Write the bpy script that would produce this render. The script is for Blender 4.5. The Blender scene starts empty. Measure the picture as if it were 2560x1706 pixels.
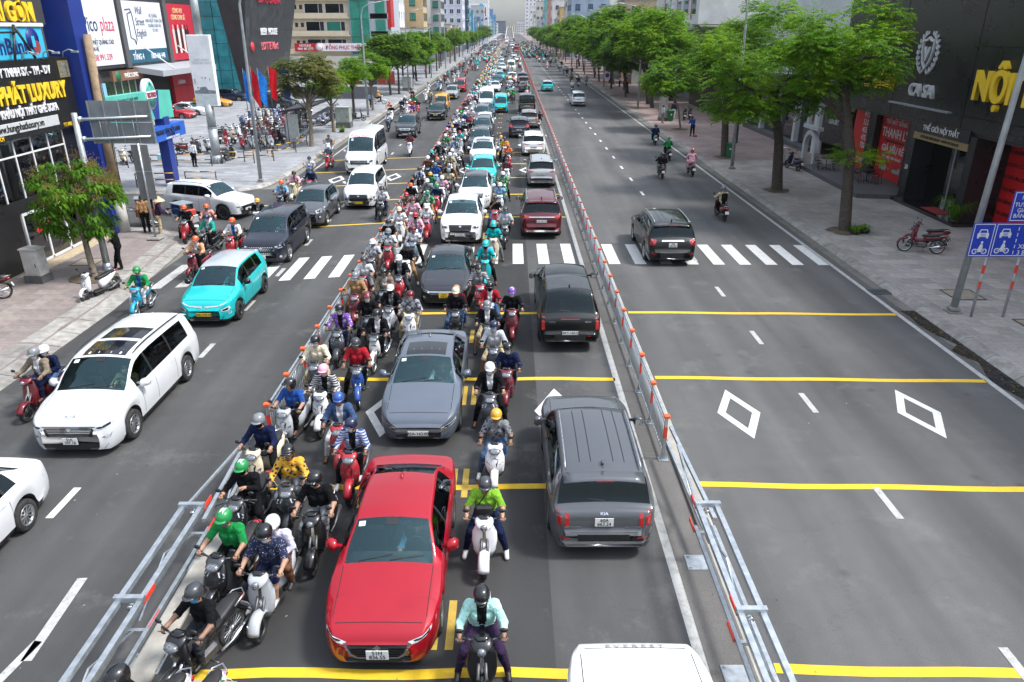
import bpy,bmesh,math,random
import numpy as np
from mathutils import Vector,Matrix
from mathutils.bvhtree import BVHTree
S = bpy.context.scene
COL = S.collection
R = math.radians
# ------------------------------------------------------------------ camera
cam = bpy.data.cameras.new('camera')
cam.sensor_width = 36.0
cam.lens = 1850.0 / 2560.0 * 36.0
cam.clip_start = 0.1
cam.clip_end = 6000
cam_o = bpy.data.objects.new('camera',cam)
COL.objects.link(cam_o)
cam_o.location = (0,0,8.9)
cam_o.rotation_euler = (R(90 - 22.94),0,R(-0.0856))
S.camera = cam_o
# ------------------------------------------------------------------ world,sun,exposure
SUN_EL,SUN_AZ = R(56),R(98)            # azimuth from +Y towards +X
w = bpy.data.worlds.new('World')
S.world = w
w.use_nodes = True
nt = w.node_tree
bg = nt.nodes['Background']
sky = nt.nodes.new('ShaderNodeTexSky')
sky.sky_type = 'NISHITA'
sky.sun_disc = False
sky.sun_elevation = SUN_EL
sky.sun_rotation = SUN_AZ
sky.air_density = 1.0
sky.dust_density = 1.2
sky.ozone_density = 1.0
hs = nt.nodes.new('ShaderNodeHueSaturation')
hs.inputs['Saturation'].default_value = 0.38
nt.links.new(sky.outputs[0],hs.inputs['Color'])
# overcast: darker towards the horizon than overhead,slightly cool
tcw = nt.nodes.new('ShaderNodeTexCoord')
spw = nt.nodes.new('ShaderNodeSeparateXYZ')
nt.links.new(tcw.outputs['Generated'],spw.inputs[0])
mrw = nt.nodes.new('ShaderNodeMapRange')
mrw.inputs['From Min'].default_value = 0.0
mrw.inputs['From Max'].default_value = 1.0
mrw.inputs['To Min'].default_value = 0.29
mrw.inputs['To Max'].default_value = 1.30
nt.links.new(spw.outputs[2],mrw.inputs[0])
mxw = nt.nodes.new('ShaderNodeMix'); mxw.data_type = 'RGBA'; mxw.blend_type = 'MULTIPLY'; mxw.inputs[0].default_value = 1.0
nt.links.new(hs.outputs[0],mxw.inputs[6])
mxw.inputs[7].default_value = (0.97,1.0,1.02,1)
vmw = nt.nodes.new('ShaderNodeVectorMath'); vmw.operation = 'SCALE'
nt.links.new(mxw.outputs[2],vmw.inputs[0]); nt.links.new(mrw.outputs[0],vmw.inputs['Scale'])
nt.links.new(vmw.outputs[0],bg.inputs[0])
bg.inputs[1].default_value = 0.15
sl = bpy.data.lights.new('sun','SUN')
sl.energy = 1.5
sl.angle = R(10)
sl.color = (1.0,0.965,0.915)
so = bpy.data.objects.new('sun',sl)
COL.objects.link(so)
sd = Vector((math.sin(SUN_AZ) * math.cos(SUN_EL),math.cos(SUN_AZ) * math.cos(SUN_EL),math.sin(SUN_EL)))
so.rotation_euler = sd.to_track_quat('Z','Y').to_euler()
so.location = (60,-10,90)
S.view_settings.view_transform = 'Standard'
S.view_settings.look = 'None'
S.view_settings.exposure = 1.42
S.view_settings.gamma = 1.0
S.cycles.max_bounces = 6
S.cycles.transparent_max_bounces = 10
S.cycles.diffuse_bounces = 3
S.cycles.glossy_bounces = 3
S.cycles.caustics_reflective = False
S.cycles.caustics_refractive = False
rnd = random.Random(7)
# ------------------------------------------------------------------ materials
MATS = {}
def newmat(name):
 m = bpy.data.materials.new(name)
 m.use_nodes = True
 n = m.node_tree
 return m,n,n.nodes['Principled BSDF']
def nd(n,t,**kw):
 x = n.nodes.new(t)
 for k,v in kw.items():
  if k.startswith('i_'):
   x.inputs[k[2:].replace('_',' ')].default_value = v
  else:
   setattr(x,k,v)
 return x
def noise(n,scale,detail=4,rough=.6,coord='Object',vec=None):
 t = nd(n,'ShaderNodeTexNoise',i_Scale=scale,i_Detail=detail,i_Roughness=rough)
 if vec is None:
  tc = nd(n,'ShaderNodeTexCoord')
  vec = tc.outputs[coord]
 n.links.new(vec,t.inputs['Vector'])
 return t
def ramp(n,src,pts):
 r = nd(n,'ShaderNodeValToRGB')
 e = r.color_ramp.elements
 while len(e) < len(pts):
  e.new(0.5)
 for i,(p,c) in enumerate(pts):
  e[i].position = p
  e[i].color = (c,c,c,1) if not hasattr(c,'__len__') else (*c[:3],1)
 n.links.new(src,r.inputs[0])
 return r
def mixc(n,a,b,fac,mode='MIX'):
 m = nd(n,'ShaderNodeMix',data_type='RGBA',blend_type=mode)
 for idx,v in ((6,a),(7,b),(0,fac)):
  if hasattr(v,'is_output') or isinstance(v,bpy.types.NodeSocket):
   n.links.new(v,m.inputs[idx])
  elif idx == 0:
   m.inputs[0].default_value = v
  else:
   m.inputs[idx].default_value = (*v[:3],1)
 return m.outputs[2]
def bump(n,b,src,strength,dist=.02):
 k = nd(n,'ShaderNodeBump',i_Strength=strength,i_Distance=dist)
 n.links.new(src,k.inputs['Height'])
 n.links.new(k.outputs[0],b.inputs['Normal'])
def objcol(n):
 return nd(n,'ShaderNodeObjectInfo').outputs['Color']
def mat(name,col=None,rough=.6,metal=0.0,coat=0.0,var=.12,scale=6.0,bmp=0.0,spec=.5,dirt=0.0):
 """plain procedural surface; col None takes the object's own colour"""
 if name in MATS:
  return MATS[name]
 m,n,b = newmat(name)
 src = objcol(n) if col is None else None
 if src is None:
  rgb = nd(n,'ShaderNodeRGB')
  rgb.outputs[0].default_value = (*col,1)
  src = rgb.outputs[0]
 t = noise(n,scale)
 r = ramp(n,t.outputs[0],[(.3,1 - var),(.7,1 + var * .5)])
 c = mixc(n,src,r.outputs[0],1.0,'MULTIPLY')
 if dirt:
  t2 = noise(n,scale * .35,6,.7)
  r2 = ramp(n,t2.outputs[0],[(.48,0),(.7,dirt)])
  c = mixc(n,c,(.16,.14,.12),r2.outputs[0])
 n.links.new(c,b.inputs['Base Color'])
 b.inputs['Metallic'].default_value = metal
 b.inputs['Specular IOR Level'].default_value = spec
 b.inputs['Coat Weight'].default_value = coat
 b.inputs['Coat Roughness'].default_value = .04
 rr = ramp(n,t.outputs[0],[(.25,max(.02,rough - .07)),(.75,min(1,rough + .1))])
 n.links.new(rr.outputs[0],b.inputs['Roughness'])
 if bmp:
  bump(n,b,t.outputs[0],bmp,.05 if name == 'cloth' else .02)
 MATS[name] = m
 return m
def glassmat(name,tint,body=(.02,.025,.027),refl=(.95,.97,1.0),f0=.06):
 if name in MATS:
  return MATS[name]
 m = bpy.data.materials.new(name)
 m.use_nodes = True
 n = m.node_tree
 n.nodes.clear()
 out = nd(n,'ShaderNodeOutputMaterial')
 tr = nd(n,'ShaderNodeBsdfTransparent')
 tr.inputs[0].default_value = (*tint,1)
 gl = nd(n,'ShaderNodeBsdfGlossy')
 gl.inputs[0].default_value = (*refl,1)
 gl.inputs['Roughness'].default_value = .03
 fr = nd(n,'ShaderNodeFresnel',i_IOR=1.55)
 ad = nd(n,'ShaderNodeMath',operation='ADD',use_clamp=True)
 ad.inputs[1].default_value = f0
 n.links.new(fr.outputs[0],ad.inputs[0])
 mx = nd(n,'ShaderNodeMixShader')
 n.links.new(ad.outputs[0],mx.inputs[0])
 n.links.new(tr.outputs[0],mx.inputs[1])
 n.links.new(gl.outputs[0],mx.inputs[2])
 n.links.new(mx.outputs[0],out.inputs[0])
 MATS[name] = m
 return m
PAINT = mat('car_paint',None,rough=.38,coat=.85,var=.05,scale=2.0,spec=.2)
PAINT.node_tree.nodes['Principled BSDF'].inputs['Metallic'].default_value = .15
GLOSS = mat('scooter_plastic',None,rough=.3,coat=.5,var=.07,scale=9,spec=.5)
PLAST = mat('painted_part',None,rough=.5,var=.1,scale=8)
CLOTH = mat('cloth',None,rough=.92,var=.34,scale=10,bmp=1.0,spec=.12)
SKIN = mat('skin',(.42,.24,.16),rough=.55,var=.15,scale=14)
SKIN_D = mat('skin_dark',(.27,.145,.09),rough=.55,var=.15,scale=14)
HAIR = mat('hair_black',(.012,.010,.009),rough=.5,var=.3,scale=40)
RUBBER = mat('rubber',(.022,.022,.023),rough=.8,var=.3,scale=20,dirt=.25)
BLACK = mat('black_plastic',(.018,.018,.02),rough=.42,var=.25,scale=12)
GBLACK = mat('gloss_black',(.008,.008,.009),rough=.12,var=.1,scale=4,coat=.5)
DARK = mat('dark_underside',(.02,.02,.021),rough=.85,var=.3)
SEATM = mat('seat_vinyl',(.022,.021,.022),rough=.5,var=.3,scale=18,bmp=.2)
CHROME = mat('chrome',(.75,.76,.78),rough=.12,metal=1.0,var=.08)
ALLOY = mat('alloy',(.55,.56,.58),rough=.3,metal=.9,var=.1)
STEEL = mat('galvanised_steel',(.50,.54,.57),rough=.42,metal=.75,var=.22,scale=9)
ENGINE = mat('engine_metal',(.14,.14,.145),rough=.45,metal=.7,var=.3,scale=20)
LENS = mat('lamp_lens',(.62,.65,.68),rough=.06,var=.45,scale=38,coat=1.0)
BLENS = mat('bike_lamp_lens',(.30,.32,.35),rough=.06,metal=.5,var=.8,scale=45,coat=1.0)
REDL = mat('red_lens',(.42,.012,.012),rough=.12,var=.2,scale=30,coat=1.0)
AMBER = mat('amber_lens',(.8,.28,.03),rough=.15,var=.15,scale=30,coat=1.0)
PLATEW = mat('plate_white',(.78,.78,.76),rough=.45,var=.08,scale=15)
PLATEY = mat('plate_yellow',(.85,.58,.03),rough=.45,var=.08,scale=15)
INK = mat('ink_black',(.015,.015,.016),rough=.5,var=.05)
GLASS_F = glassmat('windscreen_glass',(.58,.76,.76),refl=(.55,.90,.96),f0=.045)
GLASS_S = glassmat('tinted_side_glass',(.16,.19,.19),refl=(.7,.85,.9),f0=.0)
GLASS_B = glassmat('building_glass',(.30,.36,.36),f0=.06)
TRIM = mat('cabin_trim',(.09,.095,.10),rough=.8,var=.25,scale=8)
# ------------------------------------------------------------------ mesh helpers
class MB:
 """collects geometry with material slots,built as ONE mesh"""
 def __init__(s):
  s.v = []; s.f = []; s.m = []; s.sm = []
 def add(s,V,F,mi=0,smooth=False):
  o = len(s.v)
  s.v.extend([tuple(p) for p in V])
  for f in F:
   s.f.append(tuple(i + o for i in f)); s.m.append(mi); s.sm.append(smooth)
  return s
 def box(s,x0,x1,y0,y1,z0,z1,mi=0,b=0.0):
  if b > 0:
   b = min(b,.45 * (x1 - x0),.45 * (y1 - y0),.45 * (z1 - z0))
   V = []
   for z,i in ((z0,b),(z0 + b,0),(z1 - b,0),(z1,b)):
    V += [(x0 + i + b * (i == 0),y0 + i,z),(x1 - i - b * (i == 0),y0 + i,z),(x1 - i,y0 + i + b * (i == 0),z),(x1 - i,y1 - i - b * (i == 0),z),
      (x1 - i - b * (i == 0),y1 - i,z),(x0 + i + b * (i == 0),y1 - i,z),(x0 + i,y1 - i - b * (i == 0),z),(x0 + i,y0 + i + b * (i == 0),z)]
   F = [tuple(range(7,-1,-1)),tuple(range(24,32))]
   for k in range(3):
    for j in range(8):
     F.append((k * 8 + j,k * 8 + (j + 1) % 8,k * 8 + 8 + (j + 1) % 8,k * 8 + 8 + j))
   return s.add(V,F,mi)
  V = [(x0,y0,z0),(x1,y0,z0),(x1,y1,z0),(x0,y1,z0),(x0,y0,z1),(x1,y0,z1),(x1,y1,z1),(x0,y1,z1)]
  return s.add(V,[(3,2,1,0),(4,5,6,7),(0,1,5,4),(1,2,6,5),(2,3,7,6),(3,0,4,7)],mi)
 def tube(s,pts,rad,n=8,mi=0,cap=True,smooth=True):
  """tapered tube through points; rad a number or a list"""
  P = [Vector(p) for p in pts]
  rr = rad if hasattr(rad,'__len__') else [rad] * len(P)
  V = []; F = []
  up = Vector((0,0,1))
  prev = None
  for i,p in enumerate(P):
   d = (P[min(i + 1,len(P) - 1)] - P[max(i - 1,0)]).normalized()
   if prev is None:
    a = d.cross(up)
    if a.length < .1:
     a = d.cross(Vector((1,0,0)))
   else:
    a = prev - d * prev.dot(d)
   a.normalize(); prev = a
   b = d.cross(a)
   for k in range(n):
    t = 2 * math.pi * k / n
    V.append(p + (a * math.cos(t) + b * math.sin(t)) * rr[i])
  for i in range(len(P) - 1):
   for k in range(n):
    F.append((i * n + k,i * n + (k + 1) % n,(i + 1) * n + (k + 1) % n,(i + 1) * n + k))
  if cap:
   F.append(tuple(range(n - 1,-1,-1)))
   F.append(tuple(range((len(P) - 1) * n,len(P) * n)))
  return s.add(V,F,mi,smooth)
 def loft(s,rings,mi=0,closed=True,cap=True,smooth=True):
  n = len(rings[0]); V = [p for r in rings for p in r]; F = []
  for i in range(len(rings) - 1):
   for k in range(n if closed else n - 1):
    F.append((i * n + k,i * n + (k + 1) % n,(i + 1) * n + (k + 1) % n,(i + 1) * n + k))
  if cap and closed:
   F.append(tuple(range(n - 1,-1,-1))); F.append(tuple(range((len(rings) - 1) * n,len(rings) * n)))
  return s.add(V,F,mi,smooth)
 def lathe(s,prof,n=16,axis='z',c=(0,0,0),mi=0,smooth=True):
  """prof: (radius,height) pairs"""
  V = []; F = []
  for r,h in prof:
   for k in range(n):
    t = 2 * math.pi * k / n
    a,b = r * math.cos(t),r * math.sin(t)
    p = {'z': (a,b,h),'x': (h,a,b),'y': (a,h,b)}[axis]
    V.append((p[0] + c[0],p[1] + c[1],p[2] + c[2]))
  for i in range(len(prof) - 1):
   for k in range(n):
    F.append((i * n + k,i * n + (k + 1) % n,(i + 1) * n + (k + 1) % n,(i + 1) * n + k))
  return s.add(V,F,mi,smooth)
 def prism(s,poly,axis,a0,a1,mi=0):
  """extrude a 2D polygon along an axis: axis x -> poly (y,z); y -> (x,z); z -> (x,y)"""
  def P(u,v,a):
   return {'x': (a,u,v),'y': (u,a,v),'z': (u,v,a)}[axis]
  n = len(poly)
  V = [P(u,v,a0) for u,v in poly] + [P(u,v,a1) for u,v in poly]
  F = [tuple(range(n - 1,-1,-1)),tuple(range(n,2 * n))] + [(i,(i + 1) % n,n + (i + 1) % n,n + i) for i in range(n)]
  return s.add(V,F,mi)
 def xf(s,M):
  s.v = [tuple(M @ Vector(p)) for p in s.v]
  return s
 def mesh(s,name,mats,fixn=True):
  me = bpy.data.meshes.new(name)
  me.from_pydata(s.v,[],s.f)
  for m in (mats if isinstance(mats,(list,tuple)) else [mats]):
   me.materials.append(m)
  if s.f:
   me.polygons.foreach_set('material_index',s.m)
   me.polygons.foreach_set('use_smooth',s.sm)
  if fixn:
   bm = bmesh.new(); bm.from_mesh(me)
   bmesh.ops.recalc_face_normals(bm,faces=bm.faces)
   bm.to_mesh(me); bm.free()
  me.update()
  return me
 def build(s,name,mats,parent=None,**kw):
  return ob(name,s.mesh(name,mats),parent,**kw)
def ob(name,me,parent=None,loc=None,rz=0,color=None,label=None,cat=None,group=None,kind=None,rot=None,scale=None):
 o = bpy.data.objects.new(name,me)
 COL.objects.link(o)
 if parent is not None:
  o.parent = parent
 if loc is not None:
  o.location = loc
 if rot is not None:
  o.rotation_euler = rot
 elif rz:
  o.rotation_euler = (0,0,rz)
 if scale is not None:
  o.scale = (scale,) * 3 if not hasattr(scale,'__len__') else scale
 if color is not None:
  o.color = (*color[:3],1)
 if label: o['label'] = label
 if cat: o['category'] = cat
 if group: o['group'] = group
 if kind: o['kind'] = kind
 return o
def struct(name,me,**kw):
 return ob(name,me,kind='structure',**kw)
def ell(c,rx,ry,n=12,ex=2.0,plane='xz',tilt=0.0):
 """superellipse ring round c; plane xz (facing y),xy (facing z); tilt turns it about x"""
 out = []
 for k in range(n):
  t = 2 * math.pi * k / n
  a = math.copysign(abs(math.cos(t)) ** (2 / ex),math.cos(t)) * rx
  b = math.copysign(abs(math.sin(t)) ** (2 / ex),math.sin(t)) * ry
  if plane == 'xz':
   p = (a,-b * math.sin(tilt),b * math.cos(tilt))
  else:
   p = (a,b * math.cos(tilt),b * math.sin(tilt))
  out.append((c[0] + p[0],c[1] + p[1],c[2] + p[2]))
 return out
TEXTS = {}
def text_mesh(txt,size=1.0,ext=.0,bold=0.0,align='CENTER',matl=None,sx=1.0,key='',shear=0.0,space=1.0):
 """lettering as a mesh in the xz plane,facing -y,baseline z=0"""
 k = (txt,size,ext,bold,align,matl.name if matl else '',sx,shear,space)
 if k in TEXTS:
  return TEXTS[k]
 cu = bpy.data.curves.new('lettering','FONT')
 cu.body = txt; cu.size = size; cu.extrude = ext; cu.offset = bold; cu.align_x = align
 cu.resolution_u = 3; cu.shear = shear; cu.space_character = space
 o = bpy.data.objects.new('lettering',cu)
 me = bpy.data.meshes.new_from_object(o)
 me.transform(Matrix.Diagonal((sx,1,1,1)))
 me.transform(Matrix.Rotation(R(90),4,'X'))
 me.materials.clear()
 if matl: me.materials.append(matl)
 bpy.data.objects.remove(o); bpy.data.curves.remove(cu)
 TEXTS[k] = me
 return me
def pchip(pts):
 xs = np.array([p[0] for p in pts],float); ys = np.array([p[1] for p in pts],float)
 h = np.diff(xs); d = np.diff(ys) / h
 m = np.zeros(len(xs))
 for i in range(1,len(xs) - 1):
  if d[i - 1] * d[i] > 0:
   w1 = 2 * h[i] + h[i - 1]; w2 = h[i] + 2 * h[i - 1]
   m[i] = (w1 + w2) / (w1 / d[i - 1] + w2 / d[i])
 m[0] = d[0]; m[-1] = d[-1]
 def f(x):
  x = np.clip(np.asarray(x,float),xs[0],xs[-1])
  i = np.clip(np.searchsorted(xs,x) - 1,0,len(h) - 1)
  t = (x - xs[i]) / h[i]
  return ((1 + 2 * t) * (1 - t) ** 2 * ys[i] + t * (1 - t) ** 2 * h[i] * m[i] + t * t * (3 - 2 * t) * ys[i + 1] + t * t * (t - 1) * h[i] * m[i + 1])
 return f
HEX = {}
def rgb(h):
 """hex sRGB -> linear"""
 if h in HEX: return HEX[h]
 c = [int(h[i:i + 2],16) / 255 for i in (0,2,4)]
 HEX[h] = tuple(x / 12.92 if x <= .04045 else ((x + .055) / 1.055) ** 2.4 for x in c)
 return HEX[h]
# ------------------------------------------------------------------ ground,roads,pavements
def asphalt(name,base,patchy=.25,warm=0.0,seed=0.0):
 m,n,b = newmat(name)
 tc = nd(n,'ShaderNodeTexCoord')
 mp = nd(n,'ShaderNodeMapping'); mp.inputs['Location'].default_value = (seed,seed * 2,0)
 n.links.new(tc.outputs['Object'],mp.inputs[0])
 st = nd(n,'ShaderNodeMapping'); st.inputs['Scale'].default_value = (1.0,.07,1); st.inputs['Location'].default_value = (seed,0,0)
 n.links.new(tc.outputs['Object'],st.inputs[0])
 big = noise(n,.16,5,.6,vec=mp.outputs[0]); lane = noise(n,.75,3,.5,vec=st.outputs[0]); mid = noise(n,2.1,6,.7,vec=mp.outputs[0]); fine = noise(n,60,3,.8,vec=mp.outputs[0])
 grit = nd(n,'ShaderNodeTexVoronoi',i_Scale=42.0); n.links.new(mp.outputs[0],grit.inputs['Vector'])
 c = tuple(base * k for k in (1.0 + warm,1.0,1.0 - warm))
 col = mixc(n,tuple(x * (1 - patchy) for x in c),tuple(x * (1 + patchy) for x in c),ramp(n,big.outputs[0],[(.3,0),(.7,1)]).outputs[0])
 col = mixc(n,col,ramp(n,lane.outputs[0],[(.3,.70),(.7,1.30)]).outputs[0],.95,'MULTIPLY')
 col = mixc(n,col,ramp(n,mid.outputs[0],[(.25,.82),(.75,1.15)]).outputs[0],.7,'MULTIPLY')
 col = mixc(n,col,ramp(n,fine.outputs[0],[(.25,.58),(.75,1.42)]).outputs[0],.9,'MULTIPLY')
 col = mixc(n,col,(.24,.235,.22),ramp(n,grit.outputs['Distance'],[(.0,.6),(.13,0)]).outputs[0])
 # stains with a shape of their own: dusty scuffs,oil drips,fine cracks
 sc = noise(n,.55,8,.72,vec=mp.outputs[0])
 col = mixc(n,col,(.21,.20,.185),ramp(n,sc.outputs[0],[(.56,0),(.74,.45)]).outputs[0])
 oil = nd(n,'ShaderNodeTexVoronoi',i_Scale=.8); n.links.new(mp.outputs[0],oil.inputs['Vector'])
 wob = mixc(n,oil.outputs['Distance'],mid.outputs[0],.12)
 col = mixc(n,col,tuple(x * .45 for x in c),ramp(n,wob,[(.08,.55),(.17,0)]).outputs[0])
 ck = nd(n,'ShaderNodeTexVoronoi',i_Scale=.32); ck.feature = 'DISTANCE_TO_EDGE'
 dv = nd(n,'ShaderNodeVectorMath',operation='ADD'); n.links.new(mp.outputs[0],dv.inputs[0]); n.links.new(noise(n,1.3,5,.7,vec=mp.outputs[0]).outputs['Color'],dv.inputs[1])
 n.links.new(dv.outputs[0],ck.inputs['Vector'])
 col = mixc(n,col,tuple(x * .4 for x in c),ramp(n,ck.outputs['Distance'],[(.0,.22),(.005,0)]).outputs[0])
 n.links.new(col,b.inputs['Base Color'])
 n.links.new(ramp(n,mid.outputs[0],[(.3,.68),(.7,.9)]).outputs[0],b.inputs['Roughness'])
 b.inputs['Specular IOR Level'].default_value = .35
 bump(n,b,fine.outputs[0],.35,.008)
 return m
def roadpaint(name,colr,wear=.5):
 m,n,b = newmat(name)
 t = noise(n,5,8,.75); t2 = noise(n,55,3,.8); t3 = noise(n,.7,3)
 k = mixc(n,t.outputs[0],t2.outputs[0],.4)
 w_ = ramp(n,k,[(.50 - .10 * (1 - wear),0),(.62 + .2 * (1 - wear),1)])
 c = mixc(n,colr,tuple(x * .82 for x in colr),t3.outputs[0])
 c = mixc(n,c,(.10,.10,.10),mixc(n,(0,0,0),w_.outputs[0],wear))
 n.links.new(c,b.inputs['Base Color']); b.inputs['Roughness'].default_value = .7
 return m
def paving(name,c1,c2,joint,tile=(.4,.4),var=.25,rot=0.0,relief=.4,stain=.5):
 m,n,b = newmat(name)
 tc = nd(n,'ShaderNodeTexCoord'); mp = nd(n,'ShaderNodeMapping'); mp.inputs['Rotation'].default_value = (0,0,rot)
 n.links.new(tc.outputs['Object'],mp.inputs[0])
 br = nd(n,'ShaderNodeTexBrick',i_Scale=1.0,i_Mortar_Size=.006,i_Mortar_Smooth=.3,i_Brick_Width=tile[0],i_Row_Height=tile[1],offset=0.0)
 br.inputs['Color1'].default_value = (*c1,1); br.inputs['Color2'].default_value = (*c2,1); br.inputs['Mortar'].default_value = (*joint,1)
 n.links.new(mp.outputs[0],br.inputs['Vector'])
 t = noise(n,.5,7,.7,vec=mp.outputs[0]); t2 = noise(n,18,5,.7,vec=mp.outputs[0])
 c = mixc(n,br.outputs[0],ramp(n,t.outputs[0],[(.3,1 - stain),(.65,1.12)]).outputs[0],.8,'MULTIPLY')
 c = mixc(n,c,ramp(n,t2.outputs[0],[(.25,1 - var),(.75,1 + var)]).outputs[0],.8,'MULTIPLY')
 n.links.new(c,b.inputs['Base Color']); b.inputs['Roughness'].default_value = .82
 bump(n,b,mixc(n,br.outputs['Fac'],t2.outputs[0],.5),relief,.01)
 return m
CONC = mat('kerb_concrete',(.30,.29,.265),.9,var=.35,scale=3.0,bmp=.5,dirt=.55)
A_L = asphalt('asphalt_left',.066,.18,.0,3.1)
A_C = asphalt('asphalt_centre',.046,.16,.0,9.7)
A_N = asphalt('asphalt_near_median',.070,.2,.0,13.9)
A_R = asphalt('asphalt_right',.096,.16,.01,17.3)
A_M = asphalt('asphalt_median',.12,.25,.05,27.3)
P_W = roadpaint('paint_white',(.74,.74,.72),.5)
P_WO = roadpaint('paint_white_old',(.50,.50,.48),.75)
P_Y = roadpaint('paint_yellow',(.86,.55,.015),.42)
P_YO = roadpaint('paint_yellow_old',(.60,.40,.06),.65)
def sheet(pts,z,name,m,parent=None,kind=None):
 mb = MB(); mb.add([(x,y,z) for x,y in pts],[tuple(range(len(pts)))])
 me = mb.mesh(name,[m],False)
 if me.polygons[0].normal.z < 0: me.flip_normals()
 return ob(name,me,parent,kind=kind)
gr = sheet([(-900,-60),(900,-60),(900,3000),(-900,3000)],-.06,'ground',mat('dusty_ground',(.20,.19,.17),.95,var=.3,scale=.2),kind='structure')
XL,XR = -5.5,3.4
road_l = sheet([(-13.9,-12),(-5.35,-12),(-5.35,1500),(-14.2,1500)],0,'road',A_L,kind='structure')
road_s = sheet([(-120,34.4),(-13.0,33.6),(-13.0,44.4),(-120,43.4)],-.004,'side_road',A_L,kind='structure')
road_c = sheet([(-5.35,-12),(.68,-12),(.68,1500),(-5.35,1500)],0,'road',A_C,kind='structure')
road_n = sheet([(.68,-12),(2.98,-12),(2.98,1500),(.68,1500)],0,'road',A_N,kind='structure')
road_r = sheet([(3.88,-12),(13.4,-12),(13.4,1500),(3.88,1500)],0,'road',A_R,kind='structure')
med = sheet([(2.98,-12),(3.88,-12),(3.88,1500),(2.98,1500)],.004,'median_strip',A_M,kind='structure')
def quad(cx,cy,wx,wy,z,name,m,parent,rot=0.0,skew=0.0):
 c,s = math.cos(rot),math.sin(rot)
 pts = [(cx + x * c - y * s,cy + x * s + y * c + x * skew) for x,y in ((-wx / 2,-wy / 2),(wx / 2,-wy / 2),(wx / 2,wy / 2),(-wx / 2,wy / 2))]
 return sheet(pts,z,name,m,parent)
def band(pts,w_,z,name,m,parent):
 """painted band along a poly-line"""
 L_ = []; R_ = []
 for i,p in enumerate(pts):
  a = Vector(pts[max(0,i - 1)]); b_ = Vector(pts[min(len(pts) - 1,i + 1)])
  d = (b_ - a).normalized(); nn = Vector((-d.y,d.x)) * w_ / 2
  L_.append(Vector(p) + nn); R_.append(Vector(p) - nn)
 mb = MB(); n_ = len(pts)
 mb.add([(q.x,q.y,z) for q in L_ + R_],[(i,n_ + i,n_ + i + 1,i + 1) for i in range(n_ - 1)])
 me = mb.mesh(name,[m],False)
 if me.polygons[0].normal.z < 0: me.flip_normals()
 return ob(name,me,parent)
Z1,Z2 = .004,.008
# crossing
for i in range(29):
 x = -13.2 + i * .905
 if x < -5.8: quad(x,28.98 + .22 * (x + 6.5),.42,3.05,Z1,'zebra_stripe',P_W if x > -11 else P_WO,road_l,0,.22)
for i in range(8):
 x = -5.0 + i * 1.06
 if -5.1 < x < 3.0: quad(x,30.65,.45,3.05,Z1,'zebra_stripe',P_W,road_c)
for i in range(9):
 quad(4.25 + i * 1.065,30.6 - .02 * i,.47,3.0,Z1,'zebra_stripe',P_W,road_r)
# yellow rumble lines
YL = [3.3,8.26,13.15,18.35,23.45,37.3,42.9,48.1,53.4,58.6]
for y in YL:
 x0 = -4.6 if y > 5 else -5
 band([(x,y + .03 * math.sin(x * 2 + y)) for x in np.linspace(-5.1,2.86,12)],.19,Z1,'yellow_line',P_Y,road_c)
for y in YL[:5]:
 band([(x,y + .08 - .028 * (x - 4) + .02 * math.sin(x * 1.7 + y)) for x in np.linspace(3.98,13.0,14)],.19,Z1,'yellow_line',P_Y,road_r)
for y in (36.1,41.6,46.4,51.4,56.4):
 band([(x,y + .23 * (x + 6.0)) for x in np.linspace(-13.6,-5.75,10)],.16,Z1,'yellow_line',P_Y,road_l)
# edge lines and lane dashes
band([(13.05,y) for y in np.linspace(-10,700,60)],.16,Z1,'edge_line',P_WO,road_r)
band([(2.90,y) for y in np.linspace(-10,700,60)],.17,Z1,'edge_line',P_WO,road_c)
band([(-13.35 - .0007 * y,y) for y in np.linspace(46,700,60)],.14,Z1,'edge_line',P_WO,road_l)
for i in range(70):
 y = 4.1 + 4.36 * i
 quad(7.66,y - .25,.15,1.08,Z2,'lane_dash',P_WO if i < 9 else P_W,road_r)
for y in (5.0,8.0,12.6,20.3,24.2,28.0,32.4,36.2,40.0,44.3,48.6,53.2,58,62.5,67,71.5,76,80.5,85,90):
 quad(-9.1,y,.16,1.05,Z2,'lane_dash',P_WO if y > 14 else P_W,road_l)
band([(-7.4,8.5),(-7.52,10.35)],.17,Z2,'lane_dash',P_WO,road_l); band([(-7.72,7.3),(-7.45,8.9)],.15,Z2,'lane_dash',P_WO,road_l)
for i in range(26):
 y = 5.2 + 4.05 * i
 for x in (-1.22,-.97):
  quad(x,y,.13,1.08 if y < 62 else .5,Z2,'centre_dash',P_YO,road_c)
def diamond(cx,cy,wx,wy,parent,skew=0.0):
 mb = MB(); o = [(-wx,0),(0,wy),(wx,0),(0,-wy)]; k = .62
 V = [(cx + x,cy + y + x * skew,Z1) for x,y in o] + [(cx + x * k,cy + y * k + x * k * skew,Z1) for x,y in o]
 mb.add(V,[(i,(i + 1) % 4,4 + (i + 1) % 4,4 + i) for i in range(4)])
 me = mb.mesh('diamond_marking',[P_W],False)
 if me.polygons[0].normal.z < 0: me.flip_normals()
 ob('diamond_marking',me,parent)
for cx,cy in ((5.72,16.4),(10.25,16.4)): diamond(cx,cy,.54,1.28,road_r)
for cx,cy in ((-3.1,16.45),(1.15,16.5),(1.1,50.8),(-3.1,50.8),(1.1,62.5),(-2.6,62.5)): diamond(cx,cy,.56,1.25,road_c)
for cx,cy in ((-7.6,48.3),(-11.1,47.4)): diamond(cx,cy,.5,1.35,road_l,.25)
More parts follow.
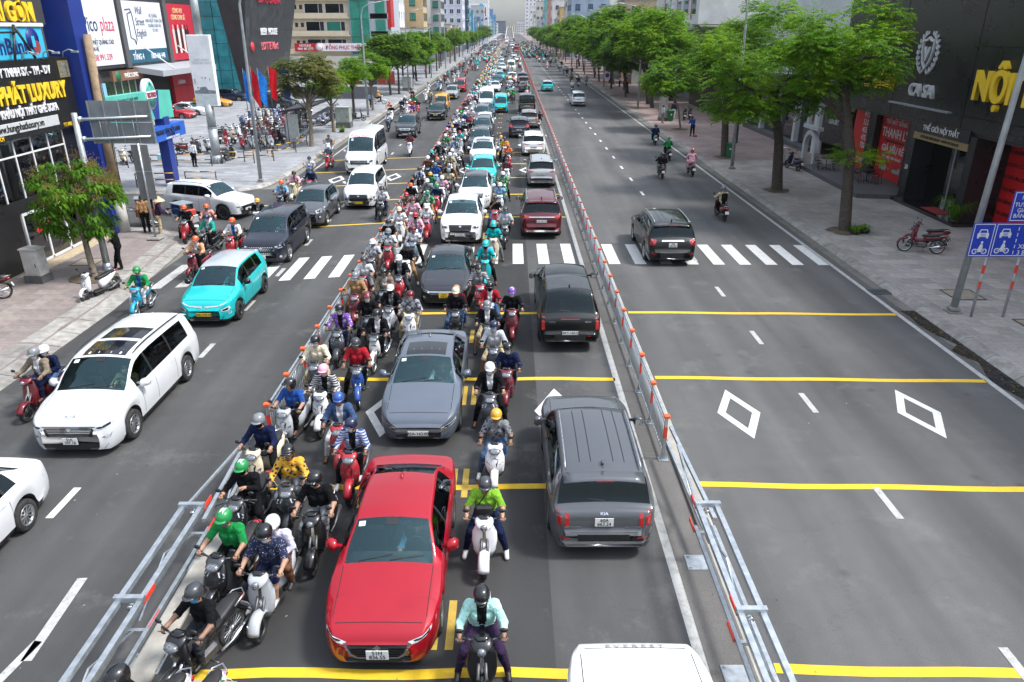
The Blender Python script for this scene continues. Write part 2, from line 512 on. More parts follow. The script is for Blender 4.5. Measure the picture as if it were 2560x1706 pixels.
# kerbs: real blocks
def kerb(line,name='kerb',w_=.32,h_=.13,step=1.0,m=None):
 """row of kerb stones along a line; the side away from the road is on the left of the line"""
 par = None
 tot = [0]
 for a,b_ in zip(line[:-1],line[1:]): tot.append(tot[-1] + (Vector(b_) - Vector(a)).length)
 return tot
def slab(poly,z0,z1,name,m,kind='structure'):
 mb = MB(); mb.prism(poly,'z',z0,z1)
 return ob(name,mb.mesh(name,[m]),None,kind=kind)
PAV_R = paving('paving_right',(.36,.335,.315),(.32,.29,.275),(.19,.175,.16),(.40,.40),.25)
PAV_RR = paving('paving_right_red',(.34,.255,.235),(.30,.22,.205),(.18,.14,.13),(.40,.40),.25)
PAV_L = paving('paving_left',(.28,.24,.225),(.25,.21,.20),(.15,.13,.12),(.42,.42),.25)
PLAZA = paving('paving_plaza',(.23,.235,.25),(.33,.335,.35),(.16,.16,.17),(.9,.45),.2,0,.2,.4)
pav_r = slab([(14.15,-12),(60,-12),(60,54),(14.15,54)],-.05,.13,'pavement',PAV_R)
pav_r2 = slab([(14.15,54),(60,54),(60,1500),(14.15,1500)],-.05,.126,'pavement',PAV_RR)
gut = slab([(13.4,-12),(13.9,-12),(13.9,1500),(13.4,1500)],-.05,.006,'gutter',mat('gutter_concrete',(.17,.16,.145),.9,var=.4,scale=1.2,dirt=.7))
pav_l = slab([(-60,-12),(-14.15,-12),(-14.2,24),(-15.0,33.2),(-16.2,34.6),(-60,35.4)],-.05,.13,'pavement',PAV_L)
plaza = slab([(-120,43.3),(-16.6,43.3),(-15.0,45.2),(-14.75,50),(-14.65,1500),(-120,1500)],-.05,.13,'plaza',PLAZA)
TILE_M = {}
def tiles(parent,x0,x1,y0,y1,sx,sy,z,m,skip=None,shear=None):
 """separate paving slabs with open joints,laid a little unevenly"""
 base = []
 for v in range(6):
  q = MB(); a,b_ = sx / 2 - .008,sy / 2 - .008; t = [rnd.uniform(-.003,.003) for _ in range(4)]
  q.add([(-a,-b_,t[0]),(a,-b_,t[1]),(a,b_,t[2]),(-a,b_,t[3]),(-a - .004,-b_ - .004,-.02),(a + .004,-b_ - .004,-.02),(a + .004,b_ + .004,-.02),(-a - .004,b_ + .004,-.02)],[(0,1,2,3),(0,4,5,1),(1,5,6,2),(2,6,7,3),(3,7,4,0)])
  base.append(q.mesh('paving_slab',[m]))
 nx,ny = int(round((x1 - x0) / sx)),int(round((y1 - y0) / sy))
 for i in range(nx):
  for j in range(ny):
   x,y = x0 + (i + .5) * sx,y0 + (j + .5) * sy
   if skip and skip(x,y): continue
   v = rnd.uniform(.78,1.12)
   ob('paving_slab',base[rnd.randrange(6)],parent,loc=(x,y,z),color=(v,v * rnd.uniform(.97,1.02),v * rnd.uniform(.95,1.02)))
def slabmat(name,c,dirt=.5):
 m = mat(name,c,.85,var=.35,scale=2.2,bmp=.4,dirt=dirt)
 n = m.node_tree; b = n.nodes['Principled BSDF']
 src = b.inputs['Base Color'].links[0].from_socket
 n.links.new(mixc(n,src,objcol(n),1.0,'MULTIPLY'),b.inputs['Base Color'])
 return m
tiles(pav_r,14.6,19.0,20.6,33.0,.62,.62,.133,slabmat('slab_grey',(.40,.375,.355)),skip=lambda x,y: (abs(x - 15.6) < .8 and abs(y - 33.9) < 1) or (15.6 < x < 16.7 and 24.2 < y < 25.7))
tiles(pav_l,-18.6,-15.0,17.0,25.6,.5,.5,.133,slabmat('slab_rose',(.31,.265,.25)))
# kerb stones: right side,left side,corner
KS = mat('kerb_stone',None,.9,var=.35,scale=4.0,bmp=.6,dirt=.5)
def kerbrow(pts,n_,parent,inward,w_=.42,h_=.14):
 P = [Vector(p) for p in pts]
 seg = [(a,b_,(b_ - a).length) for a,b_ in zip(P[:-1],P[1:])]
 tot = sum(s[2] for s in seg)
 for i in range(n_):
  t0,t1 = tot * i / n_ + .012,tot * (i + 1) / n_ - .012
  def at(t):
   for a,b_,l in seg:
    if t <= l: return a + (b_ - a) * (t / l)
    t -= l
   return seg[-1][1].copy()
  a,b_ = at(t0),at(t1); d = (b_ - a).normalized(); nn = Vector((-d.y,d.x)) * inward
  mb = MB(); hz = h_ + rnd.uniform(-.008,.008)
  lo_a,lo_b = a,b_
  k_ = .5 if w_ < 1 else .72
  prof = [(0,-.04),(.0,.012),(w_ * k_ * .8,hz - .015),(w_ * k_,hz),(w_,hz),(w_,-.04)]
  mb.loft([[(p.x + nn.x * o,p.y + nn.y * o,z) for o,z in prof] for p in (a,b_)],smooth=False)
  v = rnd.uniform(.75,1.1)
  ob('kerb_stone',mb.mesh('kerb_stone',[KS]),parent,color=(.34 * v,.325 * v,.30 * v))
kerbrow([(13.78,6),(13.78,120)],84,pav_r,-1,.42,.14)
kerbrow([(-13.55,8),(-13.6,24),(-14.45,33.0),(-15.9,34.9),(-24,35.7)],34,pav_l,1,1.25,.15)
kerbrow([(-30,43.0),(-16.5,43.0),(-14.75,45.0),(-14.45,50),(-14.35,120)],70,plaza,1 * 1,.40,.14)
far_k = MB(); far_k.box(13.8,14.2,120,1500,-.04,.14); ob('kerb_stone',far_k.mesh('kerb_stone',[CONC]),pav_r)
far_k = MB(); far_k.box(-14.7,-14.3,120,1500,-.04,.14); ob('kerb_stone',far_k.mesh('kerb_stone',[CONC]),plaza)
mk = MB(); mk.box(3.60,3.90,-12,1500,-.03,.10,b=.03); ob('median_kerb',mk.mesh('median_kerb',[mat('median_kerb_concrete',(.42,.40,.36),.9,var=.3,scale=2.5,bmp=.4,dirt=.4)]),med)
mk = MB(); mk.box(-5.72,-5.32,-12,1500,-.03,.06,b=.02); ob('median_kerb',mk.mesh('median_kerb',[mat('median_kerb_concrete')]),road_l)
# manhole covers,drain
def cover(x,y,wx,wy,parent,z=.137,rz=0):
 mb = MB(); mb.box(-wx / 2,wx / 2,-wy / 2,wy / 2,-.02,.0,0)
 fr_ = MB()
 for a,b_,c_,d_ in ((-wx / 2 - .05,wx / 2 + .05,-wy / 2 - .05,-wy / 2),(-wx / 2 - .05,wx / 2 + .05,wy / 2,wy / 2 + .05),(-wx / 2 - .05,-wx / 2,-wy / 2,wy / 2),(wx / 2,wx / 2 + .05,-wy / 2,wy / 2)): fr_.box(a,b_,c_,d_,-.02,.008)
 o = ob('manhole_cover',mb.mesh('manhole_cover',[mat('cover_concrete',(.32,.28,.22),.9,var=.3)]),parent,loc=(x,y,z),rz=rz)
 ob('cover_frame',fr_.mesh('cover_frame',[mat('rusty_iron',(.10,.075,.06),.8,var=.4)]),o)
cover(16.1,24.9,1.0,1.0,pav_r,.145); cover(16.9,22.0,1.0,.9,pav_r,.145); cover(-17.2,29.0,.9,.9,pav_l)
dg = MB(); dg.box(-.45,.45,-.3,.3,0,.02)
go = ob('drain_grate',dg.mesh('drain_grate',[mat('grate_iron',(.09,.11,.105),.7,.3,var=.3)]),gut,loc=(13.55,25.6,.01))
for i in range(7):
 for j in range(3):
  s_ = MB(); s_.box(-.045,.045,-.035,.035,0,.004); ob('grate_slot',s_.mesh('grate_slot',[DARK]),go,loc=(-.36 + i * .12,-.18 + j * .15,.021))
# wet,leaf-strewn gutter on the right
wet = MB()
pp = [(13.45 + .16 * math.sin(i * 1.3) + (.25 if 6 < i < 14 else 0) * rnd.random(),16.5 + i * .42) for i in range(18)]
wet.add([(x - .10 - .16 * abs(math.sin(i * .9)),y,.011) for i,(x,y) in enumerate(pp)] + [(13.79,y,.011) for x,y in pp],[(i,18 + i,19 + i,i + 1) for i in range(17)])
ob('wet_patch',wet.mesh('wet_patch',[mat('wet_mud',(.028,.027,.022),.25,var=.4,scale=5)]),gut)
lv = MB()
for i in range(420):
 t = rnd.random()
 if t < .6: x,y = 13.45 + rnd.gauss(0,.16),rnd.choice([18,21,24,30,34,39,46,50]) + rnd.gauss(0,.8)
 else: x,y = 14.4 + rnd.random() * 3,18 + rnd.random() * 40
 a = rnd.random() * 6.28; s_ = rnd.uniform(.015,.04); z = .015 if x < 13.8 else .15
 lv.add([(x + s_ * math.cos(a),y + s_ * math.sin(a),z),(x - .4 * s_ * math.sin(a),y + .4 * s_ * math.cos(a),z + .008),(x - s_ * math.cos(a),y - s_ * math.sin(a),z),(x + .4 * s_ * math.sin(a),y - .4 * s_ * math.cos(a),z + .006)],[(0,1,2,3)],rnd.randrange(3))
ob('fallen_leaves',lv.mesh('fallen_leaves',[mat('dry_leaf',(.30,.20,.09),.8),mat('yellow_leaf',(.50,.36,.08),.8),mat('brown_leaf',(.14,.09,.05),.8)],False),None,kind='stuff',label='dry fallen leaves scattered along the right gutter and pavement',cat='leaves')
lit = MB()
for i in range(260):
 x,y = rnd.uniform(-13,12.8),rnd.uniform(7,45); a = rnd.random() * 6.28; s_ = rnd.uniform(.008,.028)
 lit.add([(x + s_ * math.cos(a),y + s_ * math.sin(a),.007),(x - .5 * s_ * math.sin(a),y + .5 * s_ * math.cos(a),.010),(x - s_ * math.cos(a),y - s_ * math.sin(a),.007),(x + .5 * s_ * math.sin(a),y - .5 * s_ * math.cos(a),.012)],[(0,1,2,3)],rnd.randrange(3))
ob('road_litter',lit.mesh('road_litter',[mat('grit_light',(.45,.43,.38),.9),mat('grit_dark',(.03,.03,.03),.9),mat('dry_leaf')],False),None,kind='stuff',label='scattered grit and litter specks on the asphalt',cat='litter')
# ------------------------------------------------------------------ cars
TYPES = {
 'sedan': dict(zt=[(0,.36),(.012,.44),(.035,.50),(.08,.555),(.14,.60),(.26,.675),(.285,.69),(.36,.84),(.43,.955),(.50,.995),(.60,1.0),(.70,.975),(.785,.90),(.87,.775),(.905,.76),(.955,.74),(.985,.66),(1,.42)],
 zb=[(0,.36),(.035,.47),(.08,.515),(.14,.55),(.28,.635),(.5,.66),(.84,.70),(.955,.69),(1,.40)],wr=[(0,.70),(.06,.80),(.2,.83),(.285,.83),(.45,.68),(.62,.66),(.74,.64),(.83,.70),(.88,.76),(.95,.78),(1,.66)],
 ws=(.285,.43),rg=(.715,.868),win=[(.345,.50),(.515,.69),(.705,.775)],roof=(.43,.715),fo=.195,wb=.58),
 'hatch': dict(zt=[(0,.36),(.012,.45),(.035,.51),(.08,.56),(.13,.60),(.22,.66),(.245,.675),(.33,.84),(.41,.955),(.48,.99),(.62,1.0),(.80,.98),(.885,.945),(.90,.93),(.955,.68),(.975,.62),(.99,.55),(1,.34)],
 zb=[(0,.36),(.035,.47),(.08,.52),(.13,.55),(.25,.61),(.6,.64),(.9,.68),(.975,.60),(1,.34)],wr=[(0,.70),(.06,.80),(.2,.82),(.245,.82),(.42,.70),(.80,.70),(.9,.71),(.945,.79),(.96,.81),(1,.74)],
 ws=(.245,.41),rg=(.90,.957),win=[(.31,.485),(.50,.68),(.70,.82)],roof=(.41,.90),fo=.19,wb=.62),
 'suv': dict(zt=[(0,.40),(.008,.50),(.025,.56),(.055,.595),(.11,.625),(.24,.67),(.262,.685),(.335,.84),(.405,.95),(.47,.985),(.60,1.0),(.80,.985),(.895,.955),(.91,.94),(.955,.67),(.972,.62),(.99,.56),(1,.33)],
 zb=[(0,.40),(.025,.52),(.055,.555),(.11,.58),(.26,.62),(.6,.635),(.9,.66),(.972,.60),(1,.33)],wr=[(0,.74),(.06,.82),(.2,.84),(.262,.84),(.42,.745),(.80,.745),(.9,.755),(.945,.84),(.96,.86),(1,.78)],
 ws=(.262,.405),rg=(.91,.957),win=[(.32,.48),(.495,.66),(.675,.84)],roof=(.405,.91),fo=.19,wb=.60),
 'mpv': dict(zt=[(0,.36),(.008,.46),(.025,.52),(.055,.56),(.11,.60),(.20,.655),(.218,.67),(.30,.85),(.365,.95),(.43,.985),(.55,1.0),(.80,.985),(.915,.955),(.93,.94),(.968,.66),(.98,.60),(.992,.54),(1,.32)],
 zb=[(0,.36),(.025,.48),(.055,.52),(.11,.55),(.22,.60),(.6,.615),(.9,.635),(.98,.58),(1,.32)],wr=[(0,.74),(.06,.81),(.16,.83),(.218,.83),(.38,.735),(.80,.745),(.92,.745),(.96,.82),(.97,.84),(1,.76)],
 ws=(.218,.365),rg=(.93,.969),win=[(.275,.43),(.445,.65),(.665,.86)],roof=(.365,.93),fo=.185,wb=.60),
 'van': dict(zt=[(0,.32),(.006,.40),(.02,.455),(.06,.50),(.12,.535),(.148,.55),(.20,.74),(.245,.86),(.285,.93),(.34,.975),(.45,1.0),(.94,.995),(.975,.975),(.985,.90),(.994,.62),(1,.30)],
 zb=[(0,.32),(.02,.42),(.06,.45),(.12,.475),(.16,.49),(.5,.50),(.97,.50),(.99,.48),(1,.30)],wr=[(0,.74),(.06,.80),(.148,.82),(.28,.80),(.40,.80),(.95,.80),(.98,.80),(1,.78)],
 ws=(.148,.25),rg=(.978,.993),win=[(.19,.32),(.335,.48),(.50,.66),(.68,.85),(.865,.955)],roof=(.30,.975),fo=.165,wb=.60),
 'box': dict(zt=[(0,.34),(.006,.44),(.02,.50),(.04,.525),(.06,.54),(.13,.80),(.18,.93),(.24,.985),(.35,1.0),(.95,.995),(.98,.975),(.988,.90),(.995,.62),(1,.30)],
 zb=[(0,.34),(.02,.45),(.04,.49),(.08,.505),(.5,.51),(.97,.51),(.99,.49),(1,.30)],wr=[(0,.80),(.06,.85),(.13,.83),(.24,.82),(.95,.82),(.98,.80),(1,.78)],
 ws=(.06,.165),rg=(.98,.994),win=[(.12,.30),(.34,.60)],roof=(.22,.98),fo=.15,wb=.62),
 'pickup': dict(zt=[(0,.40),(.008,.50),(.022,.56),(.05,.60),(.10,.63),(.225,.665),(.245,.68),(.305,.84),(.36,.95),(.41,.985),(.50,1.0),(.575,.985),(.595,.96),(.64,.66),(.66,.60),(.97,.60),(.988,.58),(1,.32)],
 zb=[(0,.40),(.022,.52),(.05,.555),(.10,.58),(.24,.62),(.6,.62),(.64,.58),(.97,.58),(1,.32)],wr=[(0,.76),(.06,.83),(.2,.84),(.245,.84),(.37,.70),(.58,.69),(.65,.84),(.97,.86),(1,.78)],
 ws=(.245,.36),rg=(.597,.642),win=[(.285,.425),(.44,.575)],roof=(.36,.595),fo=.175,wb=.60),
 'canopy': dict(zt=[(0,.40),(.008,.50),(.022,.56),(.05,.60),(.10,.63),(.225,.665),(.245,.68),(.305,.84),(.36,.95),(.41,.985),(.50,1.0),(.575,.99),(.61,.975),(.66,.985),(.86,.985),(.885,.96),(.955,.66),(.972,.615),(.985,.58),(1,.32)],
 zb=[(0,.40),(.022,.52),(.05,.555),(.10,.58),(.24,.62),(.6,.62),(.95,.62),(.975,.58),(1,.32)],wr=[(0,.76),(.06,.83),(.2,.84),(.245,.84),(.37,.70),(.58,.69),(.62,.71),(.88,.71),(.96,.80),(1,.78)],
 ws=(.245,.36),rg=(.885,.957),win=[(.285,.425),(.44,.575),(.64,.83)],roof=(.36,.885),fo=.175,wb=.60),
}
FR = {  # fronts: polygons (x as share of half width,z metres),mirrored when all x > 0
 'slim': dict(head=[(.50,.60),(.74,.66),(.93,.725),(.93,.68),(.72,.60),(.56,.565)],grille=[(-.50,.56),(.50,.56),(.44,.42),(.34,.36),(-.34,.36),(-.44,.42)],chrome=[[(-.56,.585),(-.50,.575),(-.42,.40),(-.33,.345),(.33,.345),(.42,.40),(.50,.575),(.56,.585),(.45,.37),(.34,.318),(-.34,.318),(-.45,.37)]],intake=[(-.78,.30),(.78,.30),(.66,.24),(-.66,.24)],plate=.40),
 'seal': dict(head=[(.55,.52),(.80,.60),(.95,.68),(.95,.63),(.82,.54),(.60,.47)],strip=[(-.80,.56),(-.5,.49),(.5,.49),(.80,.56),(.62,.44),(.5,.41),(-.5,.41),(-.62,.44)],intake=[(-.75,.36),(.75,.36),(.62,.25),(-.62,.25)],plate=.38),
 'vios': dict(head=[(.52,.62),(.80,.69),(.95,.76),(.95,.70),(.80,.62),(.60,.57)],strip=[(-.60,.63),(.60,.63),(.52,.595),(-.52,.595)],grille=[(-.42,.53),(.42,.53),(.60,.34),(.50,.27),(-.50,.27),(-.60,.34)],fogs=[(.72,.45),(.86,.52),(.84,.38),(.72,.34)],plate=.50),
 'suvbig': dict(head=[(.56,.83),(.92,.90),(.94,.78),(.72,.74),(.58,.75)],grille=[(-.54,.88),(.54,.88),(.46,.66),(-.46,.66)],chrome=[[(-.54,.915),(.54,.915),(.54,.882),(-.54,.882)]],intake=[(-.62,.50),(.62,.50),(.54,.36),(-.54,.36)],fogs=[(.70,.56),(.86,.60),(.84,.50),(.70,.47)],plate=.58),
 'mux': dict(head=[(.56,.82),(.92,.92),(.94,.78),(.70,.74)],chromeg=[(-.54,.90),(.54,.90),(.44,.68),(-.44,.68)],grille=[(-.40,.825),(.40,.825),(.38,.775),(-.38,.775)],intake=[(-.66,.60),(.66,.60),(.58,.48),(-.58,.48)],fogs=[(.66,.56),(.90,.60),(.88,.46),(.68,.43)],plate=.40),
 'ranger': dict(head=[(.55,.98),(.92,1.02),(.93,.86),(.70,.83),(.57,.86)],grille=[(-.54,1.0),(.54,1.0),(.50,.76),(.42,.70),(-.42,.70),(-.50,.76)],intake=[(-.50,.58),(.50,.58),(.46,.40),(-.46,.40)],fogs=[(.70,.60),(.82,.62),(.81,.54),(.70,.52)],plate=.62,bar=1),
 'xpander': dict(head=[(.58,.62),(.92,.76),(.94,.58),(.80,.44),(.66,.42)],drl=[(.50,.86),(.92,.99),(.92,.955),(.55,.825)],grille=[(-.50,.80),(.50,.80),(.56,.52),(.40,.44),(-.40,.44),(-.56,.52)],chrome=[[(.50,.80),(.555,.79),(.70,.42),(.62,.42)],[(-.62,.42),(-.70,.42),(-.555,.79),(-.50,.80)]],intake=[(-.80,.34),(.80,.34),(.66,.24),(-.66,.24)],plate=.385),
 'innova': dict(head=[(.58,.84),(.92,.92),(.94,.80),(.76,.77)],grille=[(-.58,.84),(.58,.84),(.52,.60),(.38,.54),(-.38,.54),(-.52,.60)],hexg=1,chrome=[[(-.62,.86),(-.58,.845),(-.42,.53),(.42,.53),(.58,.845),(.62,.86),(.46,.50),(-.46,.50)]],intake=[(-.66,.38),(.66,.38),(.60,.28),(-.60,.28)],fogs=[(.74,.46),(.90,.52),(.88,.40),(.74,.37)],plate=.44),
 'eco': dict(head=[(.52,.86),(.92,.96),(.94,.80),(.60,.74)],grille=[(-.50,.78),(.50,.78),(.56,.66),(.42,.50),(-.42,.50),(-.56,.66)],bars=1,chrome=[],intake=[(-.60,.36),(.60,.36),(.54,.26),(-.54,.26)],fogs=[(.66,.62),(.88,.72),(.86,.52),(.68,.46)],plate=.44),
 'carnival': dict(head=[(.52,.76),(.80,.84),(.94,.90),(.94,.80),(.80,.74),(.58,.70)],grille=[(-.58,.78),(.58,.78),(.50,.56),(-.50,.56)],bars=1,chrome=[[(-.62,.80),(.62,.80),(.60,.782),(-.60,.782)]],intake=[(-.80,.36),(.80,.36),(.70,.24),(-.70,.24)],fogs=[(.70,.54),(.88,.60),(.84,.50)],plate=.46),
 'vf': dict(head=[(.60,.62),(.86,.70),(.90,.62),(.84,.55),(.64,.54)],drl=[(.04,.72),(.50,.74),(.90,.86),(.90,.83),(.50,.71),(.06,.66)],intake=[(-.72,.42),(.72,.42),(.62,.28),(-.62,.28)],fogs=[(.76,.46),(.92,.54),(.90,.44)],plate=.46),
 'vf8': dict(head=[(.62,.60),(.88,.66),(.90,.56),(.66,.52)],drl=[(.05,.74),(.50,.80),(.92,.88),(.92,.85),(.5,.765),(.06,.69)],intake=[(-.66,.42),(.66,.42),(.74,.30),(-.74,.30)],plate=.60),
 'transit': dict(head=[(.60,.96),(.90,1.08),(.92,.92),(.78,.84),(.62,.86)],grille=[(-.56,.98),(.56,.98),(.52,.72),(-.52,.72)],hexg=1,intake=[(-.56,.50),(.56,.50),(.50,.34),(-.50,.34)],fogs=[(.70,.60),(.86,.66),(.84,.50),(.70,.46)],plate=.42),
 'boxv': dict(head=[(.60,.78),(.86,.80),(.86,.72),(.60,.70)],intake=[(-.90,.50),(.90,.50),(.88,.32),(-.88,.32)],strip=[(.10,.84),(.60,.855),(.60,.84),(.12,.825)],plate=.55),
 'plain': dict(head=[(.55,.66),(.90,.74),(.92,.64),(.66,.59)],grille=[(-.46,.62),(.46,.62),(.42,.46),(-.42,.46)],intake=[(-.66,.38),(.66,.38),(.58,.27),(-.58,.27)],plate=.48),
}
RE = {
 'kia': dict(tail=[[(.64,.98),(.72,1.0),(.72,.74),(.64,.72)],[(.77,1.01),(.86,1.02),(.86,.77),(.77,.75)]],spo=1,plate=.84,strip=[(-.62,.64),(.62,.64),(.62,.615),(-.62,.615)],low=[(-.86,.58),(.86,.58),(.80,.40),(-.80,.40)],chrome=[(-.80,.46),(-.66,.44),(.66,.44),(.80,.46),(.70,.38),(-.70,.38)],refl=[(.62,.53),(.80,.54),(.80,.505),(.62,.495)]),
 'hilux': dict(tail=[[(.80,1.02),(.95,1.02),(.95,.68),(.80,.68)]],plate=.60,low=[(-.92,.60),(.92,.60),(.90,.40),(-.90,.40)],refl=[(-.66,.56),(-.54,.56),(-.54,.53),(-.66,.53)],strip=[(-.30,.985),(.30,.985),(.30,.965),(-.30,.965)],stripm='red'),
 'everest': dict(tail=[[(.58,1.0),(.93,1.06),(.93,.90),(.58,.92)]],plate=.80,strip=[(-.60,.985),(.60,.985),(.60,.945),(-.60,.945)],low=[(-.80,.40),(.80,.40),(.74,.30),(-.74,.30)],chrome=[(-.86,.56),(-.80,.52),(-.6,.46),(.6,.46),(.80,.52),(.86,.56),(.80,.40),(.6,.38),(-.6,.38),(-.80,.40)],refl=[(.62,.54),(.84,.57),(.84,.52),(.62,.50)],spo=1),
 'rush': dict(tail=[[(.52,.98),(.92,1.10),(.92,.92),(.62,.93)]],plate=.86,low=[(-.92,.56),(-.5,.62),(.5,.62),(.92,.56),(.86,.36),(-.86,.36)],chrome=[(-.70,.46),(.70,.46),(.60,.42),(-.60,.42)],refl=[(.72,.58),(.88,.62),(.88,.54),(.72,.52)],spo=1),
 'slimrear': dict(tail=[[(.30,.96),(.60,.97),(.93,1.03),(.93,.93),(.60,.90),(.34,.92)]],plate=.70,low=[(-.86,.50),(.86,.50),(.80,.32),(-.80,.32)],chrome=[(-.62,.46),(.62,.46),(.56,.38),(-.56,.38)],refl=[(.70,.56),(.86,.58),(.86,.54),(.70,.52)],spo=1),
 'crv': dict(tail=[[(.66,1.20),(.80,1.22),(.93,1.02),(.93,.92),(.50,.96),(.52,1.0),(.76,1.03)]],plate=.74,strip=[(-.5,.97),(.5,.97),(.5,.945),(-.5,.945)],low=[(-.88,.52),(.88,.52),(.82,.34),(-.82,.34)],chrome=[(-.78,.44),(.78,.44),(.78,.415),(-.78,.415)],refl=[(.66,.56),(.86,.58),(.86,.54),(.66,.52)],spo=1),
 'explorer': dict(tail=[[(.66,1.04),(.95,1.08),(.95,.86),(.80,.84),(.68,.92)]],plate=.86,strip=[(-.42,1.035),(.42,1.035),(.46,.985),(-.46,.985)],low=[(-.86,.58),(.86,.58),(.80,.36),(-.80,.36)],chrome=[(-.80,.60),(.80,.60),(.80,.58),(-.80,.58)],refl=[(.66,.54),(.86,.56),(.86,.53),(.66,.51)],spo=1),
 'vanrear': dict(tail=[[(.84,1.10),(.96,1.12),(.96,.80),(.84,.80)]],plate=.72,strip=[(-.8,.93),(.8,.93),(.8,.90),(-.8,.90)],low=[(-.9,.52),(.9,.52),(.88,.34),(-.88,.34)]),
 'plain': dict(tail=[[(.58,.86),(.92,.92),(.92,.76),(.62,.77)]],plate=.70,low=[(-.80,.42),(.80,.42),(.74,.30),(-.74,.30)],spo=0),
 'elantra': dict(tail=[[(.55,.86),(.95,.92),(.95,.80),(.62,.80)]],plate=.78,low=[(-.80,.42),(.80,.42),(.74,.30),(-.74,.30)],spo=0),
}
ROOF_M = mat('roof_paint',None,rough=.38,coat=.85,var=.05,scale=2.0,spec=.2)
def wheel_meshes(r,wd,style,key):
 k = ('wheel',round(r,3),round(wd,3),style)
 if k in HEX: return HEX[k]
 m = MB(); h = wd / 2
 m.lathe([(r * .64,-h * .9),(r * .90,-h),(r * .975,-h * .82),(r,-h * .45),(r,h * .45),(r * .975,h * .82),(r * .90,h),(r * .64,h * .9)],28,'x')
 ty = m.mesh('tyre',[RUBBER])
 m = MB()
 m.lathe([(0,h * .60),(r * .14,h * .66),(r * .17,h * .52)],14,'x',mi=0)
 m.lathe([(0,h * .25),(r * .60,h * .25)],20,'x',mi=1)
 m.lathe([(r * .60,h * .2),(r * .645,h * .92),(r * .61,h * .95),(r * .57,h * .5)],28,'x',mi=0)
 ns = {'five': 5,'ten': 10,'dark': 5,'steel': 8}[style]
 for i in range(ns):
  a = 2 * math.pi * i / ns; sp = (.11 if ns > 6 else .19)
  def pt(rad,da,x): return (x,rad * math.cos(a + da),rad * math.sin(a + da))
  q = [pt(r * .12,sp * 2,h * .62),pt(r * .12,-sp * 2,h * .62),pt(r * .60,-sp,h * .80),pt(r * .60,sp,h * .80)]
  q2 = [(p[0] - h * .3,p[1],p[2]) for p in q]
  m.add(q + q2,[(0,1,2,3),(0,4,5,1),(1,5,6,2),(2,6,7,3),(3,7,4,0)],0)
 rim = m.mesh('rim',[BLACK if style == 'dark' else ALLOY,DARK])
 HEX[k] = (ty,rim)
 return HEX[k]
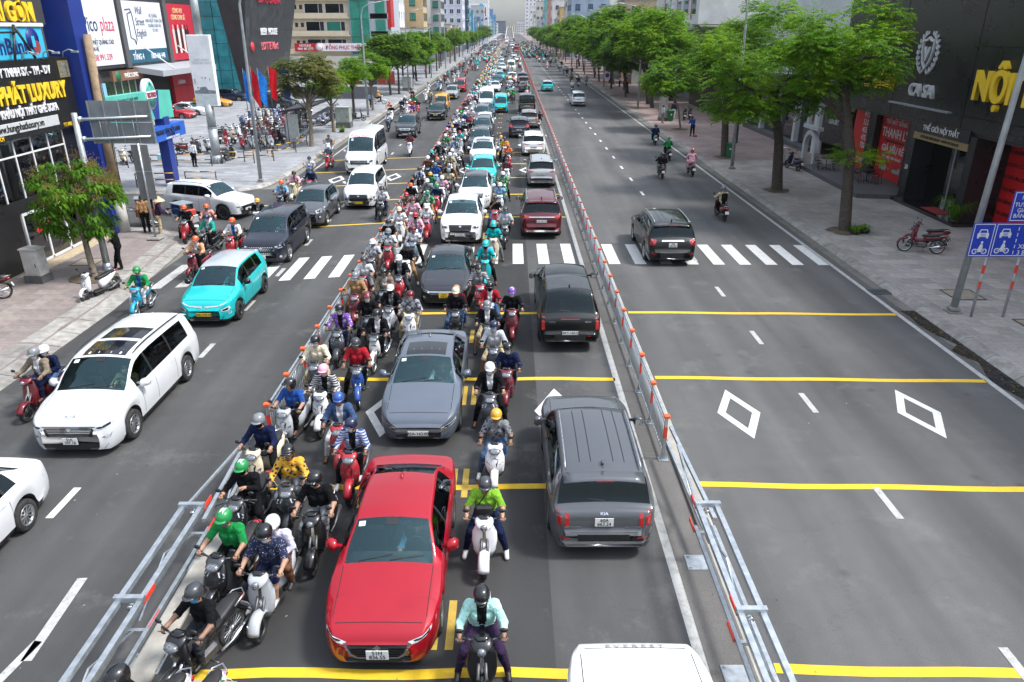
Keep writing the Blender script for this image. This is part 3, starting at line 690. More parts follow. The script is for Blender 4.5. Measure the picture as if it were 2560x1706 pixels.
def car_template(kind,L,W,H,front='plain',rear='plain',wheels='five',clad=False,rails=False,sunroof=0,plate=None,platecol='w',ribs=False,roofcol=False,rw=None,clear=.19,plates2=None,side_dark=False,extra=None,blackroof=False,drv=True):
 T = TYPES[kind]; hw = W / 2
 rw = rw or (.315 if kind in ('sedan','hatch') else .355)
 sf = T['fo'] * L; sr = sf + T['wb'] * L
 zt = pchip(T['zt']); zb = pchip(T['zb']); wr = pchip(T['wr'])
 wf = pchip({'s': [(0,.56),(.006,.66),(.02,.78),(.05,.885),(.10,.955),(.17,.99),(.25,1),(.80,1),(.90,.975),(.955,.92),(.985,.84),(1,.70)],
    'u': [(0,.64),(.006,.73),(.02,.83),(.05,.915),(.10,.97),(.17,1),(.85,1),(.93,.98),(.968,.94),(.988,.87),(1,.74)],
    'v': [(0,.74),(.008,.82),(.025,.90),(.06,.955),(.12,.99),(.2,1),(.85,1),(.93,.985),(.97,.955),(.99,.92),(1,.84)]}['s' if kind in ('sedan','hatch') else 'u' if kind in ('suv','mpv') else 'v'])
 zlof = pchip([(0,clear + .05),(.03,clear),(.5,clear),(.96,clear + .03),(1,clear + .12)])
 st = np.concatenate([np.linspace(0,.10,12),np.linspace(.10,.90,64),np.linspace(.90,1,26)])
 ra = rw * 1.13
 for c in (sf,sr):
  st = np.concatenate([st,(c + ra * np.cos(np.linspace(0,math.pi,15))) / L])
 for a,b in T['win'] + [T['ws'],T['rg'],T['roof']]:
  st = np.concatenate([st,[a,b]])
 st = np.unique(np.round(np.clip(st,0,1),4))
 keep = [st[0]]
 for x in st[1:]:
  if x - keep[-1] > .0016: keep.append(x)
 st = np.array(keep); st[-1] = 1.0
 SIDE = [(.90,0),(.965,.16),(.992,.40),(1.0,.58),(.99,.80),(.972,.93),(.945,1.0)]
 GT = [.07,.35,.65,.91,1.0]; TOP = [.95,.80,.5,.2]
 secs = []
 for s in st:
  w = hw * float(wf(s)); top = H * float(zt(s)); belt = min(H * float(zb(s)),top - .012); wre = min(hw * float(wr(s)),w * .95)
  zl = float(zlof(s))
  for c in (sf,sr):
   d = s * L - c
   if abs(d) < ra: zl = max(zl,rw + math.sqrt(ra * ra - d * d))
  zl = min(zl,belt - .06)
  crown = .06 * (top / H) * (H / 1.5) if top > .6 * H else .02
  crown = min(crown,(top - belt) * .8)
  ze = top - crown
  half = [(w * a,zl + (belt - zl) * b) for a,b in SIDE]
  xb = half[-1][0]
  for t in GT:
   bul = .018 * math.sin(math.pi * t) * min(1,(ze - belt) / .3)
   half.append((xb + (wre - xb) * t + bul,belt + (ze - belt) * t))
  rid = .014 * max(0,min(1,(s - .05) / .06)) * max(0,min(1,(T['ws'][0] - s) / .05))
  for t in TOP:
   half.append((wre * t,ze + crown * (1 - t * t) + (rid if t == .80 else 0)))
  half.append((0,top))
  secs.append(half)
 nk = len(secs[0]); ns = len(st)
 V = []; idx = {}
 for i,sec in enumerate(secs):
  y = st[i] * L - L / 2
  for k,(x,z) in enumerate(sec):
   idx[(i,k,1)] = len(V); V.append((x,y,z))
   if k < nk - 1:
    idx[(i,k,-1)] = len(V); V.append((-x,y,z))
   else:
    idx[(i,k,-1)] = idx[(i,k,1)]
 groups = {'body': [],'trim': [],'windscreen': [],'rear_window': [],'roof': []}
 kB = len(SIDE) - 1; kR = kB + len(GT)
 def within(s,rg): return rg[0] - 1e-4 <= s <= rg[1] + 1e-4
 for i in range(ns - 1):
  sm = (st[i] + st[i + 1]) / 2
  gh = H * (float(zt(sm)) - float(zb(sm)))
  for sg in (1,-1):
   for k in range(nk - 1):
    f = (idx[(i,k,sg)],idx[(i + 1,k,sg)],idx[(i + 1,k + 1,sg)],idx[(i,k + 1,sg)])
    if len(set(f)) < 4: f = tuple(dict.fromkeys(f))
    if sg < 0: f = f[::-1]
    g = 'body'
    if k < 1 and clad: g = 'trim'
    if k == 0 and not clad: g = 'trim' if .1 < sm < .9 else 'body'
    if kB <= k < kR and gh > .16:
     for wi,rg in enumerate(T['win']):
      if within(sm,rg) and kB < k < kR - 1: g = 'side_window_%d_%d' % (wi,sg)
     if g == 'body' and kB < k < kR - 1 and T['win'][0][0] < sm < T['win'][-1][1]: g = 'trim'
    if k > kR and within(sm,T['ws']): g = 'windscreen'
    elif (k > kR or (k == kR and kind in ('suv','mpv','hatch'))) and within(sm,T['rg']): g = 'rear_window'
    elif k >= kR and (roofcol or blackroof) and within(sm,T['roof']): g = 'roof'
    groups.setdefault(g,[]).append(f)
 for i,o in ((0,1),(ns - 1,-1)):
  for k in range(nk - 1):
   f = tuple(dict.fromkeys((idx[(i,k,-1)],idx[(i,k,1)],idx[(i,k + 1,1)],idx[(i,k + 1,-1)])))
   groups['body' if k > 1 or i else 'trim'].append(f[::-1] if o > 0 else f)
 # underside
 for i in range(ns - 1):
  groups['trim'].append((idx[(i,0,1)],idx[(i,0,-1)],idx[(i + 1,0,-1)],idx[(i + 1,0,1)]))
 allf = [f for g,fs in groups.items() for f in fs]
 bvh = BVHTree.FromPolygons([Vector(v) for v in V],allf)
 def sub(fs,mi=0,mb=None,smooth=True):
  used = {}; vv = []; ff = []
  for f in fs:
   t = []
   for a in f:
    if a not in used: used[a] = len(vv); vv.append(V[a])
    t.append(used[a])
   ff.append(t)
  mb = mb or MB()
  mb.add(vv,ff,mi,smooth)
  return mb
 def patch(poly,dirn,cuts=3,off=.006,mb=None,mi=0,m=None,mirror=True,scale_x=True):
  mb = mb or MB()
  variants = [poly]
  if mirror and dirn in 'fr' and all(p[0] > 0 for p in poly): variants.append([(-x,z) for x,z in poly][::-1])
  for pl in variants:
   bm = bmesh.new()
   vs = [bm.verts.new(((p[0] * hw if (dirn in 'frt' and scale_x) else p[0]),p[1],0)) for p in pl]
   bm.faces.new(vs)
   bmesh.ops.triangulate(bm,faces=bm.faces)
   if cuts: bmesh.ops.subdivide_edges(bm,edges=bm.edges,cuts=cuts,use_grid_fill=True)
   bm.verts.ensure_lookup_table()
   VV = []
   for v in bm.verts:
    a,b = v.co.x,v.co.y
    if dirn == 'f': o,d = Vector((a,-L,b)),Vector((0,1,0))
    elif dirn == 'r': o,d = Vector((a,L,b)),Vector((0,-1,0))
    elif dirn == 't': o,d = Vector((a,b,4)),Vector((0,0,-1))
    elif dirn == '+': o,d = Vector((3,a,b)),Vector((-1,0,0))
    else: o,d = Vector((-3,a,b)),Vector((1,0,0))
    hit = bvh.ray_cast(o,d)
    p = hit[0] if hit[0] is not None else bvh.find_nearest(o + d * (L if dirn in 'fr' else 2.2))[0]
    nrm = hit[1] if hit[0] is not None else -d
    VV.append(tuple(p - d * off))
   mb.add(VV,[[v.index for v in f.verts] for f in bm.faces],mi,False)
   bm.free()
  return mb
 def strip(pts,width,dirn,off=.004,mb=None,mi=0):
  mb = mb or MB()
  for (a,b) in zip(pts[:-1],pts[1:]):
   d = Vector((b[0] - a[0],b[1] - a[1])); ln = d.length; d /= ln; nn = Vector((-d.y,d.x)) * width / 2
   N = max(2,int(ln / .12))
   for j in range(N):
    p = Vector(a) + d * ln * j / N; q = Vector(a) + d * ln * (j + 1) / N
    patch([tuple(p + nn),tuple(q + nn),tuple(q - nn),tuple(p - nn)],dirn,0,off,mb,mi,mirror=False,scale_x=False)
  return mb
 parts = []   # (name,mesh,colour key,loc,children)
 body = sub(groups['body'],0); sub(groups['trim'],1,body)
 kids = []
 # panel gaps
 seam = MB()
 ys = lambda s: s * L - L / 2
 for sd_ in '+-':
  wins = T['win']
  lines = [wins[0][0] + .02,(wins[0][1] + wins[1][0]) / 2] + ([(wins[1][1] + (wins[2][0] if len(wins) > 2 else wins[1][1] + .03)) / 2] if kind not in ('box',) else [])
  for s in lines:
   strip([(ys(s),H * float(zb(s)) - .02),(ys(s) + .02,clear + .10)],.012,sd_,.003,seam)
  strip([(ys(lines[0]),clear + .11),(ys(lines[-1]) - .1,clear + .11)],.01,sd_,.003,seam)
 s0,s1 = .075,T['ws'][0] - .008
 for sg in (1,-1):
  strip([(sg * hw * .78,ys(s0)),(sg * hw * .80,ys(s1))],.012,'t',.003,seam)
 strip([(-hw * .72,ys(s0 - .02)),(hw * .72,ys(s0 - .02))],.012,'t',.003,seam)
 kids.append(('panel_gaps',seam.mesh('panel_gaps',[DARK]),None,None,[]))
 parts.append(('body',body.mesh('body',[PAINT,BLACK],False),'body',None,kids))
 if roofcol or blackroof: parts.append(('roof',sub(groups['roof']).mesh('roof',[GBLACK if blackroof else ROOF_M],False),'roof',None,[]))
 ws = sub(groups['windscreen'])
 wk = []
 wp = MB()
 s_w = T['ws'][0] + .006
 for x0,x1 in ((-.55,.05),(.02,.62)):
  strip([(hw * x0,ys(s_w)),(hw * x1,ys(s_w + .018))],.02,'t',.012,wp)
 wk.append(('wiper',wp.mesh('wiper',[BLACK]),None,None,[]))
 st_ = MB()
 patch([(-.62,ys(T['ws'][1] - .03)),(-.50,ys(T['ws'][1] - .03)),(-.50,ys(T['ws'][1] - .012)),(-.62,ys(T['ws'][1] - .012))],'t',0,.006,st_)
 patch([(-.10,ys(T['ws'][1] - .03)),(.10,ys(T['ws'][1] - .03)),(.12,ys(T['ws'][1] - .004)),(-.12,ys(T['ws'][1] - .004))],'t',0,.006,st_,1)
 wk.append(('sticker',st_.mesh('sticker',[PLATEW,BLACK]),None,None,[]))
 parts.append(('windscreen',ws.mesh('windscreen',[GLASS_F],False),None,None,wk))
 parts.append(('rear_window',sub(groups['rear_window']).mesh('rear_window',[GLASS_S],False),None,None,[]))
 for g in list(groups):
  if g.startswith('side_window'): parts.append(('side_window',sub(groups[g]).mesh('side_window',[GLASS_S],False),None,None,[]))
 # front
 F_ = FR[front]
 parts.append(('headlight',patch(F_['head'],'f',2,.007,mirror=False).mesh('headlight',[LENS]),None,None,[]))
 parts.append(('headlight',patch([(-x,z) for x,z in F_['head']],'f',2,.007,mirror=False).mesh('headlight',[LENS]),None,None,[]))
 hb = MB(); cx = sum(p[0] for p in F_['head']) / len(F_['head']); cz = sum(p[1] for p in F_['head']) / len(F_['head'])
 patch([(cx + (x - cx) * .62,cz + (z - cz) * .5) for x,z in F_['head']],'f',1,.011,hb)
 parts.extend(lr('headlight_bezel',hb,[GBLACK]))
 if 'grille' in F_:
  g = patch(F_['grille'],'f',3,.006)
  gk = []
  xs = max(p[0] for p in F_['grille']); z0 = min(p[1] for p in F_['grille']); z1 = max(p[1] for p in F_['grille'])
  slat = MB()
  if F_.get('hexg'):
   for r_ in range(5):
    for c_ in range(-5,6):
     z = z0 + (z1 - z0) * (r_ + .5) / 5; x = (c_ + .5 * (r_ % 2)) * xs * .165; lim = xs * (.80 if z < (z0 + z1) / 2 else .94)
     if abs(x) < lim: patch([(x - xs * .07,z),(x,z + (z1 - z0) * .085),(x + xs * .07,z),(x,z - (z1 - z0) * .085)],'f',0,.012,slat,0,mirror=False)
  else:
   nb = 6 if F_.get('bars') else 4
   for j in range(nb):
    z = z0 + (z1 - z0) * (j + .5) / nb; lim = xs * (.74 + .2 * (j / nb))
    patch([(-lim,z - .007),(lim,z - .007),(lim,z + .007),(-lim,z + .007)],'f',2,.012,slat,0,mirror=False)
  gk.append(('grille_bars',slat.mesh('grille_bars',[CHROME if (F_.get('hexg') or F_.get('bars')) else BLACK]),None,None,[]))
  bd = MB(); zc = z0 + (z1 - z0) * .80
  patch([(-.07,zc),(0,zc + .045),(.07,zc),(0,zc - .045)],'f',0,.018,bd,0,mirror=False)
  gk.append(('badge',bd.mesh('badge',[CHROME]),None,None,[]))
  parts.append(('grille',g.mesh('grille',[GBLACK]),None,None,gk))
 if 'chromeg' in F_: parts.append(('grille_surround',patch(F_['chromeg'],'f',3,.004).mesh('grille_surround',[CHROME]),None,None,[]))
 if 'intake' in F_: parts.append(('lower_intake',patch(F_['intake'],'f',3,.006).mesh('lower_intake',[BLACK]),None,None,[]))
 if F_.get('chrome'):
  c_ = MB()
  for p in F_['chrome']: patch(p,'f',1,.009,c_)
  parts.append(('chrome_trim',c_.mesh('chrome_trim',[CHROME]),None,None,[]))
 if 'strip' in F_: parts.append(('front_strip',patch(F_['strip'],'f',2,.009).mesh('front_strip',[CHROME]),None,None,[]))
 if 'drl' in F_: parts.append(('daytime_lamp',patch(F_['drl'],'f',2,.009).mesh('daytime_lamp',[LENS]),None,None,[]))
 if 'fogs' in F_:
  fb = patch(F_['fogs'],'f',1,.007)
  cx = sum(p[0] for p in F_['fogs']) / len(F_['fogs']); cz = sum(p[1] for p in F_['fogs']) / len(F_['fogs'])
  patch([(cx + .05 * math.cos(a),cz + .045 * math.sin(a)) for a in np.linspace(0,5.5,7)],'f',0,.013,fb,1)
  parts.extend(lr('fog_lamp',fb,[BLACK,LENS]))
 if F_.get('bar'):
  b = MB(); yb = -L / 2 - .09
  b.tube([(-.52,yb,.42),(-.46,yb,.70),(-.36,yb,.80),(.36,yb,.80),(.46,yb,.70),(.52,yb,.42)],.033,8)
  b.tube([(-.50,yb,.50),(.50,yb,.50)],.028,8); b.box(-.42,.42,yb - .01,yb + .02,.36,.50)
  b.tube([(-.3,yb,.47),(-.3,yb + .3,.47)],.03); b.tube([(.3,yb,.47),(.3,yb + .3,.47)],.03)
  parts.append(('bull_bar',b.mesh('bull_bar',[BLACK]),None,None,[]))
 # rear
 E_ = RE[rear]
 for sg in (1,-1):
  tl = MB()
  for p in E_['tail']: patch([(sg * x,z * H / 1.7) for x,z in p],'r',2,.008,tl,0,mirror=False)
  parts.append(('tail_light',tl.mesh('tail_light',[REDL]),None,None,[]))
 if 'low' in E_: parts.append(('rear_valance',patch(E_['low'],'r',3,.006).mesh('rear_valance',[BLACK]),None,None,[]))
 if 'chrome' in E_: parts.append(('rear_trim',patch(E_['chrome'],'r',2,.011).mesh('rear_trim',[CHROME if rear != 'rush' else ALLOY]),None,None,[]))
 if 'strip' in E_: parts.append(('tailgate_strip',patch([(x,z * H / 1.7) for x,z in E_['strip']],'r',2,.012).mesh('tailgate_strip',[REDL if E_.get('stripm') else CHROME]),None,None,[]))
 if 'refl' in E_: parts.extend(lr('reflector',patch(E_['refl'],'r',1,.012),[REDL]))
 if E_.get('spo'):
  sp = MB(); sA = T['rg'][0]
  zA = H * float(zt(sA)); wA = hw * float(wr(sA)) * .97
  sp.loft([[(x,ys(sA) - .03,zA + .015 - .03 * (x / wA) ** 2),(x,ys(sA) + .20,zA - .035 - .05 * (x / wA) ** 2),(x,ys(sA) + .20,zA - .065 - .05 * (x / wA) ** 2),(x,ys(sA) - .03,zA - .03 - .04 * (x / wA) ** 2)] for x in np.linspace(-wA,wA,9)])
  parts.append(('rear_spoiler',sp.mesh('rear_spoiler',[PAINT]),'roof' if roofcol else 'body',None,[]))
  bl = MB(); bl.box(-.16,.16,ys(sA) + .195,ys(sA) + .21,zA - .06,zA - .042)
  parts.append(('brake_light',bl.mesh('brake_light',[REDL]),None,None,[]))
 if kind not in ('sedan','pickup'):
  wp = MB(); zc = H * float(zt(T['rg'][1])) + .03
  strip([(-.02,zc),(.30,zc + .035)],.022,'r',.014,wp)
  parts.append(('rear_wiper',wp.mesh('rear_wiper',[BLACK]),None,None,[]))
 # plates
 def numplate(txt,front_,z,col):
  two = '\n' in txt
  w_,h_ = (.33,.165) if two else (.47,.11)
  o = Vector((0,-L if front_ else L,z))
  hit = bvh.ray_cast(o,Vector((0,1 if front_ else -1,0)))
  y = hit[0].y if hit[0] is not None else (-L / 2 if front_ else L / 2)
  e = -1 if front_ else 1
  if F_.get('bar') and front_: y -= .13
  m = MB(); m.box(-w_ / 2,w_ / 2,min(y + e * .018,y + e * .03),max(y + e * .018,y + e * .03),z - h_ / 2,z + h_ / 2)
  ch = []
  if txt.strip():
   tx = MB()
   lines = txt.split('\n'); sz = .098 if two else .105
   for li,t in enumerate(lines):
    tm = text_mesh(t,sz,.0,.002,matl=INK,sx=.92 if two else 1.0)
    vv = [(v.co.x,v.co.y,v.co.z) for v in tm.vertices]
    zo = z - .034 if not two else z + (.012 if li == 0 else -.068)
    if front_: vv = [(x,y - .033,zz + zo) for x,yy,zz in vv]
    else: vv = [(-x,y + .033,zz + zo) for x,yy,zz in vv]
    tx.add(vv,[tuple(p.vertices) for p in tm.polygons])
   ch.append(('plate_number',tx.mesh('plate_number',[INK]),None,None,[]))
  parts.append(('number_plate',m.mesh('number_plate',[PLATEY if col == 'y' else PLATEW]),None,None,ch))
 numplate(plate or ' ',True,F_['plate'],platecol)
 numplate(plates2 or plate or ' ',False,E_['plate'] * (H / 1.7 if kind not in ('sedan',) else .95),platecol)
 # mirrors
 sm_ = T['win'][0][0] + .015
 mz = H * float(zb(sm_)) + .09; my = ys(sm_) + .02
 for sg in (1,-1):
  m = MB()
  x0 = hw * .93
  m.loft([[(sg * (x + .0),my + (.05 if x > x0 + .1 else .0) + a * d,mz + b * h) for a,b in ((-1,-.7),(-1,.4),(-.4,1),(.6,1),(1,.6),(1,-.8),(.2,-1))] for x,d,h in ((x0 - .02,.03,.02),(x0 + .07,.035,.03),(x0 + .09,.085,.085),(x0 + .2,.085,.095),(x0 + .26,.05,.06))],0)
  g = MB(); e = 1
  g.add([(sg * (x0 + .10),my + .14,mz - .06),(sg * (x0 + .23),my + .13,mz - .055),(sg * (x0 + .23),my + .13,mz + .06),(sg * (x0 + .10),my + .14,mz + .07)],[(0,1,2,3)])
  parts.append(('side_mirror',m.mesh('side_mirror',[PAINT if not clad or kind in ('mpv','sedan') else PAINT]),'mirror',None,[('mirror_glass',g.mesh('mirror_glass',[CHROME]),None,None,[])]))
 # handles
 for s in ((T['win'][0][1] - .03),(T['win'][1][1] - .035)):
  hd = MB()
  z = H * float(zb(s)) - .10
  for sd_ in '+-': patch([(ys(s) - .10,z - .016),(ys(s) + .10,z - .016),(ys(s) + .10,z + .016),(ys(s) - .10,z + .016)],sd_,0,.02,hd)
  parts.extend(lr('door_handle',hd,[PAINT],'body'))
 if clad:
  ar = MB()
  for sd_ in '+-':
   for c in (sf,sr):
    for j in range(18):
     a0,a1 = math.pi * j / 18,math.pi * (j + 1) / 18
     q = [(c - L / 2 + r_ * math.cos(a),max(clear + .03,rw + r_ * math.sin(a))) for r_,a in ((ra + .004,a0),(ra + .075,a0),(ra + .075,a1),(ra + .004,a1))]
     patch(q,sd_,0,.012,ar)
  parts.extend(lr('wheel_arch_trim',ar,[BLACK],None,True))
 if rails:
  for sg in (1,-1):
   rl = MB(); pp = []
   for s in np.linspace(T['roof'][0] + .02,T['roof'][1] - .02,12):
    pp.append((sg * hw * float(wr(s)) * .93,ys(s),H * float(zt(s)) + .012))
   rl.tube(pp,[.01] + [.02] * 10 + [.01],6)
   parts.append(('roof_rail',rl.mesh('roof_rail',[ALLOY if rails == 1 else BLACK]),None,None,[]))
 for j in range(sunroof):
  a = T['roof'][0] + .015 + j * .17; b = a + .14
  parts.append(('sunroof',patch([(-.52,ys(a)),(.52,ys(a)),(.52,ys(b)),(-.52,ys(b))],'t',3,.005).mesh('sunroof',[GBLACK]),None,None,[]))
 if ribs:
  rb = MB()
  for x in (-.42,-.21,.21,.42):
   strip([(hw * x,ys(T['roof'][0] + .04)),(hw * x,ys(T['roof'][1] - .06))],.016,'t',.004,rb)
  parts.append(('roof_ribs',rb.mesh('roof_ribs',[DARK]),None,None,[]))
 an = MB(); sA = T['roof'][1] - .05
 an.loft([[(.02 * a,ys(sA) + o + .05 * b,H * float(zt(sA)) + z_) for a,b in ((1,1),(1,-1),(-1,-1),(-1,1))] for o,z_ in ((0,-.02),(.02,.02),(.05,.055))])
 parts.append(('antenna',an.mesh('antenna',[PAINT]),'body',None,[]))
 # cabin
 cb = MB(); fl = clear + .12
 ya,yb_ = ys(T['ws'][0] - .02),ys(min(T['rg'][1],.93))
 cb.box(-hw * .82,hw * .82,ya,yb_,fl,fl + .06)
 zd = H * float(zb(T['ws'][0])) - .02
 cb.box(-hw * .78,hw * .78,ya + .02,ya + .55,fl,zd - .02,b=.05)
 rows = [T['win'][0][1] - .035] + ([T['win'][1][1] - .05] if kind not in ('box',) else [])
 if kind in ('mpv','suv','van'): rows.append(T['win'][2][1] - .05)
 for ri,s in enumerate(rows):
  for sg in (1,-1):
   x = sg * hw * .42
   cb.box(x - .24,x + .24,ys(s) - .48,ys(s),fl + .06,fl + .28,1,.06)
   cb.box(x - .23,x + .23,ys(s) - .06,ys(s) + .10,fl + .2,min(fl + .78,H - .32),1,.05)
   cb.box(x - .12,x + .12,ys(s) - .03,ys(s) + .07,min(fl + .78,H - .32),min(fl + .95,H - .16),1,.04)
 parts.append(('interior',cb.mesh('interior',[TRIM,SEATM]),None,None,[]))
 sw = MB(); t_ = np.linspace(0,2 * math.pi,15)
 sw.tube([(hw * .42 + .18 * math.cos(a),ya + .62 + .06 * math.sin(a),zd - .02 + .165 * math.sin(a)) for a in t_],.016,6,cap=False)
 parts.append(('steering_wheel',sw.mesh('steering_wheel',[BLACK]),None,None,[]))
 # wheels
 wdt = .22; ty,rim = wheel_meshes(rw,wdt,wheels,'')
 for s in (sf,sr):
  for sg in (1,-1):
   parts.append(('wheel',ty,None,(sg * (hw - .125),s - L / 2,rw),[('rim',rim,None,None,[])],R(180) if sg < 0 else 0))
 if extra: extra(parts,dict(L=L,W=W,H=H,hw=hw,patch=patch,strip=strip,ys=ys,zt=zt,zb=zb,wr=wr,T=T,bvh=bvh,clear=clear))
 return dict(parts=parts,L=L,W=W,H=H,kind=kind,T=T)
def lr(name,mb,mats,key=None,fb=False):
 """one part for each side (and end) a mesh builder covers"""
 out = {}
 for f,m in zip(mb.f,mb.m):
  c = [sum(mb.v[i][a] for i in f) / len(f) for a in range(3)]
  out.setdefault((c[0] > 0,(c[1] > 0) if fb else 0),[]).append((f,m))
 res = []
 for fs in out.values():
  q = MB(); used = {}
  for f,m in fs:
   t = []
   for i in f:
    if i not in used: used[i] = len(q.v); q.v.append(mb.v[i])
    t.append(used[i])
   q.f.append(tuple(t)); q.m.append(m); q.sm.append(False)
  res.append((name,q.mesh(name,mats),key,None,[]))
 return res
STUFF = {'panel_gaps','grille_bars','sticker','plate_number','roof_ribs','rear_trim','chrome_trim','daytime_lamp','front_strip','tail_light','interior','spokes','wiper','handlebar','fork','engine','rim','floorboard','mirror','exhaust'}
def put_parts(parts,root,cols):
 for p in parts:
  o = ob(p[0],p[1],root,loc=p[3],rz=p[5] if len(p) > 5 else 0,color=cols.get(p[2]) if p[2] else None)
  if p[0] in STUFF: o['kind'] = 'stuff'
  for c in p[4]:
   k = ob(c[0],c[1],o,loc=c[3],color=cols.get(c[2]) if c[2] else None)
   if c[0] in STUFF: k['kind'] = 'stuff'
def place_car(tpl,x,y,rz,body,label,cat='car',group=None,roof=None,mirror=None,name='car',z=0):
 root = ob(name,None,loc=(x,y,z),rz=rz,label=label,cat=cat,group=group)
 root.empty_display_size = .3
 put_parts(tpl['parts'],root,dict(body=body,roof=roof or body,mirror=mirror or body))
 return root
# ------------------------------------------------------------------ people: one continuous skin grown round a posed skeleton
def surface_nets(fn,lo,hi,h):
 lo = np.array(lo); n = np.ceil((np.array(hi) - lo) / h).astype(int) + 1
 g = np.stack(np.meshgrid(*[lo[a] + h * np.arange(n[a]) for a in range(3)],indexing='ij'),-1)
 D = fn(g.reshape(-1,3)).reshape(n)
 neg = D < 0
 cs = [neg[i:n[0] - 1 + i,j:n[1] - 1 + j,k:n[2] - 1 + k] for i in (0,1) for j in (0,1) for k in (0,1)]
 cnt = sum(c.astype(int) for c in cs)
 act = (cnt > 0) & (cnt < 8)
 ids = -np.ones(act.shape,int)
 cells = np.argwhere(act)
 ids[act] = np.arange(len(cells))
 acc = np.zeros((len(cells),3)); num = np.zeros(len(cells))
 corners = [(i,j,k) for i in (0,1) for j in (0,1) for k in (0,1)]
 for a in corners:
  for ax in range(3):
   if a[ax]: continue
   b = list(a); b[ax] = 1
   da = D[tuple((cells + a).T)]; db = D[tuple((cells + b).T)]
   x = (da < 0) != (db < 0)
   t = np.where(x,da / np.where(da - db == 0,1,da - db),0)
   p = np.array(a,float)[None,:].repeat(len(cells),0); p[:,ax] += t
   acc[x] += p[x]; num[x] += 1
 V = lo + h * (cells + acc / num[:,None])
 Q = []
 for ax in range(3):
  u,v = (ax + 1) % 3,(ax + 2) % 3
  sl0 = [slice(1,n[a] - 1) for a in range(3)]; sl0[ax] = slice(0,n[ax] - 1)
  sl1 = list(sl0); sl1[ax] = slice(1,n[ax])
  ch = neg[tuple(sl0)] != neg[tuple(sl1)]
  e = np.argwhere(ch) + np.array([s.start for s in sl0])
  flip = neg[tuple(e.T)]
  def cell(du,dv):
   c = e.copy(); c[:,u] -= du; c[:,v] -= dv
   return ids[tuple(c.T)]
  q = np.stack([cell(1,1),cell(0,1),cell(0,0),cell(1,0)],1)
  q[~flip] = q[~flip][:,::-1]
  Q.append(q)
 return V,np.concatenate(Q)
def person_prims(J,seat=True):
 """(a,b,ra,rb,tag) tapered bones from a joint table"""
 P = []
 def A(a,b,ra,rb,tag): P.append((np.array(a,float),np.array(b,float),ra,rb,tag))
 pe,ch,ne,he = (np.array(J[k],float) for k in ('pelvis','chest','neck','head'))
 for s in (1,-1):
  o = np.array([s * .075,0,0])
  A(pe + o * 1.05,ch + o * 1.1 - [0,0,.04],.105,.105,'shirt')
  sh = np.array(J['sh' + ('R' if s > 0 else 'L')],float); el = np.array(J['el' + ('R' if s > 0 else 'L')],float); ha = np.array(J['ha' + ('R' if s > 0 else 'L')],float)
  A(ch + o * .8 + [0,0,.08],sh,.085,.068,'shirt')
  A(sh,el,.066,.050,'upper'); A(el,ha,.048,.033,'fore')
  d = (ha - el); d /= np.linalg.norm(d)
  A(ha,ha + d * .06,.034,.030,'hand')
  hp = np.array(J['hip' + ('R' if s > 0 else 'L')],float); kn = np.array(J['kn' + ('R' if s > 0 else 'L')],float); an = np.array(J['an' + ('R' if s > 0 else 'L')],float); to = np.array(J['to' + ('R' if s > 0 else 'L')],float)
  A(pe + o * .6,hp,.115,.108,'thigh'); A(hp,kn,.098,.066,'thigh'); A(kn,kn + (an - kn) * .35,.064,.062,'calf'); A(kn + (an - kn) * .35,an,.062,.042,'calf')
  A(an + [0,0,-.02],to,.042,.034,'foot')
 A(ch + [0,0,.06],ne,.085,.058,'shirt'); A(ne,he + [0,0,-.05],.055,.055,'head')
 f = np.array(J.get('face',(0,-1,0)),float)
 A(he + [0,0,.035] - f * .012,he + [0,0,.02],.092,.09,'head'); A(he + f * .022 + [0,0,-.03],he + f * .038 + [0,0,-.075],.068,.045,'head')
 A(he + f * .092 + [0,0,-.005],he + f * .108 + [0,0,-.028],.010,.015,'head')
 sd_ = np.array([-f[1],f[0],0])
 for s in (1,-1): A(he + sd_ * s * .088 + [0,0,.012],he + sd_ * s * .092 + [0,0,-.02],.016,.012,'head')
 return P
def finger_mesh(mb,J):
 """curled fingers and thumb of both hands"""
 for s,k in ((1,'R'),(-1,'L')):
  ha = np.array(J['ha' + k],float); el = np.array(J['el' + k],float)
  d = (ha - el); d /= np.linalg.norm(d)
  side = np.cross(d,[0,0,1.0]); side /= np.linalg.norm(side); up = np.cross(side,d)
  for i,ln in enumerate((.062,.072,.068,.052)):
   b = ha + d * .075 + side * (i - 1.5) * .019
   mb.tube([b,b + d * ln * .45 - up * .012,b + d * ln * .42 - up * .045,b + d * .005 - up * .055],[.0092,.009,.0085,.007],6)
  b = ha + d * .035 - side * s * .03
  mb.tube([b,b + d * .03 - side * s * .022 - up * .015,b + d * .055 - side * s * .012 - up * .04],[.011,.010,.008],6)
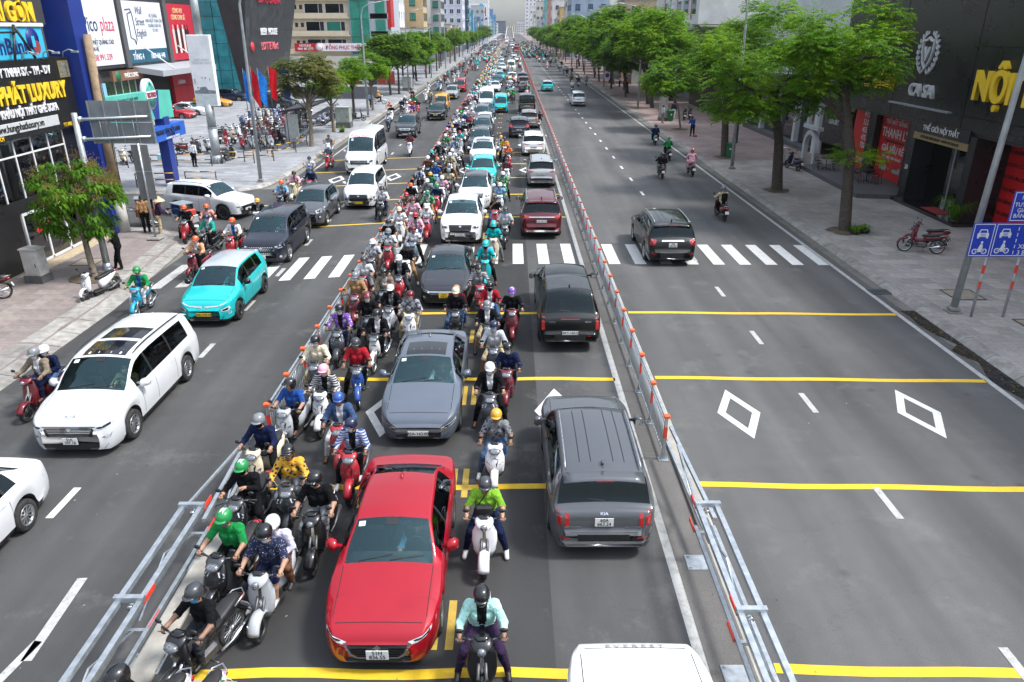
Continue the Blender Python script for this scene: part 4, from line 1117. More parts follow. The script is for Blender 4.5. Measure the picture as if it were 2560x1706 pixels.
def sit(foot='board',arms='grip',lean=0.0,back=0.0,face=(0,-1,0),ride='s'):
 y = back
 J = dict(pelvis=(0,.20 + y,.86),chest=(0,.13 + y - lean,1.14),neck=(0,.085 + y - lean * 1.5,1.325),head=(0,.055 + y - lean * 1.7,1.475),face=face,
    hipR=(.10,.18 + y,.845),hipL=(-.10,.18 + y,.845),shR=(.185,.115 + y - lean,1.27),shL=(-.185,.115 + y - lean,1.27))
 if arms == 'grip':
  for s,k in ((1,'R'),(-1,'L')): J['el' + k] = (s * .315,-.045 + y * .5 - lean * .4,1.075); J['ha' + k] = (s * .315,-.255,1.045)
 elif arms == 'lap':
  for s,k in ((1,'R'),(-1,'L')): J['el' + k] = (s * .27,.10 + y,1.03); J['ha' + k] = (s * .14,-.08 + y,.97)
 elif arms == 'phone':
  J['elR'] = (.26,.0 + y,1.06); J['haR'] = (.08,-.14 + y,1.14); J['elL'] = (-.315,-.045,1.075); J['haL'] = (-.315,-.255,1.045)
 elif arms == 'face':
  J['elL'] = (-.27,-.04 + y,1.07); J['haL'] = (-.07,-.07 + y,1.30); J['elR'] = (.315,-.045,1.075); J['haR'] = (.315,-.255,1.045)
 for s,k in ((1,'R'),(-1,'L')):
  down = foot == 'both' or (foot == 'left' and s < 0) or (foot == 'right' and s > 0)
  if down:
   J['kn' + k] = (s * .27,-.13,.60); J['an' + k] = (s * .37,-.02,.12); J['to' + k] = (s * .39,-.17,.045)
  elif foot == 'pass':
   J['kn' + k] = (s * .25,-.16 + y,.80); J['an' + k] = (s * .24,-.02 + y,.40); J['to' + k] = (s * .24,-.16 + y,.35)
  else:
   J['kn' + k] = (s * .17,-.22,.82); J['an' + k] = (s * .13,-.19,.42); J['to' + k] = (s * .13,-.33,.385)
 return J
def stand(arms='down',stride=.0,lean=0.0,cross=False,bend=0.0):
 J = dict(pelvis=(0,0,.93),chest=(0,-.02 - bend * .5,1.24 - bend * .1),neck=(0,-.03 - bend,1.45 - bend * .25),head=(0,-.05 - bend * 1.2,1.60 - bend * .35),
    hipR=(.095,0,.90),hipL=(-.095,0,.90),shR=(.19,-.02 - bend * .8,1.39 - bend * .2),shL=(-.19,-.02 - bend * .8,1.39 - bend * .2),
    knR=(.10,-.03 - stride,.50),knL=(-.10,-.03 + stride,.50),anR=(.10,.02 - stride * 1.3,.09),anL=(-.10,.02 + stride * 1.6,.09),toR=(.11,-.13 - stride * 1.3,.04),toL=(-.11,-.13 + stride * 1.6,.04))
 for s,k in ((1,'R'),(-1,'L')):
  if arms == 'down': J['el' + k] = (s * .25,.03,1.12); J['ha' + k] = (s * .25,-.05,.88)
  elif arms == 'front': J['el' + k] = (s * .25,-.06 - bend,1.12); J['ha' + k] = (s * .16,-.30 - bend,1.05)
  elif arms == 'fold': J['el' + k] = (s * .24,-.06,1.13); J['ha' + k] = (-s * .06,-.22,1.16)
 if cross: J['anL'] = (.02,-.22,.09); J['toL'] = (.02,-.36,.04); J['knL'] = (-.05,-.14,.50)
 return J
SLEEVE = {'long': {'shirt','upper','fore'},'short': {'shirt','upper'}}
LEG = {'long': {'thigh','calf'},'short': {'thigh'}}
POSE = {}
def pose(name,J,h=.02):
 P = person_prims(J)
 tags = ['shirt','upper','fore','hand','thigh','calf','foot','head']
 A = np.array([p[0] for p in P]); B = np.array([p[1] for p in P])
 lo = np.minimum(A,B).min(0) - .15; hi = np.maximum(A,B).max(0) + .15
 def field(X,want=False):
  X = X.astype(np.float32)
  best = np.full(len(X),9.,np.float32); tag = np.zeros(len(X),int); k = .028
  for a,b,ra,rb,tg in P:
   ab = (b - a).astype(np.float32); t = np.clip(((X - a.astype(np.float32)) @ ab) / max(1e-9,float(ab @ ab)),0,1)
   d = np.linalg.norm(X - (a + t[:,None] * ab).astype(np.float32),axis=1) - (ra + (rb - ra) * t)
   if want: tag = np.where(d < best,tags.index(tg),tag); best = np.minimum(best,d)
   else:
    hh = np.clip(.5 + .5 * (best - d) / k,0,1)
    best = best + (d - best) * hh - k * hh * (1 - hh)
  return tag if want else best
 V,Q = surface_nets(field,lo,hi,h)
 tg = field(V,True)
 N = np.zeros_like(V)
 c = np.cross(V[Q[:,2]] - V[Q[:,0]],V[Q[:,3]] - V[Q[:,1]])
 for i in range(4): np.add.at(N,Q[:,i],c)
 N /= np.linalg.norm(N,axis=1)[:,None] + 1e-9
 ft = tg[Q[:,0]]
 he = np.array(J['head'],float); f = np.array(J.get('face',(0,-1,0)),float)
 def region(sel,off,nm,m,wr=0.0):
  fs = Q[sel]
  u,inv = np.unique(fs,return_inverse=True)
  W_ = wr * (np.sin(V[u,2] * 88 + V[u,0] * 41) + np.sin(V[u,1] * 57 - V[u,0] * 70 + V[u,2] * 23)) if wr else 0
  vv = V[u] + N[u] * (off + W_)[:,None] if wr else V[u] + N[u] * off
  me = bpy.data.meshes.new(nm)
  me.from_pydata(vv.tolist(),[],inv.reshape(-1,4).tolist())
  me.materials.append(m); me.polygons.foreach_set('use_smooth',[True] * len(fs))
  return me
 ix = lambda names: np.isin(ft,[tags.index(n) for n in names])
 cen = V[Q].mean(1)
 D = dict(J=J)
 for sk,m in (('skin',SKIN),('skin_dark',SKIN_D)):
  mb = MB(); mb.add(V.tolist(),Q.tolist(),0,True);
  o = len(mb.f); finger_mesh(mb,J)
  sd_ = np.array([-f[1],f[0],0])
  for s in (1,-1):
   e = he + f * .086 + sd_ * s * .034 + [0,0,.012]
   mb.add([e + sd_ * .016,e + [0,0,.008] + f * .004,e - sd_ * .016,e - [0,0,.008] + f * .004],[(0,1,2,3)],1)
  D[sk] = mb.mesh('person',[m,HAIR],False)
 for n_,st_ in SLEEVE.items():
  D['top_' + n_] = region(ix(st_),.012,'shirt',CLOTH,.0024)
 for n_,st_ in LEG.items():
  D['leg_' + n_] = region(ix(st_) | (ix({'shirt'}) & (cen[:,2] < J['pelvis'][2] + .03)),.009,'trousers',CLOTH,.002)
 D['front'] = region(ix({'shirt'}) & (np.abs(cen[:,0]) < .05 + .02 * np.clip((cen[:,2] - J['pelvis'][2]) * 3,0,1)) & (cen[:,1] < J['chest'][1] * .5 + J['pelvis'][1] * .5 - .05) & (cen[:,2] > J['pelvis'][2] + .06),.0165,'shirt_front',CLOTH)
 D['foot'] = region(ix({'foot'}),.010,'shoes',PLAST)
 hd = ix({'head'})
 r = cen - he
 D['mask'] = region(hd & ((r @ f) > .03) & (r[:,2] < -.005) & (r[:,2] > -.125),.010,'face_mask',CLOTH)
 D['hair'] = region(hd & (((r[:,2] > .045)) | (((r @ f) < .02) & (r[:,2] > -.06))),.014,'hair',HAIR)
 POSE[name] = D
for nm,J in (('ride',sit()),('left',sit('left')),('both',sit('both',lean=.02)),('right',sit('right',lean=.04)),('phone',sit('both','phone',.03)),('face',sit('left','face')),
    ('lookl',sit('left',face=(-.64,-.77,0))),('lookr',sit('both',face=(.6,-.8,0))),('pass',sit('pass','lap',back=.30,lean=-.02)),('stand',stand()),('walk',stand('down',.13)),('vendor',stand('front',0,bend=.10)),('lean',stand('fold',cross=True)),('sweep',stand('front',.06,bend=.16))):
 pose(nm,J)
# helmets
def helmet(kind):
 m = MB(); n = 18
 if kind == 'half':
  prof = [(.128,-.035),(.133,-.01),(.134,.03),(.124,.07),(.100,.107),(.06,.130),(.0,.138)]
 else:
  prof = [(.120,-.10),(.134,-.06),(.140,-.01),(.139,.04),(.126,.085),(.098,.122),(.055,.143),(.0,.150)]
 V = []; F = []
 for r_,h in prof:
  for k in range(n):
   t = 2 * math.pi * k / n
   x,y = math.sin(t),-math.cos(t)          # k=0 is the front (-y)
   front = max(0,-y)
   hh = h
   if kind != 'half' and h < .03 and front > .45: hh = .045 - .0 * h
   V.append((x * r_ * .92,y * r_ * 1.08,hh))
 for i in range(len(prof) - 1):
  for k in range(n): F.append((i * n + k,i * n + (k + 1) % n,(i + 1) * n + (k + 1) % n,(i + 1) * n + k))
 m.add(V,F,0,True)
 br = MB()
 a = np.linspace(-.85,.85,9); z0 = .0 if kind == 'half' else .045
 br.loft([[(math.sin(t) * .125,-math.cos(t) * .142,z0 + .012),(math.sin(t) * .135,-math.cos(t) * .145 - .055 * math.cos(t),z0 - .006),(math.sin(t) * .135,-math.cos(t) * .145 - .055 * math.cos(t),z0 - .013),(math.sin(t) * .125,-math.cos(t) * .142,z0)] for t in a])
 vs = MB()
 vs.loft([[(math.sin(t) * .132,-math.cos(t) * .152,z0 + .01),(math.sin(t) * .136,-math.cos(t) * .165,z0 - .05),(math.sin(t) * .128,-math.cos(t) * .155,z0 - .085),(math.sin(t) * .124,-math.cos(t) * .147,z0 - .05)] for t in np.linspace(-1.1,1.1,9)])
 sp = MB()
 for x in (-.022,.022):
  sp.loft([[(x - .013,-.139 * math.cos(t),.139 * math.sin(t) + .004),(x + .013,-.139 * math.cos(t),.139 * math.sin(t) + .004),(x + .013,-.130 * math.cos(t),.130 * math.sin(t)),(x - .013,-.130 * math.cos(t),.130 * math.sin(t))] for t in np.linspace(.25,2.8,10)])
 sk = MB()
 for s in (1,-1): sk.tube([(s * .118,.0,-.03),(s * .09,-.02,-.10),(0,-.03,-.145)],.006,5)
 return m.mesh('helmet',[GLOSS],False),br.mesh('peak',[GLOSS]),vs.mesh('visor',[glassmat('visor_glass',(.10,.10,.11))]),sp.mesh('stripe',[GLOSS]),sk.mesh('strap',[BLACK])
HELM = {k: helmet(k) for k in ('half','open')}
def conical_hat():
 m = MB(); m.lathe([(.26,-.06),(.13,.06),(.0,.17)],24,smooth=True); m.lathe([(.26,-.06),(.25,-.065),(.12,.04)],24)
 return m.mesh('conical_hat',[mat('palm_leaf',(.62,.52,.34),.8,var=.25,scale=30)])
CONE = conical_hat()
def backpack():
 m = MB(); m.box(-.15,.15,.13,.27,-.22,.20,b=.05); m.box(-.11,.11,.26,.31,-.18,.02,b=.03)
 return m.mesh('backpack',[CLOTH])
BPACK = backpack()
def put_person(ps,loc,rz,top,leg,helm=None,hk='half',mask=None,sleeve='long',trouser='long',shoes=(.03,.03,.03),skin='skin',label=None,group=None,peak=None,visor=False,stripes=None,hat=None,hair=False,pack=None,scale=1.0,light=False,inner=None):
 D = POSE[ps]
 o = ob('person',D[skin],loc=loc,rz=rz,label=label,cat='person',group=group)
 if scale != 1.0: o.scale = (scale,) * 3
 ob('shirt',D['top_' + sleeve],o,color=top)
 if inner is not None: ob('shirt_front',D['front'],o,color=inner)
 ob('trousers',D['leg_' + trouser],o,color=leg)
 he = D['J']['head']; f = D['J'].get('face',(0,-1,0)); hz = math.atan2(f[0],-f[1])
 if shoes is not None: ob('shoes',D['foot'],o,color=shoes)['kind'] = 'stuff'
 if mask is not None: ob('face_mask',D['mask'],o,color=mask)
 if helm is not None:
  H_ = HELM[hk]
  h = ob('helmet',H_[0],o,loc=(he[0],he[1],he[2] + .035),rz=hz,color=helm)
  if not light:
   ob('peak',H_[1],h,color=peak or helm)
   ob('strap',H_[4],h)['kind'] = 'stuff'
  if visor: ob('visor',H_[2],h)
  if stripes is not None: ob('stripe',H_[3],h,color=stripes)['kind'] = 'stuff'
 elif hat: ob('conical_hat',CONE,o,loc=(he[0],he[1],he[2] + .075))
 elif hair: ob('hair',D['hair'],o)
 if pack is not None: ob('backpack',BPACK,o,loc=(0,D['J']['chest'][1],D['J']['chest'][2]),color=pack)
 return o
# ------------------------------------------------------------------ motorbikes
def ring(y,z,hx,hz,tilt=0.0,ex=2.4,n=12): return ell((0,y,z),hx,hz,n,ex,'xz',tilt)
def spoked(r,wd,style):
 t = MB(); h = wd / 2
 t.lathe([(r * .80,-h * .7),(r * .92,-h),(r * .985,-h * .5),(r,0),(r * .985,h * .5),(r * .92,h),(r * .80,h * .7)],24,'x')
 m = MB()
 m.lathe([(r * .80,-h * .7),(r * .74,-h * .6),(r * .74,h * .6),(r * .80,h * .7)],24,'x')
 m.lathe([(0,-h * .8),(r * .16,-h * .8),(r * .16,h * .8),(0,h * .8)],12,'x')
 k = 5 if style == 'cast' else 18
 for i in range(k):
  a = 2 * math.pi * i / k
  w_ = .018 if style == 'cast' else .0035
  m.tube([(0,r * .1 * math.cos(a),r * .1 * math.sin(a)),(0,r * .76 * math.cos(a + .15),r * .76 * math.sin(a + .15))],w_,4,cap=False,smooth=False)
 if style == 'cast': m.lathe([(r * .22,h * .9),(r * .46,h * .9),(r * .46,h * .7),(r * .22,h * .7)],16,'x')
 return t.mesh('tyre',[RUBBER]),m.mesh('rim',[ALLOY if style != 'cast' else mat('dark_alloy',(.05,.05,.052),.4,.6)])
def bike_template(kind):
 """step-through scooters and underbones; nose at -y"""
 parts = []
 under = kind == 'underbone'; vespa = kind == 'vespa'; sport = kind == 'sport'
 r = .30 if under else (.245 if vespa else .275)
 wd = .075 if under else .10
 yf,yr = -.62,.62
 ty,rim = spoked(r,wd,'wire' if under else 'cast')
 for y in (yf,yr): parts.append(('wheel',ty,None,(0,y,r),[('rim',rim,None,None,[])]))
 fk = MB()
 for s in (1,-1): fk.tube([(s * .065,yf,r),(s * .06,yf + .07,r + .22),(s * .05,yf + .22,.66)],[.022,.024,.026],8)
 parts.append(('fork',fk.mesh('fork',[ENGINE if not under else ALLOY]),None,None,[]))
 fd = MB(); fr_ = r + .035; w_ = .075 if under else (.10 if vespa else .085)
 fd.loft([[(x * w_,yf + (fr_ - .04 * abs(x) ** 2) * math.cos(a),r + (fr_ - .045 * abs(x) ** 2) * math.sin(a)) for x in (-1,-.6,0,.6,1)] + [(x * w_ * .85,yf + (fr_ - .02 - .045 * abs(x) ** 2) * math.cos(a),r + (fr_ - .02 - .045 * abs(x) ** 2) * math.sin(a)) for x in (1,.6,0,-.6,-1)] for a in np.linspace(R(18),R(172),12)])
 parts.append(('front_fender',fd.mesh('front_fender',[GLOSS]),'body',None,[]))
 # leg shield / front fairing
 sh = MB()
 if vespa:
  st_ = [(-.40,.30,.13,.05),(-.40,.42,.19,.06),(-.375,.60,.225,.065),(-.345,.78,.215,.06),(-.325,.90,.15,.055),(-.32,.95,.09,.05)]
 elif sport:
  st_ = [(-.46,.36,.10,.07),(-.49,.50,.16,.10),(-.50,.64,.205,.12),(-.455,.78,.20,.10),(-.39,.90,.15,.07),(-.36,.96,.10,.05)]
 elif under:
  st_ = [(-.36,.36,.10,.05),(-.38,.52,.15,.06),(-.40,.68,.165,.075),(-.385,.82,.14,.07),(-.355,.92,.10,.06),(-.34,.96,.07,.04)]
 else:
  st_ = [(-.40,.32,.11,.055),(-.435,.46,.165,.075),(-.45,.62,.20,.085),(-.42,.78,.19,.08),(-.375,.89,.145,.065),(-.35,.95,.09,.05)]
 sh.loft([ell((0,y,z),hx,dy,14,2.3,'xy',R(18)) for y,z,hx,dy in st_])
 parts.append(('front_fairing',sh.mesh('front_fairing',[GLOSS]),'body',None,[]))
 bv = BVHTree.FromPolygons([Vector(v) for v in sh.v],sh.f)
 def on(pts,off=.006):
  out = []
  for x,z in pts:
   h_ = bv.ray_cast(Vector((x,-2,z)),Vector((0,1,0)))[0]
   out.append((x,(h_.y if h_ is not None else -.38) - off,z))
  return out
 ac = MB()   # insets and turn lamps lie on the fairing
 if vespa:
  ac.add(on([(-.022,.84),(.022,.84),(.030,.62),(.018,.42),(-.018,.42),(-.030,.62)],.012),[(0,1,2,3,4,5)])
  parts.append(('front_trim',ac.mesh('front_trim',[CHROME]),None,None,[]))
 else:
  for s in (1,-1):
   m_ = MB(); q = on([(s * .03,.40),(s * .085,.47),(s * .145,.58),(s * .175,.72),(s * .105,.68),(s * .06,.58),(s * .02,.47)])
   m_.add(q,[(0,1,5,6),(1,2,4,5),(2,3,4)])
   parts.append(('turn_signal',m_.mesh('turn_signal',[BLENS]),None,None,[]))
  ac.add(on([(-.075,.76),(0,.79),(.075,.76),(.04,.60),(0,.52),(-.04,.60)]),[(0,1,4,5),(1,2,3,4)])
  parts.append(('front_grille',ac.mesh('front_grille',[BLACK]),None,None,[]))
  lw_ = MB(); lw_.loft([ell((0,y,z),hx * 1.04,dy * 1.06,12,2.3,'xy',R(18)) for y,z,hx,dy in ((st_[0][0] + .01,st_[0][1] - .02,st_[0][2],st_[0][3]),(st_[0][0] * .5 + st_[1][0] * .5,(st_[0][1] + st_[1][1]) / 2,(st_[0][2] + st_[1][2]) / 2,(st_[0][3] + st_[1][3]) / 2))])
  parts.append(('lower_fairing',lw_.mesh('lower_fairing',[BLACK]),None,None,[]))
  if sport:
   m_ = MB(); q = on([(.06,.83),(.17,.80),(.18,.74),(.10,.76),(-.06,.83),(-.17,.80),(-.18,.74),(-.10,.76)])
   m_.add(q,[(0,1,2,3),(4,7,6,5)])
   parts.append(('daytime_lamp',m_.mesh('daytime_lamp',[LENS]),None,None,[]))
 # handlebar cowl with headlight
 cw = MB(); zc = 1.00 if not sport else .97
 cw.loft([ell((0,y,z),hx,hz,12,2.5,'xz',R(-25)) for y,z,hx,hz in ((-.52,zc - .035,.07,.045),(-.49,zc - .02,.125,.07),(-.43,zc,.16,.075),(-.36,zc + .02,.165,.06),(-.31,zc + .03,.12,.04))])
 parts.append(('headlight_cowl',cw.mesh('headlight_cowl',[GLOSS]),'cowl',None,[]))
 hl = MB()
 if vespa: hl.lathe([(0,-.575),(.05,-.565),(.065,-.54),(.06,-.51)],16,'y',(0,0,zc - .03))
 else: hl.loft([ell((0,y,z),hx,hz,12,2.2,'xz',R(-25)) for y,z,hx,hz in ((-.575,zc - .045,.04,.022),(-.56,zc - .04,.095,.05),(-.515,zc - .03,.125,.066))])
 parts.append(('headlight',hl.mesh('headlight',[BLENS]),None,None,[]))
 ip = MB(); ip.loft([ell((0,y,z),hx,.018,10,2.6,'xz') for y,z,hx in ((-.42,zc + .075,.06),(-.36,zc + .088,.11),(-.29,zc + .075,.10),(-.27,zc + .06,.06))])
 parts.append(('instrument_panel',ip.mesh('instrument_panel',[GBLACK]),None,None,[]))
 hb = MB(); hb.tube([(-.12,-.36,zc + .02),(.12,-.36,zc + .02)],.016,8)
 for s in (1,-1):
  hb.tube([(s * .10,-.36,zc + .02),(s * .22,-.33,zc + .035)],.016,8); hb.tube([(s * .22,-.33,zc + .035),(s * .36,-.29,zc + .02)],.019,8,1)
  hb.tube([(s * .24,-.36,zc + .03),(s * .36,-.37,zc + .01)],.006,5)
 parts.append(('handlebar',hb.mesh('handlebar',[ENGINE,RUBBER]),None,None,[]))
 for s in (1,-1):
  mr = MB(); mr.tube([(s * .20,-.34,zc + .05),(s * .25,-.36,zc + .13),(s * .30,-.36,zc + .19)],.006,5)
  mr.loft([[(s * .31 + .062 * math.cos(a) * k,-.365 + d,zc + .215 + .04 * math.sin(a) * k) for a in np.linspace(0,2 * math.pi,12,False)] for d,k in ((-.025,.35),(-.018,.8),(0,1),(.006,.92))])
  parts.append(('mirror',mr.mesh('mirror',[BLACK]),None,None,[]))
 # floor and rear body
 fl = MB()
 if under:
  fl.loft([ring(y,z,hx,hz) for y,z,hx,hz in ((-.36,.62,.06,.08),(-.18,.52,.055,.09),(.02,.52,.06,.10),(.16,.60,.08,.10))])
  parts.append(('frame_cover',fl.mesh('frame_cover',[GLOSS]),'body',None,[]))
  en = MB(); en.box(-.11,.11,-.16,.22,.24,.46,b=.05); en.tube([(-.02,-.16,.36),(-.02,-.32,.36)],.055,10)
  for s in (1,-1): en.tube([(s * .10,.0,.27),(s * .26,.0,.27)],.015,6)
  parts.append(('engine',en.mesh('engine',[ENGINE]),None,None,[]))
 else:
  fl.box(-.17,.17,-.36,.12,.28,.335,b=.03); fl.box(-.13,.13,-.30,.15,.20,.285,b=.03)
  parts.append(('floorboard',fl.mesh('floorboard',[BLACK]),None,None,[]))
  en = MB(); en.box(-.14,.02,.30,.66,.24,.42,b=.05); en.box(-.10,.10,.10,.42,.26,.40,b=.04)
  parts.append(('engine',en.mesh('engine',[ENGINE]),None,None,[]))
 rb = MB()
 if vespa: st_ = [(.08,.52,.12,.17),(.20,.52,.17,.19),(.40,.52,.215,.18),(.62,.55,.20,.155),(.80,.60,.13,.11),(.88,.63,.06,.06)]
 elif under: st_ = [(.06,.62,.075,.10),(.22,.63,.11,.10),(.45,.66,.115,.085),(.70,.70,.095,.065),(.88,.73,.055,.045)]
 elif sport: st_ = [(.06,.50,.10,.16),(.20,.53,.145,.17),(.42,.58,.165,.14),(.65,.67,.14,.10),(.86,.75,.08,.06),(.94,.78,.04,.03)]
 else: st_ = [(.06,.50,.11,.17),(.20,.52,.155,.19),(.42,.56,.175,.16),(.66,.62,.155,.12),(.84,.68,.10,.08),(.90,.70,.06,.05)]
 rb.loft([ring(y,z,hx,hz,0,2.6) for y,z,hx,hz in st_])
 parts.append(('rear_body',rb.mesh('rear_body',[GLOSS]),'body',None,[]))
 se = MB(); zs = .735
 se.loft([ring(y,z,hx,hz,0,3.0) for y,z,hx,hz in ((-.02,zs - .02,.06,.03),(.05,zs,.11,.05),(.25,zs + .005,.135,.055),(.42,zs + .02,.135,.06),(.60,zs + .055,.12,.055),(.78,zs + .065,.09,.045),(.84,zs + .06,.05,.03))])
 parts.append(('seat',se.mesh('seat',[SEATM]),None,None,[]))
 gr = MB()
 gr.tube([(-.12,.62,.76),(-.11,.86,.80),(0,.95,.81),(.11,.86,.80),(.12,.62,.76)],.014,6)
 parts.append(('grab_rail',gr.mesh('grab_rail',[ALLOY if not sport else BLACK]),None,None,[]))
 tl = MB(); zt_ = st_[-1][1]; ytl = st_[-1][0]
 tl.loft([ell((0,y,z),hx,hz,10,2.4) for y,z,hx,hz in ((ytl - .07,zt_ - .01,.085,.045),(ytl + .015,zt_ - .01,.08,.042),(ytl + .035,zt_ - .01,.05,.025))])
 parts.append(('tail_light',tl.mesh('tail_light',[REDL]),None,None,[]))
 mg = MB(); mg.add([(-.07,.80,.56),(.07,.80,.56),(.085,.98,.38),(-.085,.98,.38),(-.06,.80,.54),(.06,.80,.54),(.07,.965,.37),(-.07,.965,.37)],[(0,1,2,3),(4,7,6,5),(0,4,5,1),(1,5,6,2),(2,6,7,3),(3,7,4,0)])
 parts.append(('rear_fender',mg.mesh('rear_fender',[BLACK]),None,None,[]))
 pl = MB(); pl.add([(-.095,.93,.565),(.095,.93,.565),(.095,.985,.43),(-.095,.985,.43),(-.095,.92,.56),(.095,.92,.56),(.095,.975,.425),(-.095,.975,.425)],[(0,1,2,3),(4,7,6,5),(0,4,5,1),(1,5,6,2),(2,6,7,3),(3,7,4,0)])
 parts.append(('number_plate',pl.mesh('number_plate',[PLATEW]),None,None,[]))
 ex = MB(); ex.tube([(.13,.20,.27),(.15,.42,.27),(.15,.50,.30),(.16,.86,.38)],[.02,.022,.05,.052],10)
 parts.append(('exhaust',ex.mesh('exhaust',[ENGINE if not under else CHROME]),None,None,[]))
 sk = MB(); sk.tube([(-.10,.10,.28),(-.24,.16,.02)],.012,6)
 parts.append(('kickstand',sk.mesh('kickstand',[ENGINE]),None,None,[]))
 return parts
BIKES = {k: bike_template(k) for k in ('scooter','sport','vespa','underbone')}
def put_bike(kind,loc,rz,col,label,group=None,cowl=None,far=False,lean=0.0):
 root = ob('motorbike',None,loc=loc,rz=rz,label=label,cat='motorbike',group=group)
 root.empty_display_size = .2
 if lean: root.rotation_euler = (0,lean,rz)
 put_parts(BIKES[kind],root,dict(body=col,cowl=cowl or col))
 return root
# small far versions: one mesh each
def joined(parts,name,only=None):
 m = MB(); mats = []
 for p in parts:
  if only and p[0] in only: continue
  for (me,loc) in [(p[1],p[3])] + [(c[1],p[3]) for c in p[4]]:
   mi = []
   for x in me.materials:
    if x not in mats: mats.append(x)
    mi.append(mats.index(x))
   l = Vector(loc or (0,0,0))
   o = len(m.v); m.v.extend([tuple(v.co + l) for v in me.vertices])
   for q in me.polygons: m.f.append(tuple(i + o for i in q.vertices)); m.m.append(mi[q.material_index]); m.sm.append(q.use_smooth)
 return m.mesh(name,mats,False)
FARBIKE = {k: joined(BIKES[k],'motorbike',('kickstand','grab_rail','rear_fender','front_grille')) for k in ('scooter','sport','underbone')}
# ------------------------------------------------------------------ barriers
ORANGE = mat('reflector_orange',(.85,.13,.025),.4,var=.15,scale=10)
ORANGE_H = mat('reflector_red',(.80,.06,.03),.4,var=.15,scale=10)
def picket(x,y0,pitch,npost,nfar,label,side):
 root = ob('steel_barrier',None,loc=(x,y0,0),label=label,cat='barrier')
 pm = MB(); pm.box(-.03,.03,-.03,.03,0,1.06); pm.box(-.11,.11,-.09,.09,0,.02)
 for s in (1,-1): pm.add([(s * .03,-.008,.02),(s * .10,-.008,.02),(s * .03,-.008,.22),(s * .03,.008,.02),(s * .10,.008,.02),(s * .03,.008,.22)],[(0,1,2),(3,5,4),(1,4,5,2)])
 post = pm.mesh('post',[STEEL])
 cm = MB(); cm.box(-.065,.065,-.065,.065,1.06,1.13,b=.01); cap = cm.mesh('post_cap',[ORANGE])
 rm = MB(); rm.box(-.036,.036,-.036,.036,.56,.84); ref = rm.mesh('reflector',[ORANGE_H])
 tm = MB(); tm.box(-.025,.025,0,pitch - .06,1.0,1.05); top = tm.mesh('top_rail',[STEEL])
 lm = MB(); lm.box(-.018,.018,0,pitch - .06,.0,.035); low = lm.mesh('rail',[STEEL])
 NB = 10
 bm_ = MB(); bm_.tube([(0,0,.17),(0,0,.88)],.0145,6); bal = bm_.mesh('baluster',[STEEL])
 am = MB(); am.tube([(0,.055 * math.cos(a) ,.80 + .055 * math.sin(a)) for a in np.linspace(0,math.pi,7)],.009,5); arch = am.mesh('arch',[STEEL])
 nb = 0
 for i in range(npost):
  y = i * pitch
  p = ob('post',post,root,loc=(0,y,0)); ob('post_cap',cap,p); ob('reflector',ref,p)
  ob('top_rail',top,root,loc=(0,y + .03,0)); ob('rail',low,root,loc=(0,y + .03,.14)); ob('rail',low,root,loc=(0,y + .03,.88))
  if i < 26:
   for j in range(NB):
    ob('baluster',bal,root,loc=(0,y + pitch * (j + 1) / (NB + 1),0)); nb += 1
 far = MB()
 for i in range(26,npost):
  for j in range(NB):
   y = i * pitch + pitch * (j + 1) / (NB + 1); far.box(-.011,.011,y - .011,y + .011,.17,.88)
 ob('baluster_run',far.mesh('baluster_run',[STEEL],False),root)['kind'] = 'stuff'
 far = MB()
 for i in range(npost,nfar):
  y = i * pitch
  far.box(-.03,.03,y - .03,y + .03,0,1.06,0); far.box(-.065,.065,y - .065,y + .065,1.06,1.13,1); far.box(-.036,.036,y - .036,y + .036,.50,.90,2)
  far.box(-.025,.025,y,y + pitch,1.0,1.05,0); far.box(-.02,.02,y,y + pitch,.14,.18,0)
  for j in range(5): far.box(-.012,.012,y + j * .3 + .2,y + j * .3 + .225,.17,.95,0)
 ob('far_barrier_run',far.mesh('far_barrier_run',[STEEL,ORANGE,ORANGE_H],False),root)['kind'] = 'stuff'
picket(XL,14.78,1.58,66,420,'long steel picket barrier with orange caps beside the motorbike queue',-1)
picket(XR,14.22,1.66,66,400,'long steel picket barrier with orange caps on the median kerb strip',1)
